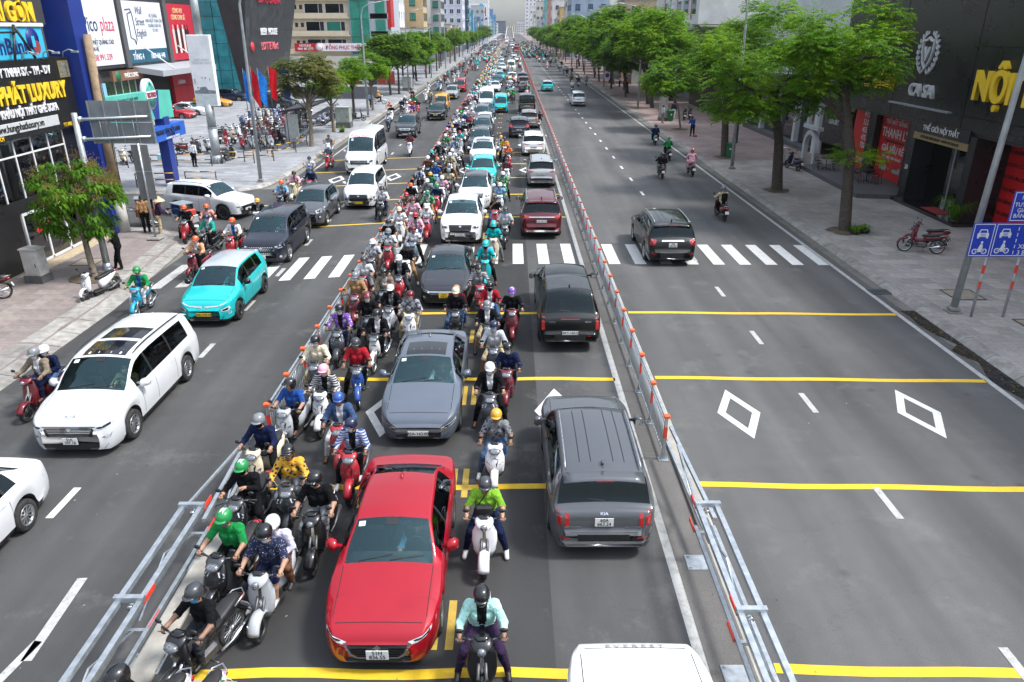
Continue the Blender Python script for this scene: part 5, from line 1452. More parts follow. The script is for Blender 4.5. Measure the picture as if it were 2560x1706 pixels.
def truss(x,posts,label,s):
 """moveable guard rail: paired square tubes on H frames"""
 root = ob('guard_rail',None,loc=(x,0,0),label=label,cat='barrier')
 def bar(name,a,b_,w_=.085,m=STEEL):
  q = MB(); A,B = Vector(a),Vector(b_); d = (B - A).normalized(); u = d.cross(Vector((0,0,1))).normalized() * w_ / 2; v = u.cross(d).normalized() * w_ / 2
  q.loft([[tuple(p + u + v),tuple(p - u + v),tuple(p - u - v),tuple(p + u - v)] for p in (A,B)],smooth=False)
  return ob(name,q.mesh(name,[m]),root)
 yA,yB = 2.0,posts[-1]
 for dx in (-.16,.16):
  bar('rail',(dx,yA,1.22),(dx,yB + .05,1.22))
  bar('rail',(dx + .02,yA,.72),(dx + .02,yB + .1,.72),.065)
 bar('rail',(.02,yA,.98),(.02,yB,.98),.03); bar('rail',(-.03,yA,.90),(-.03,yB,.90),.025)
 bar('rail',(.16,yB,.95),(.02,yB + 3.2,.98),.07); bar('rail',(.12,yB,.45),(.02,yB + 3.4,.50),.06); bar('rail',(-.16,yB,1.18),(0,yB + 2.4,1.02),.045)
 bar('brace',(0,yB + 2.4,1.0),(.08,yB + 1.2,.5),.03); bar('brace',(.0,yB + .2,1.0),(.08,yB + 1.2,.5),.03)
 for y in posts:
  for dx in (-.11,.11):
   bar('post',(dx,y,0),(dx,y,1.18),.075)
  bar('cross_bar',(-.22,y,1.275),(.22,y,1.275),.085); bar('cross_bar',(-.13,y,.66),(.13,y,.66),.06)
  q = MB(); q.box(-.26,.26,y - .2,y + .2,.0,.02); [q.box(a - .02,a + .02,b_ - .02,b_ + .02,.02,.045) for a in (-.2,.2) for b_ in (y - .15,y + .15)]
  bp = ob('base_plate',q.mesh('base_plate',[STEEL]),root); bp['kind'] = 'stuff'
  q = MB(); q.lathe([(0,-.05),(.045,-.05),(.045,-.02),(.02,-.02),(.02,.02),(.045,.02),(.045,.05),(0,.05)],12,'y',(0,y,1.13)); ob('roller',q.mesh('roller',[CHROME]),root)
  for dx,z in ((-.16 * s if False else .207 * -s,1.22),(.19 * -s,.72)):
   q = MB(); q.box(dx - .008,dx + .008,y - .02,y + .34,z - .04,z + .04); ob('reflector',q.mesh('reflector',[ORANGE_H]),root)
 for i,(a,b_) in enumerate(zip(posts[:-1],posts[1:])):
  m_ = (a + b_) / 2
  bar('brace',(.0,a + .1,.75),(.0,m_,1.16),.025); bar('brace',(.0,m_,1.16),(.0,b_ - .1,.75),.025)
 bar('brace',(.0,posts[0] - .1,.75),(.0,posts[0] - 1.2,1.16),.025)
truss(-5.54,(6.1,8.44,10.72),'galvanised double rail barrier ending the fence by the motorbikes',-1)
truss(3.42,(5.6,8.20,10.74),'galvanised double rail barrier on the median beside the empty road',1)
# ------------------------------------------------------------------ poles,lamps,signs
LAMPG = mat('lamp_steel',(.42,.45,.46),.5,.5,var=.2,scale=3,dirt=.3)
def lamp_post(x,y,h,side,label,group=None,band_=True,lean=(0,0)):
 root = ob('street_lamp',None,loc=(x,y,.13),label=label,cat='street lamp',group=group,rot=(lean[0],lean[1],0))
 q = MB(); q.tube([(0,0,0),(0,0,h * .5),(0,0,h - 1.2),(side * -.25,0,h - .35),(side * -.9,0,h),(side * -2.3,0,h + .25)],[.12,.095,.07,.06,.05,.04],12)
 ob('pole',q.mesh('pole',[LAMPG]),root)
 q = MB(); q.loft([ell((side * -xx,0,h + .22 + zz),hy,hz,10,2.5,'xz') for xx,zz,hy,hz in ((0,0,.01,.01),)] * 2,cap=False)
 q = MB(); q.loft([[(side * -(2.2 + t * .75),.13 * math.cos(a) * k,h + .27 + t * .08 + .05 * math.sin(a) * k) for a in np.linspace(0,6.283,10,False)] for t,k in ((0,.4),(.15,1),(.7,1),(1,.5))])
 ob('lamp_head',q.mesh('lamp_head',[mat('lamp_head_grey',(.62,.64,.65),.4)]),root)
 q = MB(); q.box(-.22,.22,-.22,.22,0,.05); q.box(-.16,.16,-.16,.16,.05,.2,b=.04); ob('base_plate',q.mesh('base_plate',[CONC]),root)
 if band_:
  q = MB(); q.lathe([(.112,1.3),(.111,1.6)],12); ob('painted_band',q.mesh('painted_band',[mat('band_yellow',(.8,.5,.04),.5)]),root)
lamp_post(14.8,23.2,11.2,1,'tall grey street lamp beside the blue lane sign',lean=(0,R(2.2)))
lamp_post(14.9,50.5,11.2,1,'grey street lamp beside the green wheelie bin and tree',lean=(0,R(-1.0)))
for i,y in enumerate((91.3,126,160,195,230,265,300,340,380,420)): lamp_post(15.0,y,11.0,1,'curved street lamp rising above the right row of trees','street lamps along the right trees',False)
lamp_post(-15.45,46.0,11.2,-1,'grey street lamp with red band at the plaza corner',lean=(0,R(.6)))
q = MB(); q.lathe([(.125,.5),(.122,1.0)],12)
for i,y in enumerate((82,116,150,184,218,252,290,330,370)): lamp_post(-15.2,y,11.0,-1,'curved street lamp rising above the left row of trees','street lamps along the left trees',False)
# overhead sign seen from behind
SGREY = mat('sign_back',(.27,.285,.30),.5,.4,var=.18,scale=2)
root = ob('overhead_sign',None,loc=(-15.75,27.75,.13),label='back of a grey overhead road sign on a curved arm pole',cat='road sign')
q = MB(); q.tube([(0,0,0),(0,0,3),(.02,0,5.95)],[.13,.115,.10],14); ob('pole',q.mesh('pole',[LAMPG]),root)
q = MB(); q.box(-.3,.3,-.3,.3,0,.06); q.tube([(0,0,.06),(0,0,.35)],[.2,.14],10); ob('base_plate',q.mesh('base_plate',[STEEL]),root)
for z in (5.72,5.02):
 q = MB(); q.tube([(-.08,.05,z),(.3,.05,z),(2.62,.05,z + .10)],[.05,.055,.045],10); q.tube([(.05,.05,z),(.22,.05,z + .01)],.10,10); ob('arm',q.mesh('arm',[STEEL]),root)
for i,(a,b_,z0,z1) in enumerate([(.5 + .56 * j,.5 + .56 * (j + 1),5.62,6.36) for j in range(4)] + [(.52 + .56 * j,.52 + .56 * (j + 1),4.86,5.60) for j in range(4)]):
 q = MB(); q.box(a + .004,b_ - .004,.11,.14,z0,z1); ob('sign_panel',q.mesh('sign_panel',[SGREY]),root)
for j in range(5):
 q = MB(); q.box(.5 + .56 * j - .02,.5 + .56 * j + .02,.08,.11,4.86,6.36); ob('batten',q.mesh('batten',[STEEL]),root)
for j in (1,2,3):
 q = MB(); q.tube([(.25 + j * .6,.06,5.0),(.25 + j * .6,.06,5.75)],.022,6); ob('batten',q.mesh('batten',[STEEL]),root)
# tall grey back of a sign on a thin pole
root = ob('road_sign',None,loc=(-15.98,32.5,.13),label='tall narrow grey sign back on a slim pole',cat='road sign')
q = MB(); q.tube([(0,0,0),(0,0,4.5)],.05,10); ob('pole',q.mesh('pole',[STEEL]),root)
for z0,z1 in ((1.80,3.0),(3.01,4.15)):
 q = MB(); q.box(-.36,.36,.06,.08,z0,z1); ob('sign_panel',q.mesh('sign_panel',[SGREY]),root)
q = MB(); q.box(-.3,.3,-.3,.3,0,.12,b=.05); ob('base_block',q.mesh('base_block',[CONC]),root)
# concrete power pole
root = ob('power_pole',None,loc=(-18.05,33.9,.05),label='old brown concrete power pole with pale painted foot',cat='pole')
q = MB(); q.tube([(0,0,2.0),(0,0,5),(.12,0,8.6)],[.235,.20,.16],14); ob('pole',q.mesh('pole',[mat('pole_concrete',(.34,.245,.155),.9,var=.4,scale=3,bmp=.5,dirt=.4)]),root)
q = MB(); q.tube([(0,0,0),(0,0,2.0)],[.26,.238],14); ob('painted_foot',q.mesh('painted_foot',[mat('pole_white',(.62,.60,.57),.85,var=.25,scale=3,dirt=.5)]),root)
for dx,dy in ((.18,.1),(.22,.0),(.2,.16)):
 q = MB(); q.tube([(dx,dy,.3),(dx - .02,dy,3),(dx + .05,dy,5),(dx + .02,dy,7)],.018,5); ob('cable',q.mesh('cable',[BLACK]),root)
# blue lane sign
SBLUE = mat('sign_blue',(.018,.055,.50),.4,var=.08,scale=4); SWHITE = mat('sign_white',(.82,.83,.85),.45,var=.05)
root = ob('lane_sign',None,loc=(15.6,22.7,.13),label='blue lane sign with white car and motorbike pictograms on two posts',cat='road sign')
for x in (-.45,.60):
 q = MB(); q.tube([(x,.04,0),(x + .02,.04,2.2)],.045,10); p = ob('post',q.mesh('post',[LAMPG]),root)
 for z in (.95,1.5):
  q = MB(); q.lathe([(.047,z),(.047,z + .28)],12,c=(x + .012,.04,0)); ob('reflector',q.mesh('reflector',[ORANGE_H]),p)
q = MB(); q.box(-1.12,1.35,-.02,.02,2.07,3.16,b=.012); ob('sign_panel',q.mesh('sign_panel',[SBLUE]),root)
q = MB(); q.box(-.10,1.35,-.02,.02,3.20,4.15,b=.012); ob('sign_panel',q.mesh('sign_panel',[SBLUE]),root)
def frame_of(x0,x1,z0,z1,y,t=.022,inset=.03):
 q = MB()
 x0 += inset; x1 -= inset; z0 += inset; z1 -= inset
 for a,b_,c_,d_ in ((x0,x1,z0,z0 + t),(x0,x1,z1 - t,z1),(x0,x0 + t,z0 + t,z1 - t),(x1 - t,x1,z0 + t,z1 - t)): q.box(a,b_,y - .004,y,c_,d_)
 return q
for a in ((-1.12,-.42,2.07,3.16),(-.42,1.35,2.07,3.16),(-.10,1.35,3.20,4.15)): ob('sign_border',frame_of(*a,-.021).mesh('sign_border',[SWHITE]),root)['kind'] = 'stuff'
def carpic(x,z,s):
 q = MB()
 def P(poly): q.prism([(x + a * s,z + b_ * s) for a,b_ in poly],'y',-.026,-.021)
 P([(-.5,.0),(.5,.0),(.5,.28),(.40,.34),(-.40,.34),(-.5,.28)]); P([(-.40,.35),(-.30,.66),(.30,.66),(.40,.35),(.31,.35),(.24,.58),(-.24,.58),(-.31,.35)])
 P([(-.48,-.14),(-.30,-.14),(-.30,-.01),(-.48,-.01)]); P([(.30,-.14),(.48,-.14),(.48,-.01),(.30,-.01)])
 o = ob('car_pictogram',q.mesh('car_pictogram',[SWHITE]),root); o['kind'] = 'stuff'
 q = MB()
 for zz in (.08,.16,.24): q.prism([(x - .22 * s,z + zz * s),(x + .22 * s,z + zz * s),(x + .22 * s,z + (zz + .03) * s),(x - .22 * s,z + (zz + .03) * s)],'y',-.029,-.0265)
 ob('car_pictogram',q.mesh('car_pictogram',[SBLUE]),root)['kind'] = 'stuff'
def bikepic(x,z,s):
 q = MB()
 for dx in (-.34,.34):
  t_ = np.linspace(0,2 * math.pi,17)
  for a,b_ in zip(t_[:-1],t_[1:]): q.prism([(x + s * (dx + .20 * math.cos(a)),z + s * (.2 + .20 * math.sin(a))),(x + s * (dx + .20 * math.cos(b_)),z + s * (.2 + .20 * math.sin(b_))),(x + s * (dx + .13 * math.cos(b_)),z + s * (.2 + .13 * math.sin(b_))),(x + s * (dx + .13 * math.cos(a)),z + s * (.2 + .13 * math.sin(a)))],'y',-.026,-.021)
 q.prism([(x - .34 * s,z + .2 * s),(x - .05 * s,z + .14 * s),(x + .2 * s,z + .16 * s),(x + .34 * s,z + .22 * s),(x + .16 * s,z + .46 * s),(x - .12 * s,z + .42 * s)],'y',-.026,-.021)
 q.prism([(x - .12 * s,z + .44 * s),(x - .02 * s,z + .74 * s),(x + .10 * s,z + .76 * s),(x + .2 * s,z + .50 * s),(x + .04 * s,z + .44 * s)],'y',-.026,-.021)
 q.prism([(x + .06 * s + .09 * s * math.cos(a),z + .86 * s + .09 * s * math.sin(a)) for a in np.linspace(0,5.8,10)],'y',-.026,-.021)
 ob('motorbike_pictogram',q.mesh('motorbike_pictogram',[SWHITE]),root)['kind'] = 'stuff'
carpic(-.77,2.72,.36); bikepic(-.77,2.16,.44); carpic(-.07,2.74,.36); bikepic(-.07,2.18,.44); bikepic(.70,2.80,.34); carpic(.75,2.58,.26)
q = MB()
for j in range(5): q.box(.30,.325,-.026,-.021,2.16 + j * .19,2.27 + j * .19)
ob('dashed_divider',q.mesh('dashed_divider',[SWHITE]),root)['kind'] = 'stuff'
def lettering(txt,size,parent,loc,m,ext=0.0,bold=0.0,rot=None,sx=1.0,align='CENTER',shear=0.0,space=1.0):
 return ob('lettering',text_mesh(txt,size,ext,bold,align,m,sx,'',shear,space),parent,loc=loc,rot=rot)
lettering('XE 2 VÀ\n3 BÁNH',.20,root,(.78,-.025,2.34),SWHITE,0,.003)
lettering('HỆ THỐNG',.18,root,(.62,-.025,3.90),SWHITE,0,.003); lettering('TUYẾN ĐƯỜNG\nGIÁM SÁT GT\nBẰNG CAMERA',.175,root,(.62,-.025,3.68),SWHITE,0,.003)
# billboard on a thick column
root = ob('billboard',None,loc=(-20.65,52.9,.13),label='tall faded white billboard on a thick grey steel column',cat='billboard')
q = MB(); q.tube([(0,0,.55),(0,0,2.4)],.30,20); q.tube([(0,0,2.42),(0,0,3.95)],.29,20); q.lathe([(.31,2.36),(.33,2.40),(.31,2.46)],20); q.tube([(.02,.1,8.3),(.02,.1,11.5)],.25,16); ob('column',q.mesh('column',[LAMPG]),root)['kind'] = 'stuff'
q = MB(); q.tube([(0,0,0),(0,0,.55)],[.42,.31],16)
for j in range(12):
 a = j * math.pi / 6; q.add([(.30 * math.cos(a),.30 * math.sin(a),.6),(.55 * math.cos(a),.55 * math.sin(a),0),(.30 * math.cos(a),.30 * math.sin(a),0),(.30 * math.cos(a + .05),.30 * math.sin(a + .05),.6),(.55 * math.cos(a + .03),.55 * math.sin(a + .03),0)],[(0,1,2),(0,3,4,1)])
ob('foot',q.mesh('foot',[LAMPG]),root)['kind'] = 'stuff'
def faded(name):
 m,n,b = newmat(name)
 t = noise(n,1.1,8,.7); tc = nd(n,'ShaderNodeTexCoord'); sp = nd(n,'ShaderNodeSeparateXYZ'); n.links.new(tc.outputs['Object'],sp.inputs[0])
 z = ramp(n,sp.outputs[2],[(.0,0),(1,1)])
 c = mixc(n,(.86,.87,.88),(.72,.74,.76),ramp(n,t.outputs[0],[(.45,0),(.62,1)]).outputs[0])
 n.links.new(c,b.inputs['Base Color']); b.inputs['Roughness'].default_value = .6
 return m
q = MB(); q.box(-.76,.76,-.22,.22,3.85,8.35,b=.03); ob('panel',q.mesh('panel',[faded('faded_poster')]),root)
q = MB(); q.box(-.70,.70,-.228,-.224,3.95,4.62); ob('poster_patch',q.mesh('poster_patch',[mat('poster_pale',(.60,.66,.68),.7,var=.2,scale=3)]),root)
q = MB(); q.prism([(-.70,4.66),(-.70,4.86),(-.38,4.90),(-.30,5.08),(.08,5.12),(.22,4.90),(.70,4.86),(.70,4.66)],'y',-.229,-.224); ob('poster_patch',q.mesh('poster_patch',[mat('poster_dark',(.22,.25,.28),.7,var=.4,scale=5)]),root)
for x,z,w_,h_ in ((-.62,5.3,.05,.3),(-.15,5.65,.12,.06),(.1,5.62,.08,.10),(.4,5.5,.05,.14),(-.5,5.0,.1,.09)):
 q = MB(); q.box(x,x + w_,-.229,-.224,z,z + h_); ob('poster_patch',q.mesh('poster_patch',[mat('poster_dark')]),root)
lettering('THUÊ NGAY\nQUẢNG CÁO', .20, root, (0, -.23, 6.75), mat('poster_ink',(.52,.54,.57),.7),0,.004)
# flags
def flag(x,y,col,h,ph,label):
 root = ob('flag',None,loc=(x,y,.13),label=label,cat='flag',group='flags on poles by the plaza')
 q = MB(); q.tube([(0,0,0),(0,0,h)],[.035,.025],8); ob('flagpole',q.mesh('flagpole',[mat('flagpole_dark',(.10,.105,.115),.4,.6)]),root)
 q = MB(); N,M_ = 14,8; V = []
 for i in range(N):
  t = i / (N - 1)
  for j in range(M_):
   s = j / (M_ - 1); wv = .09 * math.sin(5 * s + ph + 2 * t) * s
   V.append((.03 + s * .55 * (1 - .25 * t) + .02 * math.sin(9 * t),-.05 + wv + .10 * s * t,h - .08 - t * 2.2 - s * .8 * (.6 + .4 * math.sin(ph))))
 q.add(V,[(i * M_ + j,i * M_ + j + 1,(i + 1) * M_ + j + 1,(i + 1) * M_ + j) for i in range(N - 1) for j in range(M_ - 1)],0,True)
 ob('cloth',q.mesh('cloth',[CLOTH],False),root,color=col)
for i,(x,y,c,h) in enumerate(((-19.9,58.4,'1f6fd0',6.0),(-19.2,58.0,'c8202a',6.2),(-18.5,57.4,'2f86e0',6.1),(-18.0,58.4,'e0202c',6.2),(-17.6,60.4,'2668c8',6.0))):
 flag(x,y,rgb(c),h,i * 1.3,('blue','red','pale blue','bright red with logo side','dark blue')[i] + ' banner flag hanging from a pole at the plaza edge')
# plaza hoop barriers,black and yellow
HOOPB = mat('hoop_black',(.02,.02,.022),.5,var=.2); HOOPY = mat('hoop_yellow',(.75,.42,.03),.5,var=.2)
def hoop(x,y,rz,ln,label='black and yellow striped pipe hoop barrier at the plaza edge'):
 root = ob('hoop_barrier',None,loc=(x,y,.13),rz=rz,label=label,cat='barrier',group='pipe hoop barriers at the plaza edge')
 for a in (0,ln):
  q = MB(); q.tube([(a,0,0),(a,0,.82)],.035,8); ob('post',q.mesh('post',[HOOPB]),root)
 for z in (.42,.80):
  n_ = int(ln / .45)
  q = MB()
  for j in range(n_): q.tube([(ln * j / n_,0,z),(ln * (j + 1) / n_,0,z)],.032,8,j % 2)
  ob('rail',q.mesh('rail',[HOOPB,HOOPY]),root)['kind'] = 'stuff'
for x,y,rz,ln in ((-25.5,51.2,R(4),2.4),(-22.9,51.6,R(4),2.3),(-20.2,52.6,R(4),2.2),(-18.9,53.4,R(10),2.0),(-17.6,55.6,R(60),2.4),(-16.9,59.0,R(80),2.4),(-22.3,44.3,R(6),2.2),(-19.6,44.9,R(4),1.8),(-28.5,50.8,R(4),2.5),(-22,70,R(4),2.5),(-19,71,R(4),2.5)): hoop(x,y,rz,ln)
# rack rails between the parked bikes
# bus shelter
root = ob('bus_shelter',None,loc=(-17.5,66.0,.13),label='dark bus shelter with a sloping roof and glazed side panels on the plaza',cat='bus shelter')
SHD = mat('shelter_metal',(.045,.05,.05),.5,.3,var=.25)
for x,y in ((-.9,-3.2),(-.9,3.2),(-.9,0)):
 q = MB(); q.box(x - .05,x + .05,y - .05,y + .05,0,2.5); ob('post',q.mesh('post',[SHD]),root)
q = MB(); q.add([(-1.3,-3.7,2.55),(1.3,-3.7,2.95),(1.3,3.7,2.95),(-1.3,3.7,2.55),(-1.3,-3.7,2.42),(1.3,-3.7,2.80),(1.3,3.7,2.80),(-1.3,3.7,2.42)],[(0,1,2,3),(4,7,6,5),(0,4,5,1),(1,5,6,2),(2,6,7,3),(3,7,4,0)]); ob('roof',q.mesh('roof',[SHD]),root)
q = MB(); q.box(-.95,.1,-3.35,-3.25,.1,2.3); ob('side_panel',q.mesh('side_panel',[mat('panel_white',(.66,.68,.66),.5,var=.15,dirt=.3)]),root)
for y in (-2.4,-.8,.8,2.4):
 q = MB(); q.box(-.92,-.88,y - .7,y + .7,.3,2.2); ob('pane',q.mesh('pane',[GLASS_B]),root)
q = MB(); q.box(-.7,-.3,-2.2,2.2,.42,.48); [q.box(-.6,-.4,y - .04,y + .04,0,.42) for y in (-2,0,2)]; ob('bench',q.mesh('bench',[STEEL]),root)
# cabinets and kiosks
def cabinet(x,y,w_,d_,h_,c,foot,label,rz=0,name='electrical_cabinet'):
 root = ob(name,None,loc=(x,y,.13),rz=rz,label=label,cat='cabinet')
 q = MB(); q.box(-w_ / 2,w_ / 2,-d_ / 2,d_ / 2,foot,h_,b=.015); ob('box',q.mesh('box',[mat('cab_%s' % label[:12],c,.6,var=.25,scale=3,dirt=.5)]),root)
 q = MB(); q.box(-w_ / 2 - .05,w_ / 2 + .05,-d_ / 2 - .05,d_ / 2 + .05,0,foot); ob('plinth',q.mesh('plinth',[mat('cab_plinth',(.12,.12,.12),.8,var=.3)]),root)
 q = MB(); q.box(-w_ / 2 - .04,w_ / 2 + .04,-d_ / 2 - .04,d_ / 2 + .04,h_,h_ + .06,b=.02); ob('lid',q.mesh('lid',[mat('cab_%s' % label[:12])]),root)
 q = MB(); q.box(-w_ * .42,w_ * .42,-d_ / 2 - .012,-d_ / 2 - .002,foot + .08,h_ - .08); ob('door',q.mesh('door',[mat('cab_%s' % label[:12])]),root)
 q = MB(); q.box(w_ * .3,w_ * .34,-d_ / 2 - .03,-d_ / 2 - .013,h_ * .5,h_ * .6); ob('handle',q.mesh('handle',[BLACK]),root)
cabinet(-17.7,26.5,.62,.5,1.25,(.58,.57,.54),.28,'pale grey electrical cabinet with peeling paint by the shop door',R(-6))
cabinet(-15.9,73.2,1.3,1.2,1.85,(.36,.40,.37),.5,'large grey green electrical kiosk on a stone plinth near trees')
cabinet(-15.6,118,1.3,1.0,2.0,(.42,.45,.42),.4,'pale green electrical kiosk further along the left pavement')
cabinet(15.6,79.0,.75,.75,3.4,(.33,.32,.30),.3,'tall grey concrete kiosk pillar on the right pavement')
cabinet(18.6,52.0,.55,.4,1.15,(.62,.65,.62),.15,'pale green cabinet beside the white arched shop',R(15))
# wheelie bins
def bin_(x,y,rz,label):
 root = ob('wheelie_bin',None,loc=(x,y,.13),rz=rz,label=label,cat='bin',group='green wheelie bins on the right pavement')
 G_ = mat('bin_green',(.012,.15,.055),.5,var=.15)
 q = MB(); q.loft([[(-a,-b_,z),(a,-b_,z),(a,b_,z),(-a,b_,z)] for a,b_,z in ((.22,.24,.06),(.28,.33,.95),(.30,.36,.97),(.30,.36,1.0))],smooth=False); ob('body',q.mesh('body',[G_]),root)
 q = MB(); q.loft([[(-.30,y_,z),(.30,y_,z),(.30,y_,z + .03),(-.30,y_,z + .03)] for y_,z in ((-.38,1.0),(0,1.07),(.36,1.03))],smooth=False); ob('lid',q.mesh('lid',[G_]),root)
 for s in (1,-1):
  q = MB(); q.lathe([(0,-.03),(.10,-.03),(.10,.03),(0,.03)],14,'x',(s * .26,.26,.10)); ob('wheel',q.mesh('wheel',[RUBBER]),root)
 q = MB(); q.lathe([(0,-.335),(.07,-.335)],14,'y',(0,0,.66)); ob('emblem',q.mesh('emblem',[SWHITE]),root)
bin_(16.0,55.2,R(-10),'green wheelie bin beside a lamp post and tree trunk'); bin_(16.25,78.3,R(5),'green wheelie bin standing next to the concrete pillar')
# no-parking signs and blue far sign
def round_sign(x,y,label,n_=2,h=3.4):
 root = ob('parking_sign',None,loc=(x,y,.13),label=label,cat='road sign')
 q = MB(); q.tube([(0,0,0),(0,0,h)],.04,8); ob('post',q.mesh('post',[STEEL]),root)
 q = MB(); q.box(-.42,.42,-.05,-.03,h - 1.9 * n_ / 2,h + .1); ob('sign_panel',q.mesh('sign_panel',[SWHITE]),root)
 for j in range(n_):
  z = h - .4 - j * .9
  q = MB(); q.lathe([(0,-.06),(.33,-.06),(.33,-.05)],20,'y',(0,0,z)); ob('red_ring',q.mesh('red_ring',[mat('sign_red',(.55,.015,.02),.4)]),root)
  q = MB(); q.lathe([(0,-.065),(.25,-.065)],20,'y',(0,0,z)); ob('blue_disc',q.mesh('blue_disc',[SBLUE]),root)
  q = MB(); a = R(45); q.add([(-.25 * math.cos(a) - .03,-.068,z + .25 * math.sin(a) - .03),(-.25 * math.cos(a) + .03,-.068,z + .25 * math.sin(a) + .03),(.25 * math.cos(a) + .03,-.068,z - .25 * math.sin(a) + .03),(.25 * math.cos(a) - .03,-.068,z - .25 * math.sin(a) - .03)],[(0,1,2,3)]); ob('red_bar',q.mesh('red_bar',[mat('sign_red')]),root)
round_sign(14.75,120,'white board with two round no parking signs on a post'); round_sign(14.7,178,'small white board with one round no parking sign',1,3.2)
root = ob('direction_sign',None,loc=(13.6,235,.13),label='blue overhead lane sign in front of the far right trees',cat='road sign')
q = MB(); q.tube([(1.5,0,0),(1.5,0,6.4)],.12,10); q.tube([(1.5,0,6.2),(-1.6,0,6.3)],.08,8); ob('post',q.mesh('post',[STEEL]),root)
q = MB(); q.box(-1.5,.3,-.12,-.08,5.2,6.9); ob('sign_panel',q.mesh('sign_panel',[SBLUE]),root)
q = MB(); q.box(-.95,-.85,-.13,-.121,5.35,6.7); q.box(-.35,-.25,-.13,-.121,5.35,6.7); ob('lane_symbol',q.mesh('lane_symbol',[SWHITE]),root)['kind'] = 'stuff'
# plastic chair,boxes,planter and things on pavements
CHM = mat('iron_black',(.018,.018,.02),.5,.4)
def bistro_chair(x,y,z,rz,label,grp):
 root = ob('bistro_chair',None,loc=(x,y,z),rz=rz,label=label,cat='chair',group=grp)
 for a,b_ in ((-.17,-.17),(.17,-.17),(.17,.17),(-.17,.17)):
  q = MB(); q.tube([(a,b_,.44),(a * 1.2,b_ * 1.25,0)],.014,6); ob('leg',q.mesh('leg',[CHM]),root)
 q = MB(); q.lathe([(0,.47),(.19,.47),(.2,.45),(.19,.43),(0,.43)],18); ob('seat',q.mesh('seat',[mat('seat_red',(.30,.03,.03),.7) if int(x * 10) % 3 == 0 else CHM]),root)
 q = MB(); q.tube([(-.17,.17,.44),(-.18,.22,.75),(-.1,.23,.86),(.1,.23,.86),(.18,.22,.75),(.17,.17,.44)],.013,6); [q.tube([(a,.18,.46),(a,.225,.84)],.007,5) for a in (-.07,0,.07)]; o = ob('backrest',q.mesh('backrest',[CHM]),root); o['kind'] = 'stuff'
def bistro_table(x,y,z,label):
 root = ob('bistro_table',None,loc=(x,y,z),label=label,cat='table',group='iron tables on the shop terrace')
 q = MB(); q.lathe([(0,.74),(.42,.74),(.43,.72),(.42,.70),(0,.70)],24); ob('table_top',q.mesh('table_top',[CHM]),root)
 q = MB(); q.tube([(0,0,.1),(0,0,.70)],.03,8); [q.tube([(0,0,.12),(.28 * math.cos(a),.28 * math.sin(a),0)],.02,6) for a in (.5,2.6,4.7)]; ob('leg',q.mesh('leg',[CHM]),root)
for tx,ty in ((20.6,49.0),(21.3,44.6)):
 bistro_table(tx,ty,.38,'round black iron table on the raised shop terrace')
 for j in range(4):
  a = j * math.pi / 2 + .5; bistro_chair(tx + .68 * math.cos(a),ty + .68 * math.sin(a),.38,a - math.pi / 2,'black wrought iron chair at a terrace table','iron chairs on the shop terrace')
# ------------------------------------------------------------------ trees
def leafmat(name,dark,light,tip):
 m,n,b = newmat(name)
 gi = nd(n,'ShaderNodeNewGeometry')
 t = noise(n,.55,3)
 c = mixc(n,dark,light,ramp(n,gi.outputs['Random Per Island'],[(.1,0),(.9,1)]).outputs[0])
 c = mixc(n,c,tip,ramp(n,t.outputs[0],[(.42,0),(.72,.85)]).outputs[0])
 n.links.new(c,b.inputs['Base Color']); b.inputs['Roughness'].default_value = .55; b.inputs['Specular IOR Level'].default_value = .2
 tr = nd(n,'ShaderNodeBsdfTranslucent'); n.links.new(c,tr.inputs[0])
 mx = nd(n,'ShaderNodeMixShader'); mx.inputs[0].default_value = .48
 out = n.nodes['Material Output']
 n.links.new(b.outputs[0],mx.inputs[1]); n.links.new(tr.outputs[0],mx.inputs[2]); n.links.new(mx.outputs[0],out.inputs[0])
 return m
LEAF = leafmat('leaf_fresh',(.06,.17,.004),(.13,.30,.008),(.29,.45,.012))
LEAF2 = leafmat('leaf_deep',(.045,.125,.005),(.10,.22,.010),(.20,.34,.015))
LEAF3 = leafmat('leaf_olive',(.06,.09,.018),(.13,.16,.03),(.28,.26,.07))
LEAF4 = leafmat('leaf_long',(.04,.13,.005),(.09,.24,.010),(.18,.34,.015))
BLOOM = leafmat('blossom',(.20,.12,.04),(.32,.20,.07),(.40,.30,.12))
BARK = mat('bark',(.075,.06,.047),.95,var=.5,scale=9,bmp=1.0,dirt=.3)
BARK2 = mat('bark_pale',(.24,.20,.15),.95,var=.45,scale=7,bmp=.8,dirt=.3)
def frond(V,F,base,d,ln,rng,pairs=4,lw=.045,ll=.13,droop=.5):
 d = d / np.linalg.norm(d)
 side = np.cross(d,[0,0,1.0]); sn = np.linalg.norm(side)
 side = side / sn if sn > .05 else np.array([1.0,0,0])
 p = base.copy(); step = ln / pairs
 for i in range(pairs):
  p = p + d * step
  d = d + np.array([0,0,-droop * step / ln * 1.2]); d /= np.linalg.norm(d)
  for s in (1,-1):
   o = side * s * .75 + d * .5 + np.array([0,0,-.35 + rng.uniform(-.25,.25)]); o /= np.linalg.norm(o)
   L_ = ll * rng.uniform(.75,1.2); w_ = np.cross(o,[0,0,1.0]); w_ = w_ / (np.linalg.norm(w_) + 1e-6) * lw * .5 + np.array([0,0,rng.uniform(-.02,.02)])
   k = len(V); a = p; b_ = p + o * L_ * .5 + w_; c_ = p + o * L_; e = p + o * L_ * .5 - w_
   V += [tuple(a),tuple(b_),tuple(c_),tuple(e)]; F.append((k,k + 1,k + 2,k + 3))
 return
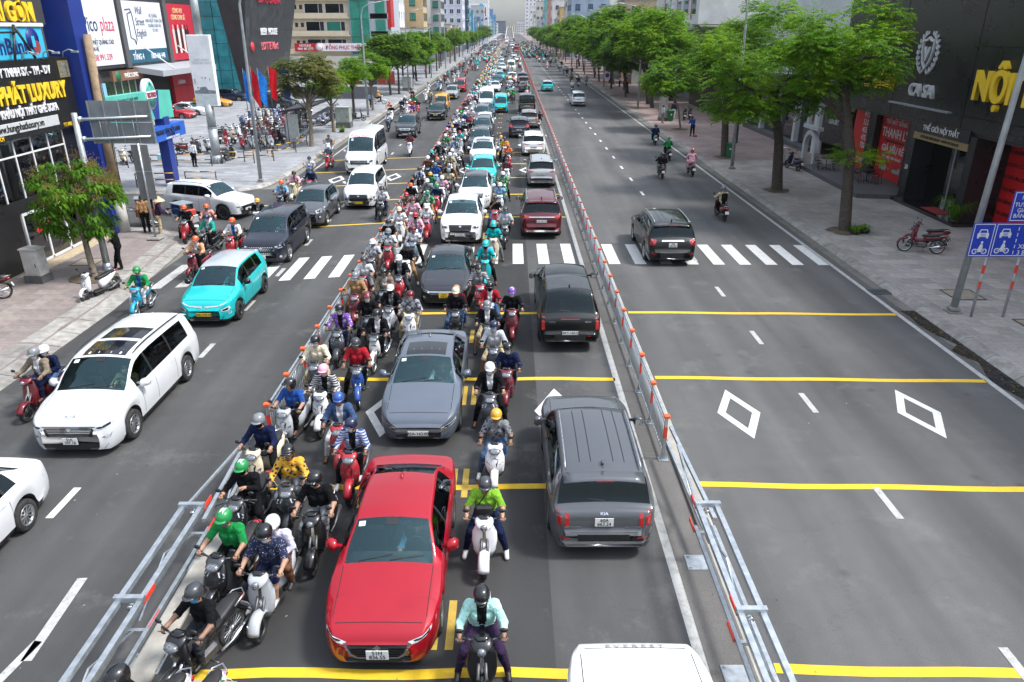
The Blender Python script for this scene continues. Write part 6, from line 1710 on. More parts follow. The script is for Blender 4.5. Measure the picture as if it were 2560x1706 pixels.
def crown(seed,rx,ry,rz,nclump,nfr,ll,lw,pairs=4,flat=0.0,dens=1.0,leafl=.42,droop=.55):
 rng = random.Random(seed); V = []; F = []; cl = []
 for i in range(nclump):
  for _ in range(40):
   p = np.array([rng.uniform(-1,1),rng.uniform(-1,1),rng.uniform(-.8,1)])
   q = np.linalg.norm(p)
   if .34 < q < .92: break
  cl.append((p * [rx,ry,rz],rng.uniform(.22,.36)))
 for c_,r_ in cl:
  rad = r_ * (rx + ry + rz) / 3
  for j in range(int(nfr)):
   a = rng.uniform(0,6.283); u = rng.uniform(-.55,1); h_ = math.sqrt(max(0,1 - u * u))
   d = np.array([h_ * math.cos(a),h_ * math.sin(a),u])
   p = c_ + d * rad * (rng.random() ** .45) * np.array([1,1,.72])
   frond(V,F,p,d * [1,1,.35] + np.array([0,0,.1]) + np.array([rng.gauss(0,.3),rng.gauss(0,.3),0]),leafl * rng.uniform(.7,1.25),rng,pairs,lw,ll,droop)
 return V,F,[c_ for c_,r_ in cl]
CROWN = {}
for nm,args,m in (('a',(1,3.5,3.6,2.6,36,105,.19,.078),LEAF),('b',(2,3.1,3.8,2.8,36,105,.19,.078),LEAF),('c',(3,3.8,3.2,2.4,32,105,.19,.078),LEAF2),
     ('d',(4,2.4,2.4,1.6,24,90,.20,.085),LEAF),('e',(5,2.9,3.0,2.1,28,75,.24,.11),LEAF2),('f',(6,2.7,2.6,1.6,24,75,.22,.09),LEAF3),('g',(7,2.9,3.3,2.2,28,60,.30,.15),LEAF),('h',(8,2.7,2.9,1.9,26,60,.30,.15),LEAF2)):
 V,F,cl = crown(*args)
 me = bpy.data.meshes.new('crown'); me.from_pydata(V,[],F); me.materials.append(m)
 CROWN[nm] = (me,cl)
def trunk_mesh(h,r,cl,seed,lean=(0,0),fork=.62,nl=9):
 rng = random.Random(seed); q = MB()
 top = Vector((lean[0],lean[1],h))
 mid = Vector((lean[0] * .35 + rng.uniform(-.12,.12),lean[1] * .35 + rng.uniform(-.1,.1),h * .5))
 q.tube([(0,0,-.1),(0,0,.12),tuple(mid * .5),tuple(mid),tuple(mid * .4 + top * .6),tuple(top)],[r * 1.45,r * 1.12,r,r * .9,r * .78,r * .6],12)
 for c_ in rng.sample(list(cl),min(nl,len(cl))):
  c_ = Vector(c_) + Vector((lean[0],lean[1],0))
  tgt = Vector((c_.x,c_.y,h + c_.z * .75 + .2))
  t0 = rng.uniform(fork,.98); st_ = mid.lerp(top,(t0 - .5) * 2) if t0 > .5 else mid
  k = st_.lerp(tgt,.45) + Vector((0,0,.35 * rng.random())); k2 = st_.lerp(tgt,.8)
  q.tube([tuple(st_),tuple(k),tuple(k2),tuple(tgt)],[r * .45,r * .32,r * .18,r * .06],7)
 return q.mesh('trunk',[BARK])
def tree(x,y,cr,h,r,label,group=None,sc=1.0,lean=(0,0),rz=0.0,z=.13,bark=None,crs=None,cz=0.0,pit=False):
 root = ob('tree',None,loc=(x,y,z),label=label,cat='tree',group=group)
 me,cl = CROWN[cr]
 ca,sa = math.cos(rz),math.sin(rz)
 cl2 = [((c_[0] * ca - c_[1] * sa) * sc,(c_[0] * sa + c_[1] * ca) * sc,c_[2] * sc) for c_ in cl]
 tm = trunk_mesh(h,r,cl2,int(x * 7 + y * 13),lean)
 if bark: tm.materials.clear(); tm.materials.append(bark)
 ob('trunk',tm,root)
 ob('crown',me,root,loc=(lean[0],lean[1],h + .9 * sc + cz),rz=rz,scale=crs or sc)
 if pit:
  q = MB(); V = [(.75 * math.cos(a) * (1 + .15 * math.sin(5 * a)),.75 * math.sin(a) * (1 + .1 * math.cos(3 * a)),.012 + .02 * (i % 2)) for i,a in enumerate(np.linspace(0,6.283,18,False))]
  q.add(V + [(0,0,.10)],[(i,(i + 1) % 18,18) for i in range(18)]); ob('soil',q.mesh('soil',[mat('soil',(.13,.095,.06),.95,var=.4,scale=8,bmp=.6)]),root)
 return root
NEAR = ['leafy street tree with thick dark trunk beside the crosswalk','forked street tree in front of the black furniture showroom','broad leafy tree behind the green wheelie bin','slim young street tree next to the sweeping person']
tree(15.6,33.9,'a',7.1,.25,NEAR[0],sc=.90,lean=(-.7,1.5),rz=.4,pit=True)
tree(15.55,43.3,'b',5.6,.29,NEAR[1],sc=1.12,lean=(-.9,.3),rz=1.3,pit=True)
tree(15.7,55.4,'c',6.2,.26,NEAR[2],sc=.98,lean=(-.2,.6),rz=2.2,pit=True)
tree(15.9,71.7,'d',3.6,.09,NEAR[3],sc=1.1,lean=(-1.2,0),rz=.2,bark=BARK2,pit=True)
tree(18.6,63.0,'b',7.6,.2,'tall leafy tree behind the restaurant sign on the pavement',sc=.8,rz=2.9)
GR = 'street trees along the right pavement'
for i,y in enumerate((84,92,97,107,113,122,131,140,150,161,172,184,196,209,223,238,254,271,290,310,332,356,382,410,440,472,506,542,580)):
 k = 'gh'[i % 2] if y > 100 else 'de'[i % 2]
 big = i in (0,1,2,4,6,9,12)
 tree(15.7 + rnd.uniform(-.3,.5) + (1.2 if big else 0),y,k,(6.4 if big else rnd.uniform(4.0,5.2)),.22 if big else .14,'tall' * big + 'leafy' * (not big) + ' green tree in the row lining the right pavement',GR,sc=(1.6 if big else rnd.uniform(1.1,1.4)) * (1 if y < 200 else 1.15),lean=(-1.6 if big else -.6,0),rz=rnd.uniform(0,6.28))
# small leaf sprouts low on the two near trunks
def sprouts(x,y,z,n_,seed,label):
 rng = random.Random(seed); V = []; F = []
 for j in range(n_):
  a = rng.uniform(0,6.283); d = np.array([math.cos(a),math.sin(a),rng.uniform(-.1,.5)])
  frond(V,F,np.array([rng.gauss(0,.12),rng.gauss(0,.12),rng.uniform(-.3,.3)]) + d * rng.uniform(.2,1.0) * [1,1,.4],d,.45,rng,4,.055,.15)
 me = bpy.data.meshes.new('foliage'); me.from_pydata(V,[],F); me.materials.append(LEAF)
 return me
for x,y,z,n_,lb in ((15.9,34.4,3.4,150,'low leaf shoots on the near trunk'),(15.4,55.0,2.9,110,'low shoots')):
 root = [o for o in COL.objects if o.name.startswith('tree') and abs(o.location.y - y) < 1.2][0]
 ob('low_shoots',sprouts(x,y,z,n_,int(y),lb),root,loc=(x - root.location.x,y - root.location.y,z))
GL = 'street trees along the left pavement'
for i,(x,y,k,h,sc,rz_) in enumerate(((-16.0,60.9,'f',4.3,1.02,.3),(-16.2,69.9,'d',3.5,.72,1.2),(-16.3,80.1,'d',3.9,.82,2.0),(-15.9,89.1,'d',3.9,.92,3.1),(-17.0,110,'e',4.6,1.15,.9),(-16.0,111.5,'e',4.6,1.2,2.6),(-16.6,121,'h',4.4,1.2,.2),(-16.2,131,'g',4.3,1.2,1.4))):
 tree(x,y,k,h,.15 if i else .17,('olive leaved tree standing over the bus shelter','small bright tree between the shelter and the grey kiosk','dark trunked tree beside the grey green kiosk','slender tree with a thin trunk by the hoop rail','thick crowned tree behind the parked white motorbike','dark leafy tree by the planted strip','tree shading the red hoarding','tree in front of the pale kiosk')[i],GL,sc=sc,rz=rz_,bark=BARK2 if i in (0,1,3) else None)
for i,y in enumerate((140,150,161,172,184,197,211,226,242,259,277,296,317,340,365,392,420,450,482,516,552,590)):
 sv = rnd.uniform(.85,1.55)
 tree(-16.3 + rnd.uniform(-.9,.5),y + rnd.uniform(-3,3),'gheh'[i % 4],3.6 + sv * rnd.uniform(.3,1.2),.15,'leafy green tree in the row lining the left pavement',GL,sc=sv,crs=(sv,sv * rnd.uniform(.8,1.1),sv * rnd.uniform(.8,1.25)),rz=rnd.uniform(0,6.28))
# the near left tree: long drooping leaves with brown blossom
rng = random.Random(11); V = []; F = []; mi = []
for c_ in [(rng.gauss(0,.95),rng.gauss(0,.9),rng.gauss(0,.95)) for _ in range(120)]:
 c_ = np.array(c_); c_ *= min(1,1.42 / (np.linalg.norm(c_) + .01))
 for j in range(30):
  a = rng.uniform(0,6.283); d = np.array([math.cos(a),math.sin(a),rng.uniform(-.2,.9)]); d /= np.linalg.norm(d)
  p = c_ + d * .10; ln = rng.uniform(.26,.46); w_ = rng.uniform(.07,.11)
  sd_ = np.cross(d,[0,0,1.0]); sd_ /= np.linalg.norm(sd_) + 1e-6
  k = len(V); p2 = p + d * ln * .5 + np.array([0,0,.01]); p3 = p + d * ln * .8 + np.array([0,0,-ln * .45])
  V += [tuple(p),tuple(p2 + sd_ * w_ / 2),tuple(p2 - sd_ * w_ / 2),tuple(p3)]; F.append((k,k + 1,k + 3,k + 2)); mi.append(0)
 if rng.random() < .55 and c_[2] > -.3:
  for j in range(60):
   p = c_ + np.array([rng.gauss(0,.12),rng.gauss(0,.12),.18 + abs(rng.gauss(0,.18))]); k = len(V); s_ = .022
   V += [tuple(p),tuple(p + [s_,0,s_]),tuple(p + [0,s_,2 * s_]),tuple(p + [-s_,0,s_])]; F.append((k,k + 1,k + 2,k + 3)); mi.append(1)
me = bpy.data.meshes.new('crown'); me.from_pydata(V,[],F); me.materials.append(LEAF4); me.materials.append(BLOOM); me.polygons.foreach_set('material_index',mi)
root = ob('tree',None,loc=(-15.85,26.9,.13),label='round long leaved tree with brown blossom by the furniture shop',cat='tree')
q = MB(); q.tube([(0,0,-.1),(.02,0,.1),(-.08,.1,.9),(-.16,.2,1.6),(-.24,.3,2.4),(-.25,.35,3.0)],[.16,.13,.11,.10,.085,.05],10); q.tube([(-.3,.25,1.7),(.2,.5,2.5),(.3,.6,3.3)],[.07,.05,.02],8); q.tube([(-.5,.3,2.2),(-1.3,.0,2.9),(-1.7,0,3.4)],[.06,.04,.02],8); ob('trunk',q.mesh('trunk',[BARK2]),root)
ob('crown',me,root,loc=(-.25,.35,2.85),scale=1.0)
q = MB(); q.add([(.9 * math.cos(a),.75 * math.sin(a),.012 + .015 * (i % 2)) for i,a in enumerate(np.linspace(0,6.283,18,False))] + [(0,0,.09)],[(i,(i + 1) % 18,18) for i in range(18)]); ob('soil',q.mesh('soil',[mat('soil')]),root)
# ------------------------------------------------------------------ buildings
def wall(name,c,rough=.8,var=.12,dirt=.25,scale=.6): return mat(name,c,rough,var=var,scale=scale,dirt=dirt)
WBLK = mat('cladding_black',(.014,.0145,.016),.28,var=.25,scale=.8)
WDRK = mat('stone_dark',(.035,.037,.042),.5,var=.45,scale=.9)
YEL = mat('letter_yellow',(.90,.60,.03),.45,var=.08); LWHITE = mat('letter_white',(.80,.80,.82),.4,var=.06); LRED = mat('letter_red',(.55,.02,.06),.5,var=.08)
MULL = mat('frame_white',(.74,.75,.76),.5,var=.08)
def part(name,m,parent,*boxes,b=0.0):
 q = MB()
 for bx in boxes: q.box(*bx,b=b)
 return ob(name,q.mesh(name,[m]),parent)
RX = (0,0,R(90)); LX = (0,0,R(-90))     # lettering facing +x / -x
# --- furniture shop on the left
X0 = -18.95
hb = ob('furniture_shop',None,loc=(0,0,0),label='black fronted furniture shop with yellow and white lettering and glass upper floor',cat='building')
part('wall',wall('shop_side',(.10,.10,.105)),hb,(-34,X0 - .5,12,34.2,2.3,13))
part('back_wall',mat('shop_inside',(.16,.15,.14),.8,var=.2),hb,(-34,-27.5,12,34.2,0,2.3))
part('floor',mat('shop_floor',(.33,.27,.22),.35,var=.2),hb,(-27.5,X0 + .15,12,33.5,0,.16))
part('threshold',mat('stone_cream',(.52,.42,.28),.7,var=.3,scale=9),hb,(X0 + .16,X0 + .75,26.9,33.0,.13,.15))
part('band',WBLK,hb,(X0 - .5,X0 + .05,12,33.3,2.28,2.78))
for y0,y1,z0,z1 in ((32.25,33.4,.13,7.8),(26.3,28.15,.13,2.28),(12,24.5,.13,2.28)): part('pillar',WBLK,hb,(X0 - .48,X0 + .03,y0,y1,z0,z1))
part('fascia',WBLK,hb,(X0 - .5,X0 + .28,12,33.35,5.02,7.78))
for i in range(8):      # seams of the fascia cladding
 part('cladding_seam',DARK,hb,(X0 + .281,X0 + .284,14.9 + i * 2.3,14.92 + i * 2.3,5.04,7.76))
for i in range(11):
 y = 21.0 + i * 1.12
 part('mullion',MULL,hb,(X0 - .06,X0 + .02,y - .035,y + .035,2.78,5.02))
 if i < 10:
  part('pane',GLASS_B,hb,(X0 - .03,X0 - .01,y + .036,y + 1.084,2.80,4.34)); part('pane',GLASS_B,hb,(X0 - .03,X0 - .01,y + .036,y + 1.084,4.41,5.0))
part('transom',MULL,hb,(X0 - .05,X0 + .015,21.0,32.2,4.345,4.405))
part('display_floor',mat('shop_floor'),hb,(-27,X0 - .1,12,33,2.79,2.82)); part('display_wall',mat('shop_inside'),hb,(-27.2,-27,12,33,2.8,5.0)); part('ceiling',mat('shop_ceiling',(.45,.45,.44),.8),hb,(-27,X0 - .1,12,33,4.97,5.01))
for i,y in enumerate((28.3,29.62,30.98)):
 part('door_frame',MULL,hb,(X0 - .05,X0 + .05,y - .05,y + .05,.15,2.27))
part('door_frame',MULL,hb,(X0 - .05,X0 + .05,28.35,32.2,2.16,2.27)); part('door_frame',MULL,hb,(X0 - .05,X0 + .05,28.35,32.2,.15,.24))
for y0,y1 in ((28.36,29.56),(29.68,30.92),(31.04,32.2)):
 p = part('glass_door',GLASS_B,hb,(X0 - .01,X0 + .01,y0,y1,.25,2.15))
 part('handle',CHROME,p,(X0 + .02,X0 + .06,y1 - .2,y1 - .16,.9,1.5))
for y,z,s in ((29.15,1.42,1),(29.75,1.62,-1)):
 q = MB(); q.prism([(y - .2,z),(y - .05,z + .14),(y - .05,z + .07),(y + .2,z + .07),(y + .2,z - .07),(y - .05,z - .07),(y - .05,z - .14)] if s > 0 else [(y + .2,z),(y + .05,z + .14),(y + .05,z + .07),(y - .2,z + .07),(y - .2,z - .07),(y + .05,z - .07),(y + .05,z - .14)],'x',X0 + .012,X0 + .016); ob('arrow_sticker',q.mesh('arrow_sticker',[mat('sticker_red',(.55,.03,.03),.5)]),hb)
part('upper_wall',wall('upper_dark',(.045,.045,.05)),hb,(X0 - .5,X0 - .1,12,33.0,9.02,13)); part('ledge',MULL,hb,(X0 - .5,X0 + .02,12,32.6,8.95,9.08))
part('bank_sign',mat('bank_cyan',(.05,.48,.72),.4,var=.06),hb,(X0 - .5,X0 - .05,12,32.5,7.79,8.94))
q = MB(); q.lathe([(0,.0),(.40,.0),(.40,.03),(0,.03)],24,'x',(X0 - .05,31.75,8.5)); ob('bank_emblem',q.mesh('bank_emblem',[mat('navy',(.015,.03,.18),.4)]),hb)
part('bank_emblem',mat('bank_cyan'),hb,(X0 - .018,X0 - .012,31.65,31.85,8.2,8.6)); q = MB(); q.lathe([(0,.035),(.25,.035)],16,'x',(X0 - .05,31.9,8.2)); ob('bank_emblem',q.mesh('bank_emblem',[mat('brick_red',(.30,.05,.06),.5)]),hb)
lettering('VietinBank',.80,hb,(X0 - .04,29.8,7.98),mat('navy'),.01,.012,RX,.95)
lettering('NỘI THẤT SÀI GÒN',.95,hb,(X0 - .05,28.9,9.16),YEL,.06,.03,RX,.78)
lettering('CÔNG TY TNHH SX - TM - DV',.42,hb,(X0 + .30,29.6,7.22),LWHITE,.02,.012,RX,.80)
lettering('HƯNG PHÁT LUXURY',.86,hb,(X0 + .30,29.35,6.28),YEL,.05,.03,RX,.78)
lettering('SẢN XUẤT VÀ NHẬP KHẨU NỘI THẤT GHẾ SOFA',.40,hb,(X0 + .30,28.6,5.80),LWHITE,.02,.012,RX,.72)
q = MB(); q.box(X0 + .28,X0 + .31,26.0,31.7,5.22,5.62,b=.01); ob('web_panel',q.mesh('web_panel',[mat('panel_pale',(.55,.57,.58),.5)]),hb)
lettering('www.hungphatluxury.vn',.36,hb,(X0 + .32,29.1,5.32),INK,.005,.008,RX,.88)
lettering('ĐT: 0982 655 119',.20,hb,(X0 + .29,32.6,5.10),YEL,.004,.004,RX,.8); lettering('Q. TÂN BÌNH - TP.HCM',.20,hb,(X0 + .29,27.2,5.06),YEL,.004,.004,RX,.8)
p = part('picture_panel',mat('picture',(.22,.22,.18),.5,var=.7,scale=9),hb,(X0 + .285,X0 + .30,32.55,33.2,7.05,7.6)); part('picture_frame',mat('gold',(.5,.38,.12),.4,.6),p,(X0 + .284,X0 + .305,32.5,32.55,7.0,7.65),(X0 + .284,X0 + .305,33.2,33.25,7.0,7.65),(X0 + .284,X0 + .305,32.55,33.2,7.6,7.65),(X0 + .284,X0 + .305,32.55,33.2,7.0,7.05))
part('blue_column',mat('column_blue',(.012,.035,.24),.4,var=.12,scale=1),hb,(X0 - .6,X0 + .75,33.42,34.5,.1,14))
for y in (30.2,31.6,33.0):
 q = MB(); q.tube([(X0 + .3,y,7.75),(X0 + .35,y,7.98),(X0 + .6,y,8.08),(X0 + .8,y,8.02)],.025,6); q.box(X0 + .72,X0 + .98,y - .06,y + .06,7.95,8.03); ob('spot_lamp',q.mesh('spot_lamp',[LAMPG]),hb)
q = MB(); q.tube([(X0 + .3,29.8,7.8),(X0 + .1,30.5,9.0)],.05,6); q.tube([(X0 + .3,31.1,7.8),(X0 + .1,30.5,9.0)],.05,6); q.tube([(X0 + .2,27,8.7),(X0 + .2,30.4,8.75)],.04,6); ob('sign_truss',q.mesh('sign_truss',[BLACK]),hb)['kind'] = 'stuff'
# furniture seen through the panes
def armchair(x,y,z,c,label):
 root = ob('armchair',None,loc=(x,y,z),rz=R(90),label=label,cat='chair',group='armchairs on display in the shop')
 m = mat('uphol_%s' % c,rgb(c),.8,var=.2)
 q = MB(); q.box(-.38,.38,-.4,.35,.18,.42,b=.06); ob('seat',q.mesh('seat',[m]),root)
 q = MB(); q.box(-.38,.38,.25,.45,.2,.95,b=.06); ob('backrest',q.mesh('backrest',[m]),root)
 for s in (1,-1):
  q = MB(); q.box(s * .42 - .08,s * .42 + .08,-.4,.42,.1,.62,b=.05); ob('armrest',q.mesh('armrest',[m]),root)
 for a,b_ in ((-.3,-.3),(.3,-.3),(-.3,.3),(.3,.3)):
  q = MB(); q.box(a - .03,a + .03,b_ - .03,b_ + .03,0,.2); ob('leg',q.mesh('leg',[BLACK]),root)
for i,(x,y,z,c) in enumerate(((-20.3,27.0,2.82,'5a4030'),(-20.5,29.0,2.82,'b0a898'),(-20.2,31.2,2.82,'4a4a50'),(-20.4,25.0,2.82,'c8c0b0'),(-20.6,29.2,.16,'2a2a2e'),(-20.4,31.5,.16,'8a6a4a'))): armchair(x,y,z,c,('brown','cream','grey','pale','black','tan')[i] + ' upholstered armchair on display behind the shop glass')
# --- sign pylon
pyl = ob('sign_pylon',None,loc=(-20.4,44.9,.13),label='blue pillar sign with teal board and oval emblem at the plaza corner',cat='sign')
TEALB = mat('board_teal',(.10,.50,.40),.5,var=.15,scale=1,dirt=.15); PBLUE = mat('pillar_blue',(.018,.045,.26),.45,var=.2,scale=2,dirt=.25)
part('pillar',PBLUE,pyl,(-.28,.28,-.35,.35,0,4.0)); q = MB(); q.prism([(-8.2,4.35),(1.2,3.85),(1.2,5.40),(-.2,5.5),(-8.2,5.60)],'x',-.22,.22); ob('teal_board',q.mesh('teal_board',[TEALB]),pyl)
q = MB(); q.prism([(-1.9,5.52),(-.35,5.5),(-.75,3.95),(-1.25,3.98)],'x',.221,.235); ob('blue_wedge',q.mesh('blue_wedge',[PBLUE]),pyl)
part('blue_box',mat('box_blue',(.025,.12,.52),.45,var=.15),pyl,(-.35,.35,-2.1,2.2,2.75,3.55))
lettering('TRUNG TÂM VIỆT NAM',.34,pyl,(.36,-.2,3.12),mat('letter_navy',(.01,.02,.07),.5),.02,.01,RX,.9); lettering('ACADEMY',.24,pyl,(.36,.1,2.92),mat('letter_navy'),.01,.006,RX,1); lettering('Tel: 38442233 - Fax: 38447023',.15,pyl,(.36,.3,2.79),LWHITE,.004,.003,RX,1)
q = MB(); q.lathe([(0,.14),(1,.14),(1,-.14),(0,-.14)],32,'x');
for nm,sc_,xo,m in (('emblem_rim',(1,.62,.82),.10,LWHITE),('emblem',(1,.52,.70),.13,TEALB)): ob(nm,q.mesh(nm,[m]),pyl,loc=(xo,-1.35,5.35),scale=sc_)
part('emblem_band',LWHITE,pyl,(.26,.28,-1.95,-.75,5.12,5.52)); lettering('TECAPRO',.34,pyl,(.285,-1.35,5.20),mat('brick_red'),.02,.015,RX,.72)
q = MB(); [q.tube([(.275,-1.35,6.0),(.275,-1.35 + d,5.56)],.012,5) for d in (-.42,-.2,0,.2,.42)]; ob('emblem_rays',q.mesh('emblem_rays',[INK]),pyl)['kind'] = 'stuff'
lettering('CÔNG TY TNHH MTV ỨNG DỤNG KỸ THUẬT ANTEI',.20,pyl,(.225,-4.8,5.20),INK,.004,.004,RX,.8)
# --- shopping centre across the plaza
XP = -41.5
pic = ob('shopping_centre',None,loc=(0,0,0),label='dark shopping centre facade with large white and red poster panels above a canopy',cat='building')
part('wall',WDRK,pic,(-70,XP - .02,62,107,5.0,24)); part('wall',wall('ground_dark',(.05,.05,.055)),pic,(-70,XP - .6,62,107,0,5.0))
part('glass_block',mat('glass_pale',(.35,.42,.40),.25,var=.25,scale=.4),pic,(XP - .4,XP + .3,62,76.6,4.4,9.9)); part('slab_band',MULL,pic,(XP - .4,XP + .5,62,76.6,9.9,10.5)); part('slab_band',MULL,pic,(XP - .4,XP + .5,62,76.6,4.0,4.5))
for j in range(5): part('mullion',MULL,pic,(XP + .3,XP + .36,63 + j * 3,63.12 + j * 3,4.5,9.9))
PW = mat('poster_white',(.68,.71,.76),.5,var=.03); PB = mat('poster_teal',(.012,.10,.16),.5,var=.08); PR_ = mat('poster_red',(.50,.02,.045),.5,var=.08)
part('poster',PW,pic,(XP,XP + .06,76.9,84.9,5.35,12.2)); part('poster',PW,pic,(XP,XP + .06,86.3,95.9,6.7,11.6)); part('poster',PB,pic,(XP,XP + .06,86.3,95.9,5.3,6.68)); part('poster',PR_,pic,(XP,XP + .06,97.6,105.0,5.2,11.6))
lettering('Pico',2.0,pic,(XP + .08,79.3,8.6),mat('letter_navy'),.01,.0,RX,.80); lettering('plaza',2.0,pic,(XP + .08,82.6,8.6),LRED,.01,-.01,RX,.72)
lettering('BỀ MẶT QUẢNG CÁO',.62,pic,(XP + .08,80.9,7.35),INK,.01,.0,RX,.8); lettering('LIÊN HỆ',.55,pic,(XP + .08,79.3,6.75),INK,.01,.0,RX,.8); lettering('38.991.339',.85,pic,(XP + .08,80.7,5.85),LRED,.01,.0,RX,.95)
lettering('Wall\nStreet\nEnglish', 1.15, pic, (XP + .08, 90.0, 10.3), mat('letter_navy'), .01, -.008, RX, .75, 'CENTER',.25)
q = MB(); q.tube([(XP + .09,86.9,10.7),(XP + .09,88.1,10.8),(XP + .09,88.4,10.3),(XP + .09,88.6,7.7),(XP + .09,88.2,7.2),(XP + .09,88.1,7.7),(XP + .09,87.3,7.9),(XP + .09,87.3,10.3),(XP + .09,88.2,10.5)],.05,6); ob('speech_outline',q.mesh('speech_outline',[mat('letter_navy')]),pic)
lettering('HỆ THỐNG\nANH NGỮ TOÀN CẦU\nCHUẨN CHÂU ÂU\nTỪ 1972', .52, pic, (XP + .08, 93.6, 10.0), mat('letter_grey',(.22,.24,.30),.5),.01,.0,RX,.8)
lettering('TẦNG 4',.85,pic,(XP + .08,88.3,5.65),LWHITE,.01,.015,RX,.85); lettering('1800 646 448',.80,pic,(XP + .08,93.2,5.65),LWHITE,.01,.01,RX,.85)
lettering('CÙNG VUI\nCÙNG CHIA SẺ', .75, pic, (XP + .08, 100.6, 10.6), mat('letter_gold',(.80,.62,.30),.5),.01,.01,RX,.8)
for i in range(7):      # plain dark and pale upright shapes of the group picture
 y = 98.6 + i * .72; c = ('c8c0b8','201818','e0d8d0','281c1c','d8d0c8','181414','302024')[i]
 q = MB(); q.prism([(y - .25,6.0),(y + .25,6.0),(y + .28,7.6),(y + .34,8.6),(y + .12,8.8),(y + .12,9.25),(y - .12,9.25),(y - .12,8.8),(y - .34,8.6),(y - .28,7.6)],'x',XP + .06,XP + .085); ob('poster_figure',q.mesh('poster_figure',[mat('fig_' + c,rgb(c),.6)]),pic)
for y in (76.75,85.6,96.7,105.4): part('pilaster',mat('pilaster_grey',(.09,.09,.095),.6,var=.2),pic,(XP,XP + .25,y - .45,y + .45,4.9,24))
q = MB(); q.add([(XP,86.6,5.0),(XP + 3.2,86.6,4.55),(XP + 3.2,102.5,4.55),(XP,102.5,5.0),(XP,86.6,4.4),(XP + 3.2,86.6,3.95),(XP + 3.2,102.5,3.95),(XP,102.5,4.4)],[(0,1,2,3),(4,7,6,5),(0,4,5,1),(1,5,6,2),(2,6,7,3),(3,7,4,0)]); ob('canopy',q.mesh('canopy',[mat('canopy_grey',(.36,.38,.40),.5,var=.12)]),pic)
for y in (90,99):
 q = MB(); q.tube([(XP + .1,y,6.9),(XP + 3.0,y + .3,4.6)],.07,6); ob('canopy_rod',q.mesh('canopy_rod',[MULL]),pic)
part('cafe_sign',mat('wood_sign',(.20,.10,.055),.6,var=.3,scale=1.5),pic,(XP + .2,XP + .5,80.9,87.6,3.75,4.75)); lettering('PHÚC LONG',.62,pic,(XP + .52,84.9,4.02),LWHITE,.02,.01,RX,.85); q = MB(); q.lathe([(0,.52),(.55,.52),(.55,.45)],20,'x',(XP,82.0,4.2)); ob('cafe_emblem',q.mesh('cafe_emblem',[mat('emblem_green',(.02,.14,.06),.5)]),pic)
for j in range(4):
 part('cafe_window',mat('cafe_green',(.02,.09,.025),.3,var=.8,scale=1.2),pic,(XP - .5,XP - .3,80.9 + j * 1.55,82.35 + j * 1.55,1.9,3.7)); part('mullion',MULL,pic,(XP - .3,XP - .22,82.36 + j * 1.55,82.44 + j * 1.55,1.9,3.7))
part('entrance',DARK,pic,(XP - .58,XP - .5,90.5,96.0,.1,3.8))
for i in range(3):
 for j in range(2): part('red_panel',mat('panel_red',(.48,.012,.02),.4,var=.1),pic,(XP - .5,XP - .1,96.5 + i * 1.95,98.4 + i * 1.95,.2 + j * 2.0,2.15 + j * 1.75))
lettering('i.chicken',.75,pic,(XP - .05,98.9,2.45),LWHITE,.01,.01,RX,.8)
lettering('LOTTERIA',.8,pic,(XP + .02,100.0,4.1),LRED,.03,.02,RX,.9)
part('blue_banner',mat('banner_cyan',(.22,.48,.66),.5,var=.1),pic,(XP + .1,XP + .3,71.5,79.5,2.3,3.7)); lettering('KHAI GIẢNG\nTẠI VIỆT NAM',.5,pic,(XP + .31,75.2,3.15),LRED,.005,.005,RX,.9)
# glass corner and leaning dark wall
lot = ob('mart_building',None,loc=(0,0,0),label='dark stone leaning mall wall with beer house and mart lettering',cat='building')
LEAN = [(-36.9,109.0),(-36.2,128.0)]
q = MB(); q.add([(-37.0,109,0),(-36.7,128,0),(-33.6,129.5,16),(-34.9,108,16),(-60,109,0),(-60,128,0),(-60,129.5,16),(-60,108,16)],[(0,1,2,3),(0,3,7,4),(1,5,6,2),(3,2,6,7),(4,7,6,5)]); ob('wall',q.mesh('wall',[WDRK]),lot)
rg_ = random.Random(5)
def on_lean(t,z):      # point on the leaning face
 a = Vector((-37.0,109,0)).lerp(Vector((-36.7,128,0)),t); b_ = Vector((-34.9,108,16)).lerp(Vector((-33.6,129.5,16)),t); return a.lerp(b_,z / 16)
for i in range(13):
 for j in range(12):
  t0,t1 = i / 13 + .002,(i + 1) / 13 - .002; z0,z1 = j * 1.2 + .6,j * 1.2 + 1.78
  off = Vector((.02 + rg_.random() * .03,0,0)); v = rg_.choice([.7,.85,1.0,1.25,1.6])
  q = MB(); P_ = [on_lean(t0,z0),on_lean(t1,z0),on_lean(t1,z1),on_lean(t0,z1)]
  q.add([tuple(p + off) for p in P_] + [tuple(p) for p in P_],[(0,1,2,3),(0,4,5,1),(1,5,6,2),(2,6,7,3),(3,7,4,0)])
  ob('stone_panel',q.mesh('stone_panel',[mat('panel_stone',None,.45,var=.3,scale=2)]),lot,color=(.040 * v,.042 * v,.048 * v))
def lean_text(txt,size,t,z,m,sx=1.0,bold=.02):
 p = on_lean(t,z); ob('lettering',text_mesh(txt,size,.06,bold,'CENTER',m,sx),lot,loc=(p.x + .24,p.y,p.z),rot=(R(8),0,R(87.7)))
lean_text('BEER  HOUSE',1.25,.43,8.0,LWHITE,.95,.03); lean_text('LOTTE Mart',1.45,.46,6.0,mat('letter_pink',(.75,.16,.20),.45),.95,.03); lean_text('LOTTE CINEMA',1.4,.42,12.2,LRED,.95,.03)
q = MB(); q.lathe([(0,.1),(.7,.1),(.7,0)],20,'x'); p = on_lean(.12,6.45); ob('mart_emblem',q.mesh('mart_emblem',[mat('emblem_red',(.60,.03,.05),.45)]),lot,loc=(p.x + .05,p.y,p.z))
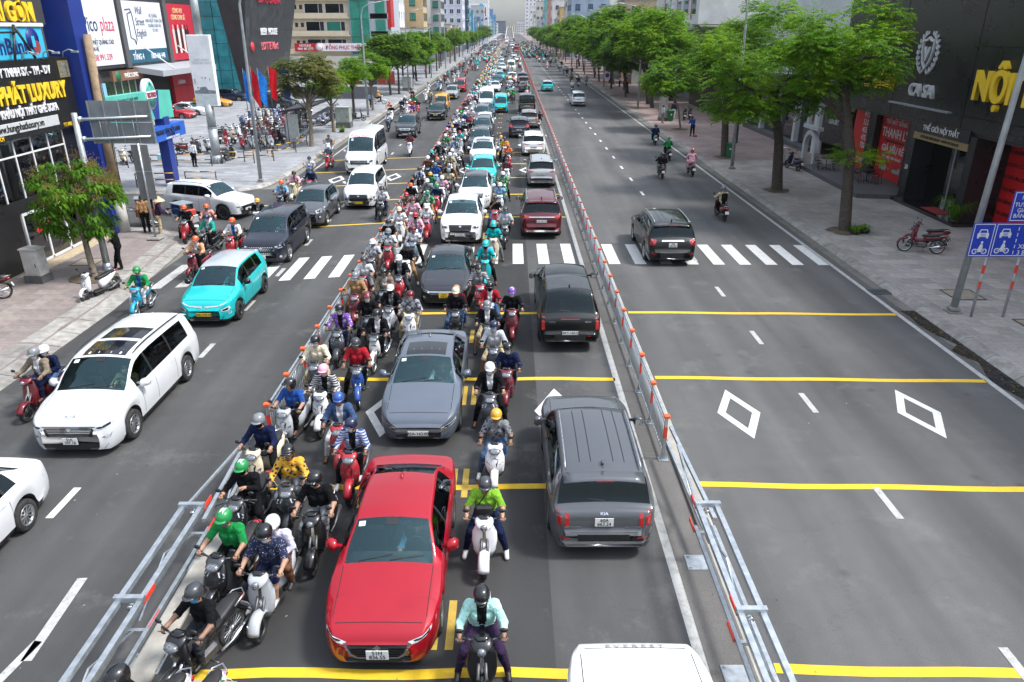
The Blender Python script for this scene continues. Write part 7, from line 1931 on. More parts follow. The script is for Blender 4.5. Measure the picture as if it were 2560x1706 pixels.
TG = mat('glass_teal',(.02,.16,.20),.12,var=.5,scale=.5,coat=.3)
for i in range(3):
 for j in range(9):
  a = Vector((-41.2,107.2,0)).lerp(Vector((-37.1,109.2,0)),i / 3 + .01); b_ = Vector((-41.2,107.2,0)).lerp(Vector((-37.1,109.2,0)),(i + 1) / 3 - .01); z0,z1 = j * 1.7 + .15,j * 1.7 + 1.8
  q = MB(); q.add([(a.x,a.y,z0),(b_.x,b_.y,z0),(b_.x,b_.y,z1),(a.x,a.y,z1),(a.x,a.y + .1,z0),(b_.x,b_.y + .1,z0),(b_.x,b_.y + .1,z1),(a.x,a.y + .1,z1)],[(0,1,2,3),(4,7,6,5),(0,4,5,1),(3,2,6,7),(1,5,6,2),(0,3,7,4)]); ob('pane',q.mesh('pane',[TG]),lot)
part('glass_core',DARK,lot,(-60,-38.5,109.6,112,0,16))
for j in range(4):
 q = MB(); q.box(-40 - j * .4,-34.2 + .0 - j * .4,107.6 + j * .4,112,.13 + j * .15,.28 + j * .15); ob('step',q.mesh('step',[WDRK]),lot)
# --- cream block with green glass corner and the long shop sign
cre = ob('cream_building',None,loc=(0,0,0),label='cream apartment block with balconies and a green glass corner',cat='building')
CRM = wall('cream_wall',(.66,.56,.40),dirt=.12); YC = 165.0
part('wall',CRM,cre,(-47.5,-33,YC,YC + 22,0,32))
GG = mat('glass_green',(.04,.26,.19),.15,var=.3,scale=.5)
for f in range(7):
 z = 4.2 + f * 3.35
 part('balcony_slab',CRM,cre,(-48.2,-32.8,YC - .9,YC - .003,z - .25,z)); part('parapet',CRM,cre,(-48.2,-33.2,YC - .9,YC - .75,z + .002,z + .75))
 for a,b_,g in ((-41.9,-38.3,0),(-37.7,-34.0,1)):
  p = part('window',MULL,cre,(a - .1,b_ + .1,YC - .06,YC - .003,z + .7,z + 2.6)); part('pane',GG if g and f % 2 else GLASS_B,p,(a,b_ - .9,YC - .07,YC - .061,z + .8,z + 2.5)); part('pane',DARK,p,(b_ - .8,b_,YC - .07,YC - .061,z + .8,z + 2.5))
 for a in (-44.2,-43.0): part('window',DARK,cre,(a,a + .6,YC - .05,YC - .003,z + 1.5,z + 2.3))
 for a in (-47.4,-46.3): part('air_conditioner',mat('ac_grey',(.55,.56,.55),.6),cre,(a,a + .8,YC - .7,YC - .1,z + 1.3,z + 1.9))
 for i in range(2): part('glass_pane',GG,cre,(-32.6 + i * 1.9,-30.8 + i * 1.9,YC - .8,YC - .5,z - .3,z + 2.9))
 part('grey_band',mat('panel_grey',(.42,.45,.50),.5),cre,(-28.7,-25.0,YC - .4,YC + 4,z - .3,z + .7)); part('glass_pane',GG,cre,(-27.6,-25.6,YC - .5,YC - .41,z + .75,z + 2.95))
part('corner_core',mat('panel_grey'),cre,(-33,-25.2,YC - .4,YC + 18,0,30)); part('red_fin',mat('panel_red'),cre,(-25.2,-24.4,YC - .3,YC + 4,9,16))
sg = ob('shop_sign',None,loc=(0,0,0),label='long red and white uniform shop sign with hotline number',cat='sign')
part('board',LWHITE,sg,(-39.2,-26.8,YC - 2.2,YC - 2.0,4.5,6.0)); part('red_board',mat('panel_red'),sg,(-44.2,-39.2,YC - 2.2,YC - 2.0,4.45,6.0)); part('bracket',STEEL,sg,(-44,-27,YC - 2.0,YC - .95,5.0,5.2))
lettering('ĐỒNG PHỤC THIÊN TRANG',1.02,sg,(-32.6,YC - 2.22,4.85),LRED,.01,.02,None,.80); lettering('HOTLINE\n0961 88 7777',.60,sg,(-42.0,YC - 2.22,5.35),LWHITE,.01,.012,None,.95)
q = MB(); q.lathe([(0,-.06),(.80,-.06),(.80,0),(0,0)],24,'y',(-39.1,YC - 2.2,5.25)); ob('emblem',q.mesh('emblem',[LWHITE]),sg); q = MB(); q.lathe([(.62,-.07),(.72,-.07),(.72,-.062)],24,'y',(-39.1,YC - 2.2,5.25)); ob('emblem_ring',q.mesh('emblem_ring',[LRED]),sg)
part('lower_wall',wall('hoarding_white',(.66,.64,.60),dirt=.1),ob('hoarding',None,label='plain white hoarding wall below the long shop sign',cat='wall'),(-42,-22.5,138,138.3,.1,4.3))
pn = ob('hoarding',None,label='low dark grey site hoarding behind the plaza trees',cat='wall')
for j in range(7): part('panel',mat('site_grey',(.10,.105,.12),.6,var=.2),pn,(-29 + j * 1.6,-27.45 + j * 1.6,104,104.1,.1,1.7))
rd = ob('hoarding',None,label='orange red hoarding with dark and white strips behind trees',cat='wall')
for j in range(9): part('panel',mat(('h_red','h_white','h_green','h_red')[j % 4],((.62,.10,.05),(.7,.7,.68),(.03,.09,.07),(.62,.1,.05))[j % 4],.6,var=.15),rd,(-33 + j * 1.5,-31.55 + j * 1.5,132,132.1,.1,2.2))
# --- showroom on the right
XC = 21.4
cas = ob('furniture_showroom',None,loc=(0,0,0),label='black clad furniture showroom with silver crest and yellow letters',cat='building')
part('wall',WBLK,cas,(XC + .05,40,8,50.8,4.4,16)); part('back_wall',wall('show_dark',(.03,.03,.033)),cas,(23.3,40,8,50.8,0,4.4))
for i,(y0,y1) in enumerate(((8.0,14.9),(15,21.9),(22,28.9),(29,36.3),(36.36,43.4),(43.46,50.7))):
 for j,(z0,z1) in enumerate(((4.42,5.05),(5.08,8.1),(8.14,11.2),(11.24,15.9))): part('cladding_panel',WBLK,cas,(XC - .03,XC + .045,y0,y1,z0,z1))
SILV = mat('letter_silver',(.66,.67,.69),.35,.15,var=.1)
lettering('CA SA',.84,cas,(XC - .12,40.35,5.62),SILV,.09,.02,LX,1.05); part('ledge',STEEL,cas,(XC - .25,XC - .04,37.3,43.4,5.06,5.14))
q = MB()
def sh_(k): return [(40.55 + a * k,7.72 + b_ * k) for a,b_ in ((0,.78),(.30,.62),(.56,.66),(.54,.05),(.36,-.45),(0,-.82),(-.36,-.45),(-.54,.05),(-.56,.66),(-.30,.62))]
o1,o2 = sh_(1),sh_(.86)
for i in range(10): q.prism([o1[i],o1[(i + 1) % 10],o2[(i + 1) % 10],o2[i]],'x',XC - .16,XC - .04)
ob('crest_shield',q.mesh('crest_shield',[SILV]),cas); lettering('V',.95,cas,(XC - .12,40.55,7.35),SILV,.05,.02,LX,.85)
for s in (1,-1):
 q = MB()
 for i in range(9):
  a = R(-70 + i * 17); r_ = .98; y = 40.55 + s * r_ * math.cos(a) * .95; z = 7.62 + r_ * math.sin(a)
  for off in (-.12,.10): q.prism([(y,z),(y + s * (off + .03),z + .12),(y + s * off,z + .24),(y + s * (off - .05),z + .10)],'x',XC - .13,XC - .05)
  if i: q.prism([(py,pz),(y,z),(y + s * .03,z),(py + s * .03,pz)],'x',XC - .12,XC - .05)
  py,pz = y,z
 ob('crest_laurel',q.mesh('crest_laurel',[SILV]),cas)['kind'] = 'stuff'
lettering('NỘI THẤT',1.75,cas,(XC - .14,35.75,5.90),YEL,.10,.05,LX,.92,'LEFT'); lettering('THẾ GIỚI',1.5,cas,(XC - .14,43.4,5.75),YEL,.10,.05,LX,.80,'RIGHT')
RP = mat('panel_red2',(.66,.014,.018),.45,var=.15,scale=1)
for y0,y1 in ((48.4,51.2),(43.5,47.4),(29.2,35.9),(21,28)): part('poster',RP,cas,(23.0,23.2,y0,y1,.35,4.15))
for y0,y1 in ((47.42,48.38),(36.0,36.2),(28.1,29.1),(42.9,43.4)): part('pillar',WBLK,cas,(22.6,23.3,y0,y1,.13,4.4))
part('soffit',WBLK,cas,(XC + .05,23.3,8,50.8,4.25,4.39))
lettering('TRẢ MẶT BẰNG',.36,cas,(22.98,45.6,3.55),LWHITE,.005,.004,LX,1); lettering('THANH LÝ',.75,cas,(22.98,45.5,2.80),LWHITE,.005,.012,LX,.9); lettering('TOÀN BỘ NỘI THẤT GIÁ GỐC',.2,cas,(22.98,45.5,2.5),INK,.005,.002,LX,.9); lettering('GIÁ SIÊU RẺ',.55,cas,(22.98,45.5,1.95),LWHITE,.005,.008,LX,.95); lettering('HOTLINE: 1900 5454 69',.25,cas,(22.98,45.5,1.55),LWHITE,.005,.003,LX,.9)
for y in (46.3,44.6):
 q = MB(); q.box(22.97,22.995,y - .6,y + .6,.75,1.35); ob('poster_picture',q.mesh('poster_picture',[mat('picture_frame_red',(.46,.03,.03),.5)]),cas); q = MB(); q.box(22.955,22.968,y - .45,y + .45,.85,1.05); q.box(22.955,22.968,y - .45,y - .2,1.06,1.18); ob('poster_sofa',q.mesh('poster_sofa',[mat('sofa_grey',(.35,.36,.38),.6)]),cas)['kind'] = 'stuff'
for i,t in enumerate(('49.000','52.050','455.00','475.00','720.00','','2.415.00')):
 if t: lettering(t,.50,cas,(22.98,49.3,3.6 - i * .48),LWHITE,.005,.006,LX,.9)
for i,t in enumerate(('GHẾ BÀN ĐÁ CF-202','BÀN SOFA CT-A200','BÀN SOFA ĐI-C7012','GIƯỜNG NGỦ 509HM','SOFA BĂNG SF-115','SOFA GS9031C273')): lettering(t,.24,cas,(22.98,34.0,3.6 - i * .56),INK,.005,.004,LX,.9)
lettering('6.9',.7,cas,(22.98,31.6,2.1),LWHITE,.005,.01,LX,.9); lettering('9.5',.7,cas,(22.98,31.6,1.3),LWHITE,.005,.01,LX,.9)
# portal
for y0,y1 in ((40.1,40.75),(34.75,35.35)): part('portal_jamb',WBLK,cas,(XC - .05,23.2,y0,y1,.13,4.24))
part('portal_head',WBLK,cas,(XC - .05,23.2,35.36,40.09,3.92,4.24)); part('portal_sign',WBLK,cas,(XC - .10,XC - .06,35.3,40.3,3.90,4.50)); part('gold_strip',mat('gold_strip_m',(.36,.26,.12),.4,.3),cas,(XC - .08,XC + .02,35.3,40.3,3.55,3.89))
lettering('THẾ GIỚI NỘI THẤT',.36,cas,(XC - .115,37.8,4.06),LWHITE,.005,.004,LX,1); lettering('HOTLINE 0909.545454   WWW.VCASA.VN',.19,cas,(XC - .095,37.8,3.66),INK,.005,.003,LX,1)
part('door_glass',GLASS_B,cas,(22.4,22.42,35.4,37.9,.3,3.54)); part('door_glass',GLASS_B,cas,(22.4,22.42,38.0,40.05,.3,3.54)); part('door_frame',STEEL,cas,(22.38,22.44,37.9,38.0,.3,3.54))
part('portal_step',GBLACK,cas,(XC - .35,23.0,34.6,40.9,.13,.30)); part('door_mat',mat('mat_red',(.28,.02,.025),.9),cas,(XC - .1,XC + .7,36.5,38.2,.30,.315))
lettering('20',.32,cas,(XC - .08,40.4,1.9),LWHITE,.005,.006,LX,1)
terr = MB(); terr.prism([(19.3,41.2),(21.2,40.95),(23.0,41.0),(23.0,51.0),(19.6,51.0)],'z',.1,.38); ob('terrace',terr.mesh('terrace',[mat('terrace_stone',(.10,.10,.105),.6,var=.3,scale=1.5,dirt=.25)]),cas)
# planter with spiky plant by the portal
def grassy(x,y,z,n_,h_,label,seed=1,m=LEAF2,name='plant'):
 rng = random.Random(seed); root = ob(name,None,loc=(x,y,z),label=label,cat='plant')
 q = MB()
 for i in range(n_):
  a = rng.uniform(0,6.283); l = h_ * rng.uniform(.6,1.1); d = Vector((math.cos(a),math.sin(a),0)); o = Vector((rng.gauss(0,.08),rng.gauss(0,.08),0)); s_ = Vector((-d.y,d.x,0)) * .018
  pts = [o,o + d * l * .25 + Vector((0,0,l * .6)),o + d * l * .6 + Vector((0,0,l * .85)),o + d * l * .9 + Vector((0,0,l * .6))]
  V_ = []
  for k,p in enumerate(pts): w_ = (1,1,.7,.1)[k]; V_ += [tuple(p + s_ * w_),tuple(p - s_ * w_)]
  q.add(V_,[(0,1,3,2),(2,3,5,4),(4,5,7,6)])
 ob('leaves',q.mesh('leaves',[m],False),root)['kind'] = 'stuff'
 q = MB(); q.lathe([(0,-.02),(.2,-.02),(.26,.16),(.24,.17),(.2,.12),(0,.12)],14); ob('pot',q.mesh('pot',[BLACK]),root)
grassy(21.2,34.9,.3,90,1.3,'spiky leaved pot plant beside the showroom door'); grassy(-15.4,69.6,.13,60,.6,'small green weed growing at the plaza tree foot',4,LEAF,'weed'); grassy(15.9,33.4,.13,90,.45,'green shoots growing at the near tree foot',6,LEAF,'weed'); grassy(16.4,33.6,.13,60,.4,'second clump of green shoots in the tree pit',8,LEAF,'weed')
# --- white arched shop next door
arc = ob('arched_shop',None,loc=(0,0,0),label='white shop front with an ornate arched portal and glass bays',cat='building')
WHT = wall('shop_white',(.60,.62,.64),dirt=.2); XW = 22.9
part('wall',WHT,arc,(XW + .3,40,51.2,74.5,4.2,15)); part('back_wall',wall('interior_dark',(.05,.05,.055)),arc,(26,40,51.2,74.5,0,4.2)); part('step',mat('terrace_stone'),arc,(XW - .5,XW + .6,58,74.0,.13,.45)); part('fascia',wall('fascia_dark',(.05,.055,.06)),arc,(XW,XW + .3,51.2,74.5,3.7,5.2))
lettering('LUXURY',.5,arc,(XW - .02,54.3,2.6),LWHITE,.005,.004,LX,.9); part('dark_board',WBLK,arc,(XW + .02,XW + .1,52.0,56.5,1.2,3.6))
for y in (57.2,61.5,65.8,70.1,74.2): part('column',WHT,arc,(XW - .15,XW + .45,y - .25,y + .25,.13,3.69))
for y in (57.5,61.8,66.1,70.4): part('pane',GLASS_B,arc,(XW + .2,XW + .22,y,y + 3.7,.46,3.6))
q = MB(); t_ = np.linspace(0,math.pi,12)
for a,b_ in zip(t_[:-1],t_[1:]): q.prism([(52.4 + 1.15 * math.cos(a),1.3 + 1.15 * math.sin(a)),(52.4 + 1.15 * math.cos(b_),1.3 + 1.15 * math.sin(b_)),(52.4 + .85 * math.cos(b_),1.3 + .85 * math.sin(b_)),(52.4 + .85 * math.cos(a),1.3 + .85 * math.sin(a))],'x',20.6,20.9)
q.box(20.6,20.9,51.25,51.6,.13,1.3); q.box(20.6,20.9,53.2,53.55,.13,1.3); q.box(20.55,20.95,51.1,53.7,2.5,2.72); q.box(20.65,20.85,51.3,51.7,2.73,4.4); q.box(20.65,20.85,53.1,53.5,2.73,4.4); q.box(20.6,20.9,51.2,53.6,4.4,4.6)
ob('ornate_arch',q.mesh('ornate_arch',[wall('arch_grey',(.52,.55,.57))]),arc)['kind'] = 'stuff'
# --- restaurant and salon further on
res = ob('restaurant',None,loc=(0,0,0),label='dark restaurant front with yellow lettered sign behind trees',cat='building')
part('wall',wall('res_dark',(.06,.045,.035)),res,(22.5,40,75.5,98,0,9)); part('fascia',wall('res_black',(.02,.02,.02)),res,(22.0,22.5,76,97,3.2,6.6)); part('sign_board',YEL,res,(21.9,21.99,82,88.5,4.9,6.1)); lettering('CANH GÀ\n', .9, res, (21.88, 85.2, 5.1), LRED, .01, .02, LX, .9); lettering('BACO',1.1,res,(21.88,85.2,3.6),YEL,.02,.02,LX,.9)
part('poster',mat('food_poster',(.22,.05,.015),.5,var=.9,scale=.8),res,(22.3,22.49,77,84,.6,3.0)); lettering('KHÔNG ĐỂ XE\nBIỂU TIỄN',.55,res,(22.28,80.5,2.0),LWHITE,.01,.006,LX,.9)
sal = ob('salon_building',None,loc=(0,0,0),label='grey salon building with overhanging dark sign box',cat='building')
part('wall',wall('salon_wall',(.30,.34,.36)),sal,(24,40,99,124,0,7)); part('upper_wall',wall('salon_white',(.66,.67,.66)),sal,(23,40,99,128,9.3,22)); part('overhang',wall('salon_grey',(.34,.36,.36)),sal,(18.8,24,101,112,6.7,9.2),b=.3); part('sign_box',wall('salon_dark',(.05,.055,.055)),sal,(18.9,22.9,100.8,100.99,7.2,8.7)); part('pillar',WBLK,sal,(20.6,21.2,101.5,102.1,.1,6.7))
lettering('QUANGDO',.62,sal,(20.9,100.78,8.0),LWHITE,.01,.0,None,1.05); lettering('SALON AU',.42,sal,(21.2,100.78,7.42),LWHITE,.01,.0,None,1.0)
for j,y in enumerate((100.2,104.5,109,113.5,118)):
 for z in (10.4,13.6,16.8):
  p = part('window',MULL,sal,(22.93,22.999,y,y + 2.6,z,z + 1.9)); part('pane',GLASS_B,p,(22.92,22.929,y + .1,y + 2.5,z + .1,z + 1.8)); part('shutter',mat(('sh_red','sh_green')[j % 2],((.5,.03,.04),(.03,.30,.16))[j % 2],.5),p,(22.90,22.93,y + 2.65,y + 2.95,z - .4,z + 2.3))
# --- rows of houses down the street
WIN = {}
def winmesh(w_,h_,k):
 if (w_,h_,k) in WIN: return WIN[(w_,h_,k)]
 q = MB(); t = .07
 for a,b_,c_,d_ in ((-w_ / 2,w_ / 2,0,t),(-w_ / 2,w_ / 2,h_ - t,h_),(-w_ / 2,-w_ / 2 + t,t,h_ - t),(w_ / 2 - t,w_ / 2,t,h_ - t),(-t / 2,t / 2,t,h_ - t)): q.box(a,b_,-.08,-.003,c_,d_,0)
 q.box(-w_ / 2 + t,w_ / 2 - t,-.03,-.003,t,h_ - t,1); q.box(-w_ / 2 - .1,w_ / 2 + .1,-.16,-.004,-.1,-.01,0)
 WIN[(w_,h_,k)] = q.mesh('window',[MULL if k == 0 else BLACK,(mat('pane_dark',(.03,.045,.055),.12,var=.5,scale=.7),GG,mat('pane_blue',(.05,.12,.2),.15,var=.4,scale=.7))[k % 3]])
 return WIN[(w_,h_,k)]
def house(xf,y0,y1,side,h,col,st_,bays,label,k=0,name='house',sign=None,front=True,depth=12,camw=3,cap=None):
 root = ob(name,None,loc=(xf,y0,0),label=label,cat='building',group=None)
 w_ = y1 - y0; m = wall('wall_%02d%02d%02d' % tuple(int(c * 99) for c in col),col,dirt=.2)
 s = side
 part('wall',m,root,(min(0,s * depth),max(0,s * depth),0,w_,0,h))
 part('roof',mat('roof_grey',(.30,.29,.28),.9,var=.3) if not cap else cap,root,(min(-.15 * s,s * (depth + .1)),max(-.15 * s,s * (depth + .1)),-.1,w_ + .1,h + .002,h + .35))
 fh = h / st_
 wm = winmesh(1.5,min(1.7,fh * .55),k)
 for f in range(1,st_):
  if front:
   for b_ in range(bays): ob('window',wm,root,loc=(0,w_ * (b_ + .5) / bays,f * fh + fh * .22),rz=R(-90) if s > 0 else R(90))
  for b_ in range(camw): ob('window',wm,root,loc=(s * depth * (b_ + .5) / camw,0,f * fh + fh * .22))
 part('shop_front',mat('shopfront_dark',(.05,.05,.055),.3,var=.4,scale=.5),root,(min(-.05 * s,-.001 * s),max(-.05 * s,-.001 * s),.3,w_ - .3,.2,fh * .75))
 if sign: part('sign_board',mat('sign_%02d%02d%02d' % tuple(int(c * 99) for c in sign),sign,.5,var=.15),root,(min(-.5 * s,-.052 * s),max(-.5 * s,-.052 * s),.2,w_ - .2,fh * .78,fh * 1.05))
 return root
SC = [(.03,.10,.4),(.5,.03,.04),(.7,.45,.03),(.05,.3,.2),(.7,.7,.7),(.03,.03,.03),(.6,.2,.05)]
house(-27.0,190,206,-1,34,(.72,.74,.78),10,4,'tall plain white slab tower left of the street',0,depth=9.0,camw=0)
house(-22.4,207,216,-1,30,(.55,.40,.22),9,3,'tan tower with green glass strips left of the street',1,depth=5.4,camw=1)
house(-21.2,196,205,-1,8.6,(.70,.70,.68),3,3,'low white corner house with round signs on its wall',0,sign=(.02,.10,.08),depth=7)
house(-19.6,226,238,-1,30,(.40,.41,.43),9,4,'grey balcony tower with white vertical fins',1,depth=2.8,camw=1)
house(-19.2,320,338,-1,40,(.60,.62,.74),12,5,'pale lilac office block with rows of windows',0,depth=8.4,camw=3)
house(-18.8,352,362,-1,28,(.05,.10,.18),8,3,'narrow dark blue glass building',2,depth=4,camw=2)
house(-19.0,690,715,-1,34,(.66,.66,.66),9,4,'far white building carrying a big billboard',0,depth=19,camw=0)
bb = ob('billboard',None,loc=(-28.5,688,14),label='far white billboard with red square and purple strip',cat='billboard')
part('board',LWHITE,bb,(-9,9,0,.5,0,14)); part('red_square',mat('panel_red'),bb,(2.5,7.5,-.1,-.01,4,11)); part('purple_strip',mat('strip_purple',(.10,.03,.30),.5),bb,(-8.5,8.5,-.1,-.01,1.2,3)); part('cyan_square',mat('bank_cyan'),bb,(2,5,-.1,-.01,11.5,13.8)); lettering('GIẢM GIÁ',2.2,bb,(-4,-.05,7),mat('letter_grey'),.05,.02,None,.9); part('leg',STEEL,bb,(-.5,.5,.6,1.2,-14,0))
for i,y in enumerate((242,252,263,275,288,300)):
 house(-19.4 - rnd.uniform(0,1.5),y,y + rnd.uniform(6,9),-1,rnd.uniform(7,10),rnd.choice([(.6,.6,.58),(.5,.42,.32),(.35,.42,.48),(.62,.5,.4)]),3,2,('low white shop house','low tan shop house','low slate shop house','low peach shop house','low pale shop house','low plain shop house')[i] + ' behind the left row of trees',i % 3,sign=SC[i])
for i,y in enumerate((368,384,400,420,445,470,500,530,565,600,640,725,770,820,880,950,1030,1120,1220)):
 house(-19.2 - rnd.uniform(0,2),y,y + rnd.uniform(10,15),-1,rnd.uniform(9,20) if y < 640 else rnd.uniform(14,30),rnd.choice([(.6,.6,.58),(.05,.22,.50),(.6,.34,.22),(.42,.45,.48),(.66,.62,.52),(.10,.32,.42)]),4,2,'narrow street house in the far left row',i % 3,sign=SC[i % 7],depth=rnd.uniform(8,14))['group'] = 'houses in the far left row'
house(19.0,254,272,1,30,(.30,.38,.50),9,4,'tall slate blue tower house on the right',2,depth=12,camw=3)
house(18.8,311,325,1,16,(.62,.44,.20),5,3,'ochre house with a balcony on the right',1,depth=10,camw=2)
house(18.9,450,468,1,34,(.10,.42,.40),9,4,'tall turquoise and white house on the right',0,depth=11,camw=3)
house(18.7,400,414,1,22,(.45,.20,.14),6,3,'brick coloured tall house on the right',0,depth=10,camw=2)
house(17.5,980,1010,1,46,(.70,.71,.74),11,4,'far white block with a red roof band on the right',0,depth=27,camw=6,cap=mat('roof_red',(.42,.03,.06),.6))
for i,y in enumerate((132,143,154,166,178,191,205,220,236)):
 house(20.0 + rnd.uniform(0,2),y,y + rnd.uniform(8,11),1,rnd.uniform(7,14),rnd.choice([(.55,.56,.55),(.5,.36,.26),(.34,.42,.5),(.62,.6,.5)]),4,2,'shop house half hidden behind the right row of trees',i % 3,sign=SC[(i + 2) % 7])['group'] = 'shop houses behind the right trees'
for i,y in enumerate((275,290,330,350,372,425,475,500,530,565,605,650,700,755,820,890,1050,1130,1220)):
 house(18.8 + rnd.uniform(0,2),y,y + rnd.uniform(10,15),1,rnd.uniform(9,22) if y < 600 else rnd.uniform(14,34),rnd.choice([(.6,.6,.6),(.40,.48,.55),(.55,.52,.44),(.66,.65,.62),(.3,.36,.44)]),4,2,'narrow street house in the far right row',(i + 1) % 3,sign=SC[(i + 3) % 7],depth=rnd.uniform(8,14))['group'] = 'houses in the far right row'
for i,(x,w_,h_,c,lb) in enumerate(((-26,17,20,(.04,.06,.12),'far dark glass block closing the street'),(-8,18,14,(.66,.62,.45),'far pale yellow block closing the street'),(11,15,19,(.62,.63,.65),'far light grey block closing the street'))):
 r_ = ob('far_building',None,loc=(x,1420,0),label=lb,cat='building'); part('wall',wall('farwall%d' % i,c),r_,(0,w_,0,20,0,h_)); part('roof',mat('roof_grey'),r_,(-.2,w_ + .2,-.2,20.2,h_ + .002,h_ + .6))
 for f in range(4):
  for b_ in range(5): ob('window',winmesh(1.5,1.7,i),r_,loc=(w_ * (b_ + .5) / 5,0,2.5 + f * h_ / 5))
# flyover ramp rails far away
ramp_ = ob('flyover_ramp',None,loc=(0,640,0),label='far flyover ramp with pale parapets rising in the middle of the street',cat='bridge')
q = MB(); q.add([(-4.6,0,.012),(2.2,0,.012),(2.2,420,9),(-4.6,420,9),(-4.6,0,-.5),(2.2,0,-.5),(2.2,420,7.8),(-4.6,420,7.8)],[(0,1,2,3),(4,7,6,5),(0,4,5,1),(1,5,6,2),(2,6,7,3),(3,7,4,0)]); ob('deck',q.mesh('deck',[A_R]),ramp_)
for x in (-4.6,2.2):
 q = MB(); q.add([(x - .2,0,0),(x + .2,0,0),(x + .2,420,9),(x - .2,420,9),(x - .2,0,1.1),(x + .2,0,1.1),(x + .2,420,10.1),(x - .2,420,10.1)],[(0,3,2,1),(4,5,6,7),(0,1,5,4),(1,2,6,5),(2,3,7,6),(3,0,4,7)]); ob('parapet',q.mesh('parapet',[wall('parapet_white',(.6,.6,.58))]),ramp_)
# ------------------------------------------------------------------ where things stand (metres; heading in degrees)
CARS = {
 'red_sedan': (-1.97,8.25,0,'front'),
 'blue_sedan': (-2.12,14.73,0,'front'),
 'dark_sedan': (-2.29,23.83,0,'front'),
 'white_pickup': (-2.21,31.53,0,'front'),
 'white_cross': (-1.92,38.49,0,'front'),
 'teal_hatch': (-1.72,44.73,0,'front'),
 'white_sedan': (-1.97,51.81,0,'front'),
 'dark_suv': (-2.39,57.6,0,'front'),
 'grey_mpv': (-2.48,65.62,0,'front'),
 'white_small': (-2.46,70.68,0,'front'),
 'grey_suv': (-2.94,76.14,0,'front'),
 'navy_mpv': (-2.55,81.53,0,'front'),
 'white_van': (-2.84,89.42,0,'front'),
 'teal_van': (-1.14,87.12,0,'front'),
 'f1': (-2.42,116.72,0,'front'),
 'f2': (-2.27,128.95,0,'front'),
 'f3': (-1.98,142.65,0,'front'),
 'f4': (-2.56,161.06,0,'front'),
 'f5': (-1.9,176.76,0,'front'),
 'f6': (-2.57,193.44,0,'front'),
 'f7': (-2.79,219.17,0,'front'),
 'f8': (-2.82,241.55,0,'front'),
 'f9': (-2.82,292.48,0,'front'),
 'g1': (0.21,136.61,0,'front'),
 'g2': (0.08,171.2,0,'front'),
 'g3': (1.16,256.46,0,'front'),
 'g4': (2.05,225.13,0,'front'),
 'g5': (0.68,340.02,0,'front'),
 'everest': (1.69,7.95,180,'nose'),
 'sorento': (1.65,10.8,180,'rear'),
 'hilux': (1.74,20.11,180,'rear'),
 'red_suv': (1.39,32.81,180,'rear'),
 'rush': (1.84,44.58,180,'rear'),
 'white_suv': (1.7,56.49,180,'rear'),
 'crv': (0.73,66.36,180,'rear'),
 'silver_suv': (1.75,72.93,180,'rear'),
 'black_van': (1.82,86.05,180,'rear'),
 'h1': (2.02,115.85,180,'rear'),
 'h2': (2.06,125.74,180,'rear'),
 'h3': (2.03,137.41,180,'rear'),
 'explorer': (6.48,28.7,180,'rear'),
 'white_mpv_r': (8.31,94.57,180,'rear'),
 'teal_r': (5.54,117.38,180,'rear'),
 'white_sedan_l': (-10.13,12.8,0,'rearend'),
 'carnival': (-9.77,14.27,0,'front'),
 'teal_suv': (-9.81,22.12,0,'front'),
 'innova': (-10.0,28.66,0,'front'),
 'ecosport': (-9.8,34.83,0,'front'),
 'xpander': (-8.05,38.88,0,'front'),
 'transit': (-9.87,48.76,0,'front'),
 'mux': (-9.17,66.1,0,'front'),
 'black_ev': (-7.8,79.57,0,'front'),
 'yellow_van': (-8.03,88.6,0,'front'),
 'silver_xp': (-8.0,104.16,0,'front'),
 'red_van': (-7.6,116.44,0,'front'),
 'l1': (-7.24,230.63,0,'front'),
 'l2': (-8.32,279.59,0,'front'),
 'l3': (-7.5,297.57,0,'front'),
 'l4': (-9.77,312.64,0,'front'),
 'l5': (-7.85,354.41,0,'front'),
 'l6': (-7.64,400.12,0,'front'),
}
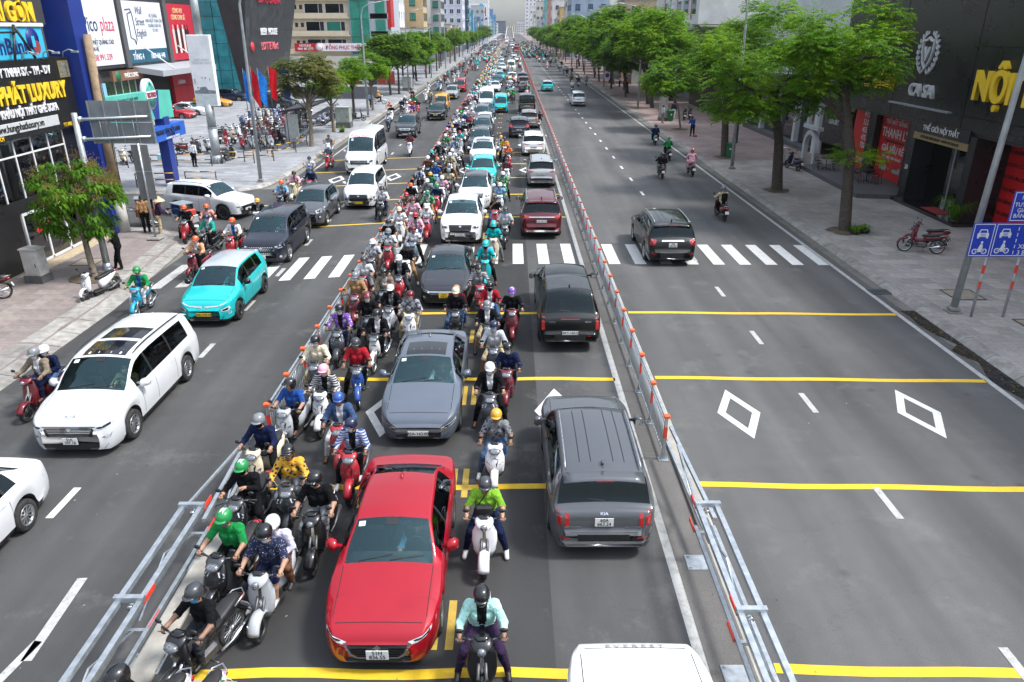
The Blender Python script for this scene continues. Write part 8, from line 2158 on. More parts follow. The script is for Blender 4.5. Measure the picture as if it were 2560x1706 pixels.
RIDERS = '''
-4.55 8.3 -20 q darkgrey black darkgrey underbone black left short long skyblue -
-3.91 9.57 -4 q black navy navy vespa silver left short short white pass:white:paleblue:brown
-4.7 10.02 -10 q green green black sport black both short long grey stripes
-4.94 11.61 -8 q green black black sport black phone long long black stripes
-3.48 11.09 -0.5 q black black grey vespa black lookl short long none visor
-5.15 13.27 -7.9 q grey navy black scooter cream both long long black -
-4.22 12.04 3.9 q black yellow grey sport black left long long none -
-3.25 13.15 0.7 q navy blue black scooter red lookl long long white -
-3.74 14.25 4.7 q blue denim white scooter red left long long none -
-4.87 6.79 -30 q black black grey scooter white both long long white -
-0.42 8.24 1.4 q black mint plum vespa black both long long navy -
-0.46 11.0 -1.0 q darkgrey lime navy vespa white both short long none bag
-0.31 13.54 -2.6 q yellow grey jeans sport white left short long none -
-0.5 15.8 0.5 q white black black sport darkgrey both long long white -
-0.08 17.08 -4.4 q black navy black scooter maroon left long long white -
-0.46 18.5 -1.2 q navy palegrey beige scooter darkgrey both long short white -
-0.69 20.16 2.4 q grey black beige scooter black left long short white -
0.03 21.34 0.2 q purple black black scooter maroon left long long white stripes
-0.66 21.92 -1.4 q black red jeans scooter lightblue both long long black -
-1.08 23.77 7.7 q black darkgrey black sport red both long long white -
-1.68 21.27 0.2 q cream black jeans scooter black left long long beige pass:tan:maroon:jeans
-0.94 26.56 -2.1 q teal teal black vespa teal both long long black pass:teal:lightblue:grey
-0.71 29.6 0.6 q teal teal grey vespa cream right long long black pass:teal:black:black
-0.25 31.96 -1.8 q darkgrey palegrey black sport black left short long skyblue -
-0.74 34.61 -1.3 q black black jeans scooter red face short long none -
-0.56 38.0 -1.2 q white lightblue jeans scooter white left short long white stripes
-0.44 41.06 7.1 q white green black scooter green both long long skyblue -
-0.25 45.63 0.1 q black plaidred black scooter white left long long white -
-0.73 56.23 0.6 q yellow palegrey jeans scooter white both long long white -
-0.45 54.63 2.4 q navy yellow black scooter white both short long none -
-0.22 51.44 7.1 q orange orange black sport red left short long none -
-3.03 21.01 -0.8 q maroon plaid beige scooter white left long long white -
-3.73 21.69 -2.2 q white black black sport white both long long black visor
-4.28 20.76 8.7 q maroon black darkgrey scooter black left long long white -
-3.77 19.35 -5.1 q black black black underbone white left long long white -
-4.9 19.77 -1.3 q black purple navy sport darkgrey left long long white -
-5.03 17.5 2.3 q black cream beige scooter darkgrey both long long white -
-3.94 17.26 8.0 q darkgrey red black underbone blue left short long none -
-4.44 15.84 -3.3 q pink black black scooter white both long long pink -
-5.02 15.02 -8.5 q black blue black scooter silver lookl short long none -
-5.02 22.73 2.3 q grey tan brown scooter maroon left long long white -
-5.1 24.71 -1.8 q darkgrey white grey scooter maroon both short long white -
-4.15 23.12 -1.4 q black taupe black scooter black phone long long none -
-3.89 24.75 1.6 q white black darkgrey sport red both long long white -
-3.86 26.5 0.8 q slate black tan scooter white lookr short long none -
-4.81 28.38 1.0 q grey white grey scooter red both short long skyblue -
-5.18 26.9 -1.5 q white palegrey brown scooter darkgrey left short long none -
-5.07 30.08 4.5 q black black black scooter black left short long white -
-4.94 32.36 5.3 q cream white beige vespa white both long long beige -
-3.91 29.01 0.1 q maroon white black scooter slate both short long none -
-4.07 31.0 -1.6 q red pink blue scooter white left long long black -
-3.79 32.91 2.6 q white white jeans scooter red left short long none -
-4.55 34.18 1.7 q maroon pink grey scooter white both long long white -
-5.03 35.42 -3.6 q red brown brown scooter red left long long none -
-4.07 36.09 -1.6 q green green tan scooter white both long long skyblue stripes
-5.13 38.0 3.7 q orange black black sport red both long long black -
-3.78 37.79 -0.3 q green navy black scooter red left long long skyblue -
-4.39 38.98 -1.2 q white grey black scooter white both long long white -
-5.2 40.35 0.7 q black black grey scooter white left long long green -
-4.43 41.07 -0.1 q yellow green jeans vespa lightblue both short long none -
-3.7 39.99 -0.0 q white pink grey scooter white both long long white -
-5.22 42.58 -6.8 q black palegrey black scooter black left long long white -
-4.42 43.78 6.1 q slate blue black vespa lightblue both short long skyblue -
-3.5 42.03 0.7 q grey beige grey scooter black left short long lightblue -
-3.62 43.8 -3.1 q grey black navy sport black both long long none -
-4.46 45.63 3.4 q orange navy black scooter black phone short long white -
-5.09 46.1 1.1 q white brown black scooter black both long long white -
-3.82 47.32 0.1 q white beige tan scooter white both long long white -
-5.14 48.96 3.7 q teal black black scooter black left long long black -
-4.72 50.9 7.9 q black black black sport darkgrey both long long none -
-3.53 50.89 1.9 q black white black sport black right short long white -
-3.81 49.13 5.5 q white white grey scooter white both long long white -
-4.76 53.85 10.8 q black grey navy underbone silver both long long white -
-4.97 52.18 -5.1 q white black beige sport white left long long white -
-4.84 56.34 1.5 q white green navy scooter silver both short long white -
-4.05 54.43 5.8 q black lightblue navy sport white both long long white -
-4.15 57.14 -0.8 q white grey jeans scooter white left short long skyblue -
-3.8 52.51 -4.2 q black white black scooter silver both long long skyblue -
-3.94 58.8 8.5 q red teal black vespa silver both long long white -
-5.14 64.13 11.0 q black blue jeans scooter red phone long long white -
-5.08 60.81 4.9 q pink brown grey vespa red phone long long none -
-4.77 62.34 1.9 q yellow white jeans sport white phone long long white -
-4.69 65.56 7.1 q white navy beige scooter darkgrey both long long white -
-4.19 62.94 6.0 q black black jeans sport silver left long long white -
-3.87 64.52 0.3 q black black navy vespa white both long long white -
-3.83 69.28 -4.7 q darkgrey red beige scooter darkgrey both long long none -
-4.27 71.77 -9.0 q white blue navy sport white both short long skyblue -
-4.88 69.58 2.1 q black white navy scooter darkgrey both long long white -
-5.12 67.02 -3.0 q brown white navy vespa white left short long skyblue -
-5.22 71.7 -0.6 q navy palegrey grey underbone lightblue both short long none -
-5.03 77.04 -0.2 q red green grey underbone darkgrey both long long white -
-5.0 84.04 -1.2 q black brown black vespa maroon both long long white -
-4.23 81.18 10.1 q white palegrey jeans scooter white phone long long none -
-4.39 76.61 8.4 q white white jeans underbone black both long long none -
-5.01 92.38 5.1 q white pink navy vespa black both long long none -
-4.27 87.56 0.0 q darkgrey white black sport silver both long long white -
-4.17 66.6 -8.0 q white lightblue beige sport darkgrey both long long skyblue -
-3.35 65.51 4.5 q black black beige vespa maroon both short long white -
-4.75 72.89 -6.3 q green grey black vespa black both short long white -
-5.17 74.27 8.5 q white white navy underbone lightblue phone long long white -
-3.86 75.7 -5.7 q white white jeans vespa red both short long none -
-4.18 90.88 0.2 q black darkgrey jeans sport lightblue left long long none -
-6.44 36.88 -2.9 l black white navy sport black left long long white -
-11.75 16.62 -8 l grey taupe navy vespa maroon ride long long white pass:white:navy:jeans
-12.38 23.43 4 l green green white underbone cyan left long long none -
-12.05 27.49 -8 l orange peach black scooter maroon ride long long white -
-12.81 30.65 -12 l navy aqua black sport black ride long long white -
-11.51 30.02 -2.6 l orange white darkgrey sport red ride long short none -
-14.61 32.77 10 l orange black black sport red both short long none -
-13.7 33.01 22 l orange orange jeans scooter white ride long long none -
-11.82 34.27 5 l yellow black black scooter white ride long long none -
-11.86 38.33 -0.5 l orange lightblue black sport black ride long long white -
-11.99 41.2 -2.7 l black pink beige vespa cream ride long long none -
-11.27 41.95 -0.6 l darkgrey navy jeans scooter red ride long long white -
-12.44 46.4 5.6 l navy white jeans underbone blue ride short long white -
-12.34 51.09 -2.4 l white slate grey scooter red ride short long skyblue -
-13.55 56.53 0.1 l hair grey grey scooter white ride short long none box
-7.58 56.97 2.8 l darkgrey plaidred jeans sport white ride long long none -
-11.42 71.52 5.9 l slate white jeans scooter black ride long long none -
-12.32 79.61 8.7 l black black black scooter white ride long long white -
-13.07 83.17 -1.3 l orange peach grey scooter white ride long long none -
-12.13 86.04 4.6 l white navy black scooter black ride long long white -
-12.44 90.74 -5.0 l white slate black scooter black ride long long none -
-11.12 82.7 0.8 l white white pink scooter white ride long long none -
-11.13 85.55 -4.6 l white orange black scooter white ride long long white -
-10.34 80.9 -3.5 l black purple black scooter orange ride long long none -
-10.35 86.04 4.4 l darkgrey darkgrey jeans sport red ride long long none -
-11.33 91.29 4.0 l black green black sport red ride long long none -
-12.82 101.1 -1.4 l black maroon black scooter black ride long long white -
-10.99 100.43 4.1 l white white white scooter white ride long long none -
-10.22 98.46 -1.5 l black beige black scooter black ride long long white -
-11.91 112.35 2.5 l black white white scooter white ride long long white -
-11.26 120.35 -3.8 l black palegrey black scooter lightblue ride long long none -
-10.68 119.4 -0.7 l white slate black scooter white ride long long none -
-12.03 129.53 -3.7 l cream cream black scooter black ride long long none -
-11.37 135.25 4.4 l white red black scooter black ride long long none -
-9.79 121.3 -0.8 l white white black scooter black ride long long none -
-11.7 145.51 -0.5 l black teal black scooter black ride long long none -
-11.3 151.22 -0.1 l black navy black scooter black ride long long none -
-9.79 135.25 3.9 l white white grey scooter white ride long long none -
-9.77 145.5 6.3 l white white black scooter white ride long long none -
-11.7 165.85 -3.7 l white lightblue black scooter black ride long long none -
-11.76 181.39 -0.6 l orange orange black scooter black ride long long none -
-10.43 171.36 -0.2 l black black black scooter black ride long long none -
-9.17 165.84 0.7 l white pink black scooter black ride long long none -
-9.12 157.39 -3.6 l black beige black scooter red ride long long none -
-8.72 179.29 -4.9 l white pink black scooter maroon ride long long none -
-8.0 177.24 -2.5 l red red black scooter black ride long long none -
-7.54 179.29 -2.7 l white teal black scooter white ride long long none -
-8.92 202.68 -3.0 l teal teal black scooter teal ride long long none -
-8.2 200.07 2.9 l teal teal black scooter teal ride long long none -
-8.54 216.78 -1.8 l white white white scooter white ride long long none -
-10.09 197.53 -5.3 l black black black scooter black ride long long none -
-11.01 205.35 4.3 l black grey black scooter white ride long long none -
-11.69 197.54 1.0 l white white black scooter black ride long long none -
10.6 36.96 182.8 r slate beige black scooter maroon ride long long none pack
11.78 49.05 180.6 r red pink pink scooter darkgrey ride long long none -
9.67 48.22 178.9 r black black darkgrey scooter black ride long long none pass:black:black:grey
11.47 55.31 182.8 r green green black scooter black ride long long none -
11.93 62.99 175.4 r black navy black scooter teal ride long long none pass:black:navy:black
2.76 74.12 177.4 r red brown black scooter white ride long long none pack
12.65 130.71 181.2 r hair grey grey scooter maroon ride long long none -
11.07 128.52 181.5 r black black black scooter white ride long long none -
9.25 117.64 172.5 r yellow white jeans scooter black ride long long none -
10.29 132.98 182.5 r maroon brown black scooter teal ride long long none -
12.47 160.75 183.1 r red maroon black scooter red ride long long none -
11.04 154.33 176.1 r black black black scooter black ride long long none -
11.07 164.16 178.8 r white palegrey black scooter black ride long long none -
10.92 175.31 179.0 r white white black scooter black ride long long none -
11.18 185.81 181.8 r white white jeans scooter black ride long long none -
12.22 190.36 174.5 r red black black scooter black ride long long none -
8.35 181.47 176.7 r white pink grey scooter white ride long long none -
9.89 197.61 182.3 r white maroon black scooter red ride long long none -
10.25 236.55 181.1 r black navy black scooter black ride long long none -
7.52 229.61 182.6 r tan peach black scooter black ride long long none -
13.7 226.28 174.4 r yellow yellow black scooter white ride long long none -
12.78 243.92 179.6 r green green black scooter green ride long long none -
9.99 247.79 179.3 r slate teal black scooter blue ride long long none -
7.71 273.74 178.3 r white black black scooter red ride long long none -
9.0 251.77 170.4 r green green black scooter green ride long long none -
'''
# ------------------------------------------------------------------ car models of the scene
PAL = {k: rgb(v) for k,v in dict(black='18181b',darkgrey='3a3c41',grey='7c7f83',white='e4e4e6',cream='d9cdb2',beige='c4b490',navy='1d2545',blue='2c539c',lightblue='86b2d8',teal='16b4b6',green='228a48',lime='84b83a',yellow='dca636',orange='d8602f',red='a82430',maroon='6a1622',pink='eab0c0',purple='7a52a8',brown='684834',silver='b4b8bc',mint='b6e8de',paleblue='d4d2e8',skyblue='58a8d4',denim='42587e',jeans='4a6488',plum='3a2c48',palegrey='c2c4ca',tan='a8825c',taupe='857868',slate='5c6c7a',peach='e2a27c',aqua='2aa090',cyan='1a9ec0',plaid='4a4c54',plaidred='8a2c34').items()}
def nice(c): return {'plaid': 'dark plaid','plaidred': 'red plaid','paleblue': 'pale lilac','palegrey': 'pale grey','lightblue': 'light blue','darkgrey': 'dark grey','skyblue': 'sky blue'}.get(c,c)
def deco(txt,dirn,x,z,size,m,name='badge_lettering',sx=1.0,bold=.002):
 def f(parts,c):
  tm = text_mesh(txt,size,0,bold,'CENTER',m,sx)
  q = MB(); VV = []
  for v in tm.vertices:
   a,b_ = v.co.x,v.co.z
   if dirn == 'r': o,d = Vector((x - a,9,z + b_)),Vector((0,-1,0))
   elif dirn == 'f': o,d = Vector((x + a,-9,z + b_)),Vector((0,1,0))
   else: o,d = Vector((x + a,z + b_,5)),Vector((0,0,-1))
   if dirn == 'T': o,d = Vector((x - a,z - b_,5)),Vector((0,0,-1))
   h_ = c['bvh'].ray_cast(o,d)[0]
   p = h_ if h_ is not None else o + d * 9
   VV.append(tuple(p - d * .008))
  q.add(VV,[tuple(p.vertices) for p in tm.polygons])
  me = q.mesh(name,[m],False)
  parts.append((name,me,None,None,[]))
 return f
def both(*fs):
 def f(parts,c):
  for g in fs: g(parts,c)
 return f
STUFF.add('badge_lettering')
RLET = mat('letter_red')
CT = car_template
TPL = {
 'red_sedan': CT('sedan',4.66,1.80,1.44,'slim','plain',plate='51H\n836.55'),
 'blue_sedan': CT('sedan',4.80,1.88,1.47,'seal','plain',plate='85A-162.00',sunroof=1),
 'dark_sedan': CT('sedan',4.42,1.73,1.48,'vios','plain',plate='51H\n108.22', platecol='y', wheels='ten'),
 'white_pickup': CT('pickup',5.36,1.86,1.82,'ranger','hilux',plate='51D-536.78',clad=True,clear=.24),
 'white_cross': CT('hatch',4.30,1.80,1.62,'suvbig','slimrear',plate='51K-220.14',blackroof=True,rails=1),
 'teal_hatch': CT('hatch',3.97,1.73,1.58,'vf','slimrear',plate='50H-216.83',platecol='y'),
 'white_sedan': CT('suv',4.60,1.85,1.62,'plain','plain',plate='51G-918.02',sunroof=1),
 'dark_suv': CT('suv',4.70,1.85,1.70,'suvbig','crv',plate='51H-330.18',rails=1),
 'grey_mpv': CT('mpv',4.60,1.80,1.72,'xpander','rush',plate='51K-118.90'),
 'sedan': CT('sedan',4.50,1.76,1.46,'vios','plain',plate='51G-402.11'),
 'hatch': CT('hatch',4.0,1.74,1.55,'plain','plain',plate='51K-771.20'),
 'suv': CT('suv',4.65,1.85,1.70,'suvbig','crv',plate='51L-045.36'),
 'mpv': CT('mpv',4.70,1.82,1.74,'innova','rush',plate='51H-667.45'),
 'white_van': CT('van',5.50,2.0,2.45,'transit','vanrear',plate='51B-308.77'),
 'teal_van': CT('box',3.90,1.62,1.95,'boxv','vanrear',plate='50H-481.37',platecol='y'),
 'yellow_van': CT('box',4.0,1.66,1.90,'boxv','vanrear',plate='51D-720.04',platecol='y'),
 'red_van': CT('box',4.2,1.70,1.92,'plain','vanrear',plate='51D-912.66',platecol='y'),
 'everest': CT('suv',4.90,1.92,1.84,'suvbig','everest',plate='51K-660.21',extra=deco('E V E R E S T','T',0,-2.18,.11,mat('letter_soft',(.30,.31,.32),.5),sx=1.35)),
 'sorento': CT('suv',4.81,1.94,1.70,'suvbig','kia',plate='60A\n663.24', rails=1, ribs=True, extra=both(deco('KIA', 'r', 0, .965, .06, CHROME, sx=1.5), deco('SORENTO', 'r', .55, .72, .055, CHROME, sx=1.2), deco('SIGNATURE', 'r',-.52,.72,.045,CHROME,sx=1.2))),
 'hilux': CT('canopy',5.33,1.86,1.83,'suvbig','hilux',plate='29KT-105.57',clear=.25,extra=both(deco('TOYOTA','r',.55,.95,.055,CHROME),deco('HILUX','r',-.52,.95,.065,CHROME))),
 'red_suv': CT('suv',4.90,1.90,1.84,'suvbig','everest',plate='51H-337.09',rails=1,wheels='ten',clear=.23,extra=deco('EVEREST','r',.5,.80,.05,CHROME)),
 'rush': CT('suv',4.43,1.74,1.72,'plain','rush',plate='51H-554.71',rails=2,wheels='ten',clear=.22),
 'white_suv': CT('suv',4.35,1.81,1.66,'plain','slimrear',plate='51K-209.84',rails=1),
 'crv': CT('suv',4.60,1.86,1.69,'suvbig','crv',plate='51G-885.12'),
 'silver_suv': CT('suv',4.45,1.80,1.66,'plain','everest',plate='51L-372.50'),
 'black_van': CT('van',5.30,1.95,2.10,'transit','vanrear',plate='50F-031.09',platecol='y',extra=deco('HANH 6803','r',0,.80,.13,LWHITE)),
 'explorer': CT('suv',5.05,2.0,1.78,'suvbig','explorer',plate='30E\n691.64', rails=1, ribs=True, wheels='ten', extra=deco('EXPLORER', 'r',0,1.045,.055,BLACK,sx=1.5)),
 'white_mpv_r': CT('mpv',4.6,1.79,1.74,'xpander','rush',plate='51K-443.18'),
 'teal_r': CT('hatch',4.3,1.79,1.62,'vf','slimrear',plate='50E-190.27',platecol='w',roofcol=True),
 'elantra': CT('sedan',4.65,1.82,1.45,'plain','elantra',plate='51L-118.53',wheels='ten'),
 'carnival': CT('mpv',5.15,1.99,1.76,'carnival','kia',plate='51K\n597.18', sunroof=2, rails=2, clad=False, wheels='ten', extra=deco('KIA', 't',0,-2.42,.12,CHROME,sx=1.4)),
 'teal_suv': CT('hatch',4.30,1.79,1.62,'vf','slimrear',plate='50H-739.59',platecol='y',roofcol=True,clad=True,wheels='dark'),
 'innova': CT('mpv',4.76,1.85,1.79,'innova','kia',plate='51L\n030.96',sunroof=1),
 'ecosport': CT('hatch',4.10,1.77,1.66,'eco','plain',plate='51H-891.26',clad=True,wheels='five'),
 'xpander': CT('mpv',4.60,1.78,1.75,'xpander','rush',plate='50H-121.42',platecol='y',wheels='ten'),
 'transit': CT('van',5.98,2.07,2.62,'transit','vanrear',plate='51B-542.19',clad=True,extra=deco('ĐÔNG PHƯỚC','f',0,2.28,.17,RLET,sx=1.2)),
 'mux': CT('suv',4.83,1.86,1.86,'mux','crv',plate='51K-270.83',rails=1,clad=True,wheels='ten',clear=.23),
 'black_ev': CT('suv',4.75,1.93,1.66,'vf8','slimrear',plate='50H-618.05',platecol='y',clad=True,wheels='ten'),
 'silver_xp': CT('mpv',4.6,1.78,1.74,'xpander','rush',plate='50H-274.93',platecol='y'),
 'kia_white': CT('suv',4.54,1.80,1.72,'plain','slimrear',plate='51L-904.17',rails=1,clad=True,wheels='dark'),
}
cc = {k: rgb(v) for k,v in dict(red='a00a20',steel='5c6470',charcoal='2b2d33',white='e4e6e8',teal='14b9bb',silver='9a9ea2',black='08090a',grey='52555a',navy='161c2c',maroon='54101a',yellow='e8a01c',blue='1c2a44',red2='b01828',greyd='3c3f44',champagne='7c7872').items()}
def drop(key,tpl,col,label,cat='car',group=None,**kw):
 x,y,rz,kind = CARS[key]
 L_ = TPL[tpl]['L']
 y = y + L_ / 2 if kind in ('front','rear') else y - L_ / 2
 return place_car(TPL[tpl],x,y,R(rz),cc[col],label,cat,group,**kw)
def driver(key,tpl,top,label):
 x,y,rz,kind = CARS[key]; t = TPL[tpl]; T_ = t['T']
 ya = (T_['ws'][0] - .02) * t['L'] - t['L'] / 2 + .88
 put_person('ride',(x + t['W'] / 2 * .42,y + t['L'] / 2 + ya,min(-.18,t['H'] - 1.86)),0,PAL[top],rgb('202228'),label=label,hair=True,sleeve='short',shoes=None)
drop('red_sedan','red_sedan','red','glossy red sedan with white plate between the motorbike columns')
drop('blue_sedan','blue_sedan','steel','blue grey fastback sedan with a glass roof behind the red sedan')
drop('dark_sedan','dark_sedan','charcoal','dark grey taxi sedan with a yellow plate in the queue')
drop('white_pickup','white_pickup','white','white pickup truck with black bull bar in the queue','pickup')
drop('white_cross','white_cross','white','white crossover with black roof right behind the white pickup')
drop('teal_hatch','teal_hatch','teal','small teal hatchback taxi behind the black roofed crossover')
drop('white_sedan','white_sedan','white','white car with a sunroof behind the small teal hatchback')
drop('dark_suv','dark_suv','greyd','dark grey car with roof rails behind the white sunroof car')
drop('grey_mpv','grey_mpv','grey','mid grey family car further up the queue')
drop('white_small','hatch','white','small white hatchback tucked between two grey cars')
drop('grey_suv','mpv','grey','grey people carrier ahead of the white passenger van')
drop('navy_mpv','sedan','blue','dark blue sedan beside the boxy teal van')
drop('white_van','white_van','white','white high roof passenger van in the queue','van')
drop('teal_van','teal_van','teal','boxy teal delivery van with yellow plate in the second lane','van')
GQ = 'cars in the far part of the central queue'
for k,t,c in (('f1','sedan','white'),('f2','suv','navy'),('f3','hatch','teal'),('f4','sedan','silver'),('f5','sedan','white'),('f6','suv','silver'),('f7','sedan','white'),('f8','suv','black'),('f9','white_van','red2'),('g1','suv','white'),('g2','white_van','white'),('g3','sedan','white'),('g4','sedan','white'),('g5','white_van','white')):
 drop(k,t,c,{'white': 'white','navy': 'dark navy','teal': 'teal','silver': 'silver','black': 'black','red2': 'bright red'}[c] + ' ' + {'sedan': 'sedan','suv': 'tall car','hatch': 'hatchback','white_van': 'van'}[t] + ' in the far part of the central queue','van' if t == 'white_van' else 'car',GQ)
drop('everest','everest','white','white off-road car with lettered bonnet driving behind the grey one')
drop('sorento','sorento','grey','grey family off-road car with ribbed roof and twin bar tail lamps')
drop('hilux','hilux','black','black pickup with a bed canopy seen from behind','pickup')
drop('red_suv','red_suv','maroon','dark red off-road car with chrome rear bumper trim')
drop('rush','rush','silver','silver off-road car with black lower bumper ahead of the dark red one')
drop('white_suv','white_suv','white','white car with slim wide tail lamps beside the barrier')
drop('crv','crv','navy','dark blue car with tall tail lamps beside the silver one')
drop('silver_suv','silver_suv','champagne','champagne grey car braking behind the black van')
drop('black_van','black_van','black','black van with a yellow plate near the barrier','van')
for k,t,c in (('h1','sedan','greyd'),('h2','suv','black'),('h3','crv','navy')): drop(k,t,c,{'h1': 'dark grey sedan','h2': 'black tall car','h3': 'dark blue tall car'}[k] + ' braking ahead of the black van')
drop('explorer','explorer','black','large black off-road car driving over the crosswalk')
drop('white_mpv_r','white_mpv_r','white','white people carrier driving away on the open right road')
drop('teal_r','teal_r','teal','teal and silver taxi driving away on the open right road',roof=rgb('a8adb2'))
drop('white_sedan_l','elantra','white','white sedan leaving the frame ahead of the white people carrier')
drop('carnival','carnival','white','large white people carrier with two dark roof windows')
drop('teal_suv','teal_suv','teal','teal taxi with silver roof and yellow plate on the left road',roof=rgb('a9aeb4'),mirror=rgb('101214'))
drop('innova','innova','navy','near black people carrier with hexagon grille behind the teal taxi')
drop('ecosport','ecosport','grey','small grey crossover with barred grille on the left road')
drop('xpander','xpander','white','white people carrier with yellow plate in front of the minibus')
drop('transit','transit','white','white minibus with red lettering above the windscreen','minibus')
drop('mux','mux','greyd','dark grey off-road car with a large chrome grille')
drop('black_ev','black_ev','black','black electric car with lit indicator and yellow plate')
drop('yellow_van','yellow_van','yellow','small yellow van behind the black electric car','van')
drop('silver_xp','silver_xp','silver','silver people carrier with yellow plate in front of the red van')
drop('red_van','red_van','red2','small bright red van on the left road','van')
for k,t,c,lb in (('red_sedan','red_sedan','lightblue','red sedan'),('blue_sedan','blue_sedan','white','blue grey sedan'),('dark_sedan','dark_sedan','tan','dark grey taxi'),('white_pickup','white_pickup','palegrey','white pickup'),('white_cross','white_cross','grey','black roofed crossover'),('carnival','carnival','beige','large white people carrier'),('teal_suv','teal_suv','teal','teal taxi'),('innova','innova','white','near black people carrier'),('xpander','xpander','navy','white people carrier'),('transit','transit','lightblue','white minibus')): driver(k,t,c,'driver in a %s shirt at the wheel of the %s' % (nice(c),lb))
for k,t,c in (('l1','hatch','teal'),('l2','sedan','white'),('l3','sedan','white'),('l4','suv','black'),('l5','sedan','white'),('l6','suv','greyd')): drop(k,t,c,{'teal': 'teal hatchback','white': 'white sedan','black': 'black tall car','greyd': 'dark grey tall car'}[c] + ' far up the left road',group='far cars on the left road')
FARCAR = {k: joined([p for p in TPL[k]['parts'] if p[0] not in ('interior','steering_wheel','antenna')],'car') for k in ('sedan','suv','hatch','white_van')}
for i,y in enumerate(np.arange(262,630,9.5)):
 for x,rz,p in ((-2.5,0,.85),(.3,0,.55),(2.0,180,.5),(-8.2,0,.45),(-11.2,0,.25)):
  if rnd.random() < p and not (x < -5 and y < 300) and not (x > -1 and y < 350 and x < 1):
   k = rnd.choice(['sedan','suv','hatch','sedan','white_van']); c = rnd.choice(['white','white','silver','black','grey','red2','white','navy'])
   ob('car',FARCAR[k],loc=(x + rnd.gauss(0,.15),y + rnd.uniform(-1.5,1.5),0),rz=R(rz),color=cc[c],label='%s %s in the far traffic %s' % ({'red2': 'red','navy': 'dark blue'}.get(c,c),{'suv': 'tall car','white_van': 'van'}.get(k,k),'on the left road' if x < -5 else 'between the barriers'),cat='car',group='far traffic')
place_car(TPL['kia_white'],-15.5,37.95,R(72),cc['white'],'white crossover turning out of the side street across traffic','car')
place_car(TPL['sedan'],-35.6,81.5,R(80),cc['red2'],'red sedan parked on the plaza by the entrance')
place_car(TPL['sedan'],-35.2,84.6,R(80),cc['white'],'white sedan parked next to the red one on the plaza')
place_car(TPL['black_ev'],-36.6,101.8,R(82),cc['blue'],'dark blue crossover parked before the glass corner')
place_car(TPL['sedan'],-36.2,94.2,R(82),cc['yellow'],'yellow taxi half hidden behind the billboard column')
place_car(TPL['suv'],-27.5,92.0,R(75),cc['black'],'black off-road car parked behind the olive leaved tree')
# ------------------------------------------------------------------ riders
KW = dict(scooter='scooter',sport='sporty scooter',vespa='rounded scooter',underbone='step-through motorbike')
ZP = dict(q='queueing between the barriers',l='riding on the left road',r='on the right road')
ZG = dict(q='between the barriers',l='on the left road',r='on the right road')
def plaidmat(name,a,b_):
 m,n,b = newmat(name)
 tc = nd(n,'ShaderNodeTexCoord'); ch = nd(n,'ShaderNodeTexChecker',i_Scale=16.0); ch2 = nd(n,'ShaderNodeTexChecker',i_Scale=7.0)
 for x in (ch,ch2): x.inputs['Color1'].default_value = (*a,1); x.inputs['Color2'].default_value = (*b_,1); n.links.new(tc.outputs['Object'],x.inputs['Vector'])
 n.links.new(mixc(n,ch.outputs[0],ch2.outputs[0],.5),b.inputs['Base Color']); b.inputs['Roughness'].default_value = .9
 return m
PLAIDS = dict(plaid=plaidmat('plaid_dark',(.02,.022,.03),(.42,.42,.45)),plaidred=plaidmat('plaid_red',(.25,.02,.03),(.04,.03,.05)),navy=None)
def printmat(name,kind,col2):
 m,n,b = newmat(name)
 tc = nd(n,'ShaderNodeTexCoord')
 if kind == 'stripe':
  t = nd(n,'ShaderNodeTexWave',i_Scale=7.0,bands_direction='Z'); f_ = ramp(n,t.outputs[0],[(.45,0),(.55,1)]).outputs[0]
 else:
  t = nd(n,'ShaderNodeTexVoronoi',i_Scale=34.0 if kind == 'dot' else 13.0); f_ = ramp(n,t.outputs['Distance'],[(.16,1),(.24,0)] if kind == 'dot' else [(.30,1),(.42,0)]).outputs[0]
 n.links.new(tc.outputs['Object'],t.inputs['Vector'])
 n.links.new(mixc(n,objcol(n),col2,f_),b.inputs['Base Color']); b.inputs['Roughness'].default_value = .9
 bump(n,b,noise(n,10).outputs[0],1.0,.05)
 return m
PRINTS = [printmat('cloth_dots','dot',(.6,.6,.62)),printmat('cloth_stripes','stripe',(.5,.5,.52)),printmat('cloth_print_dark','blot',(.03,.03,.04)),printmat('cloth_print_light','blot',(.55,.5,.45))]
nb = 0
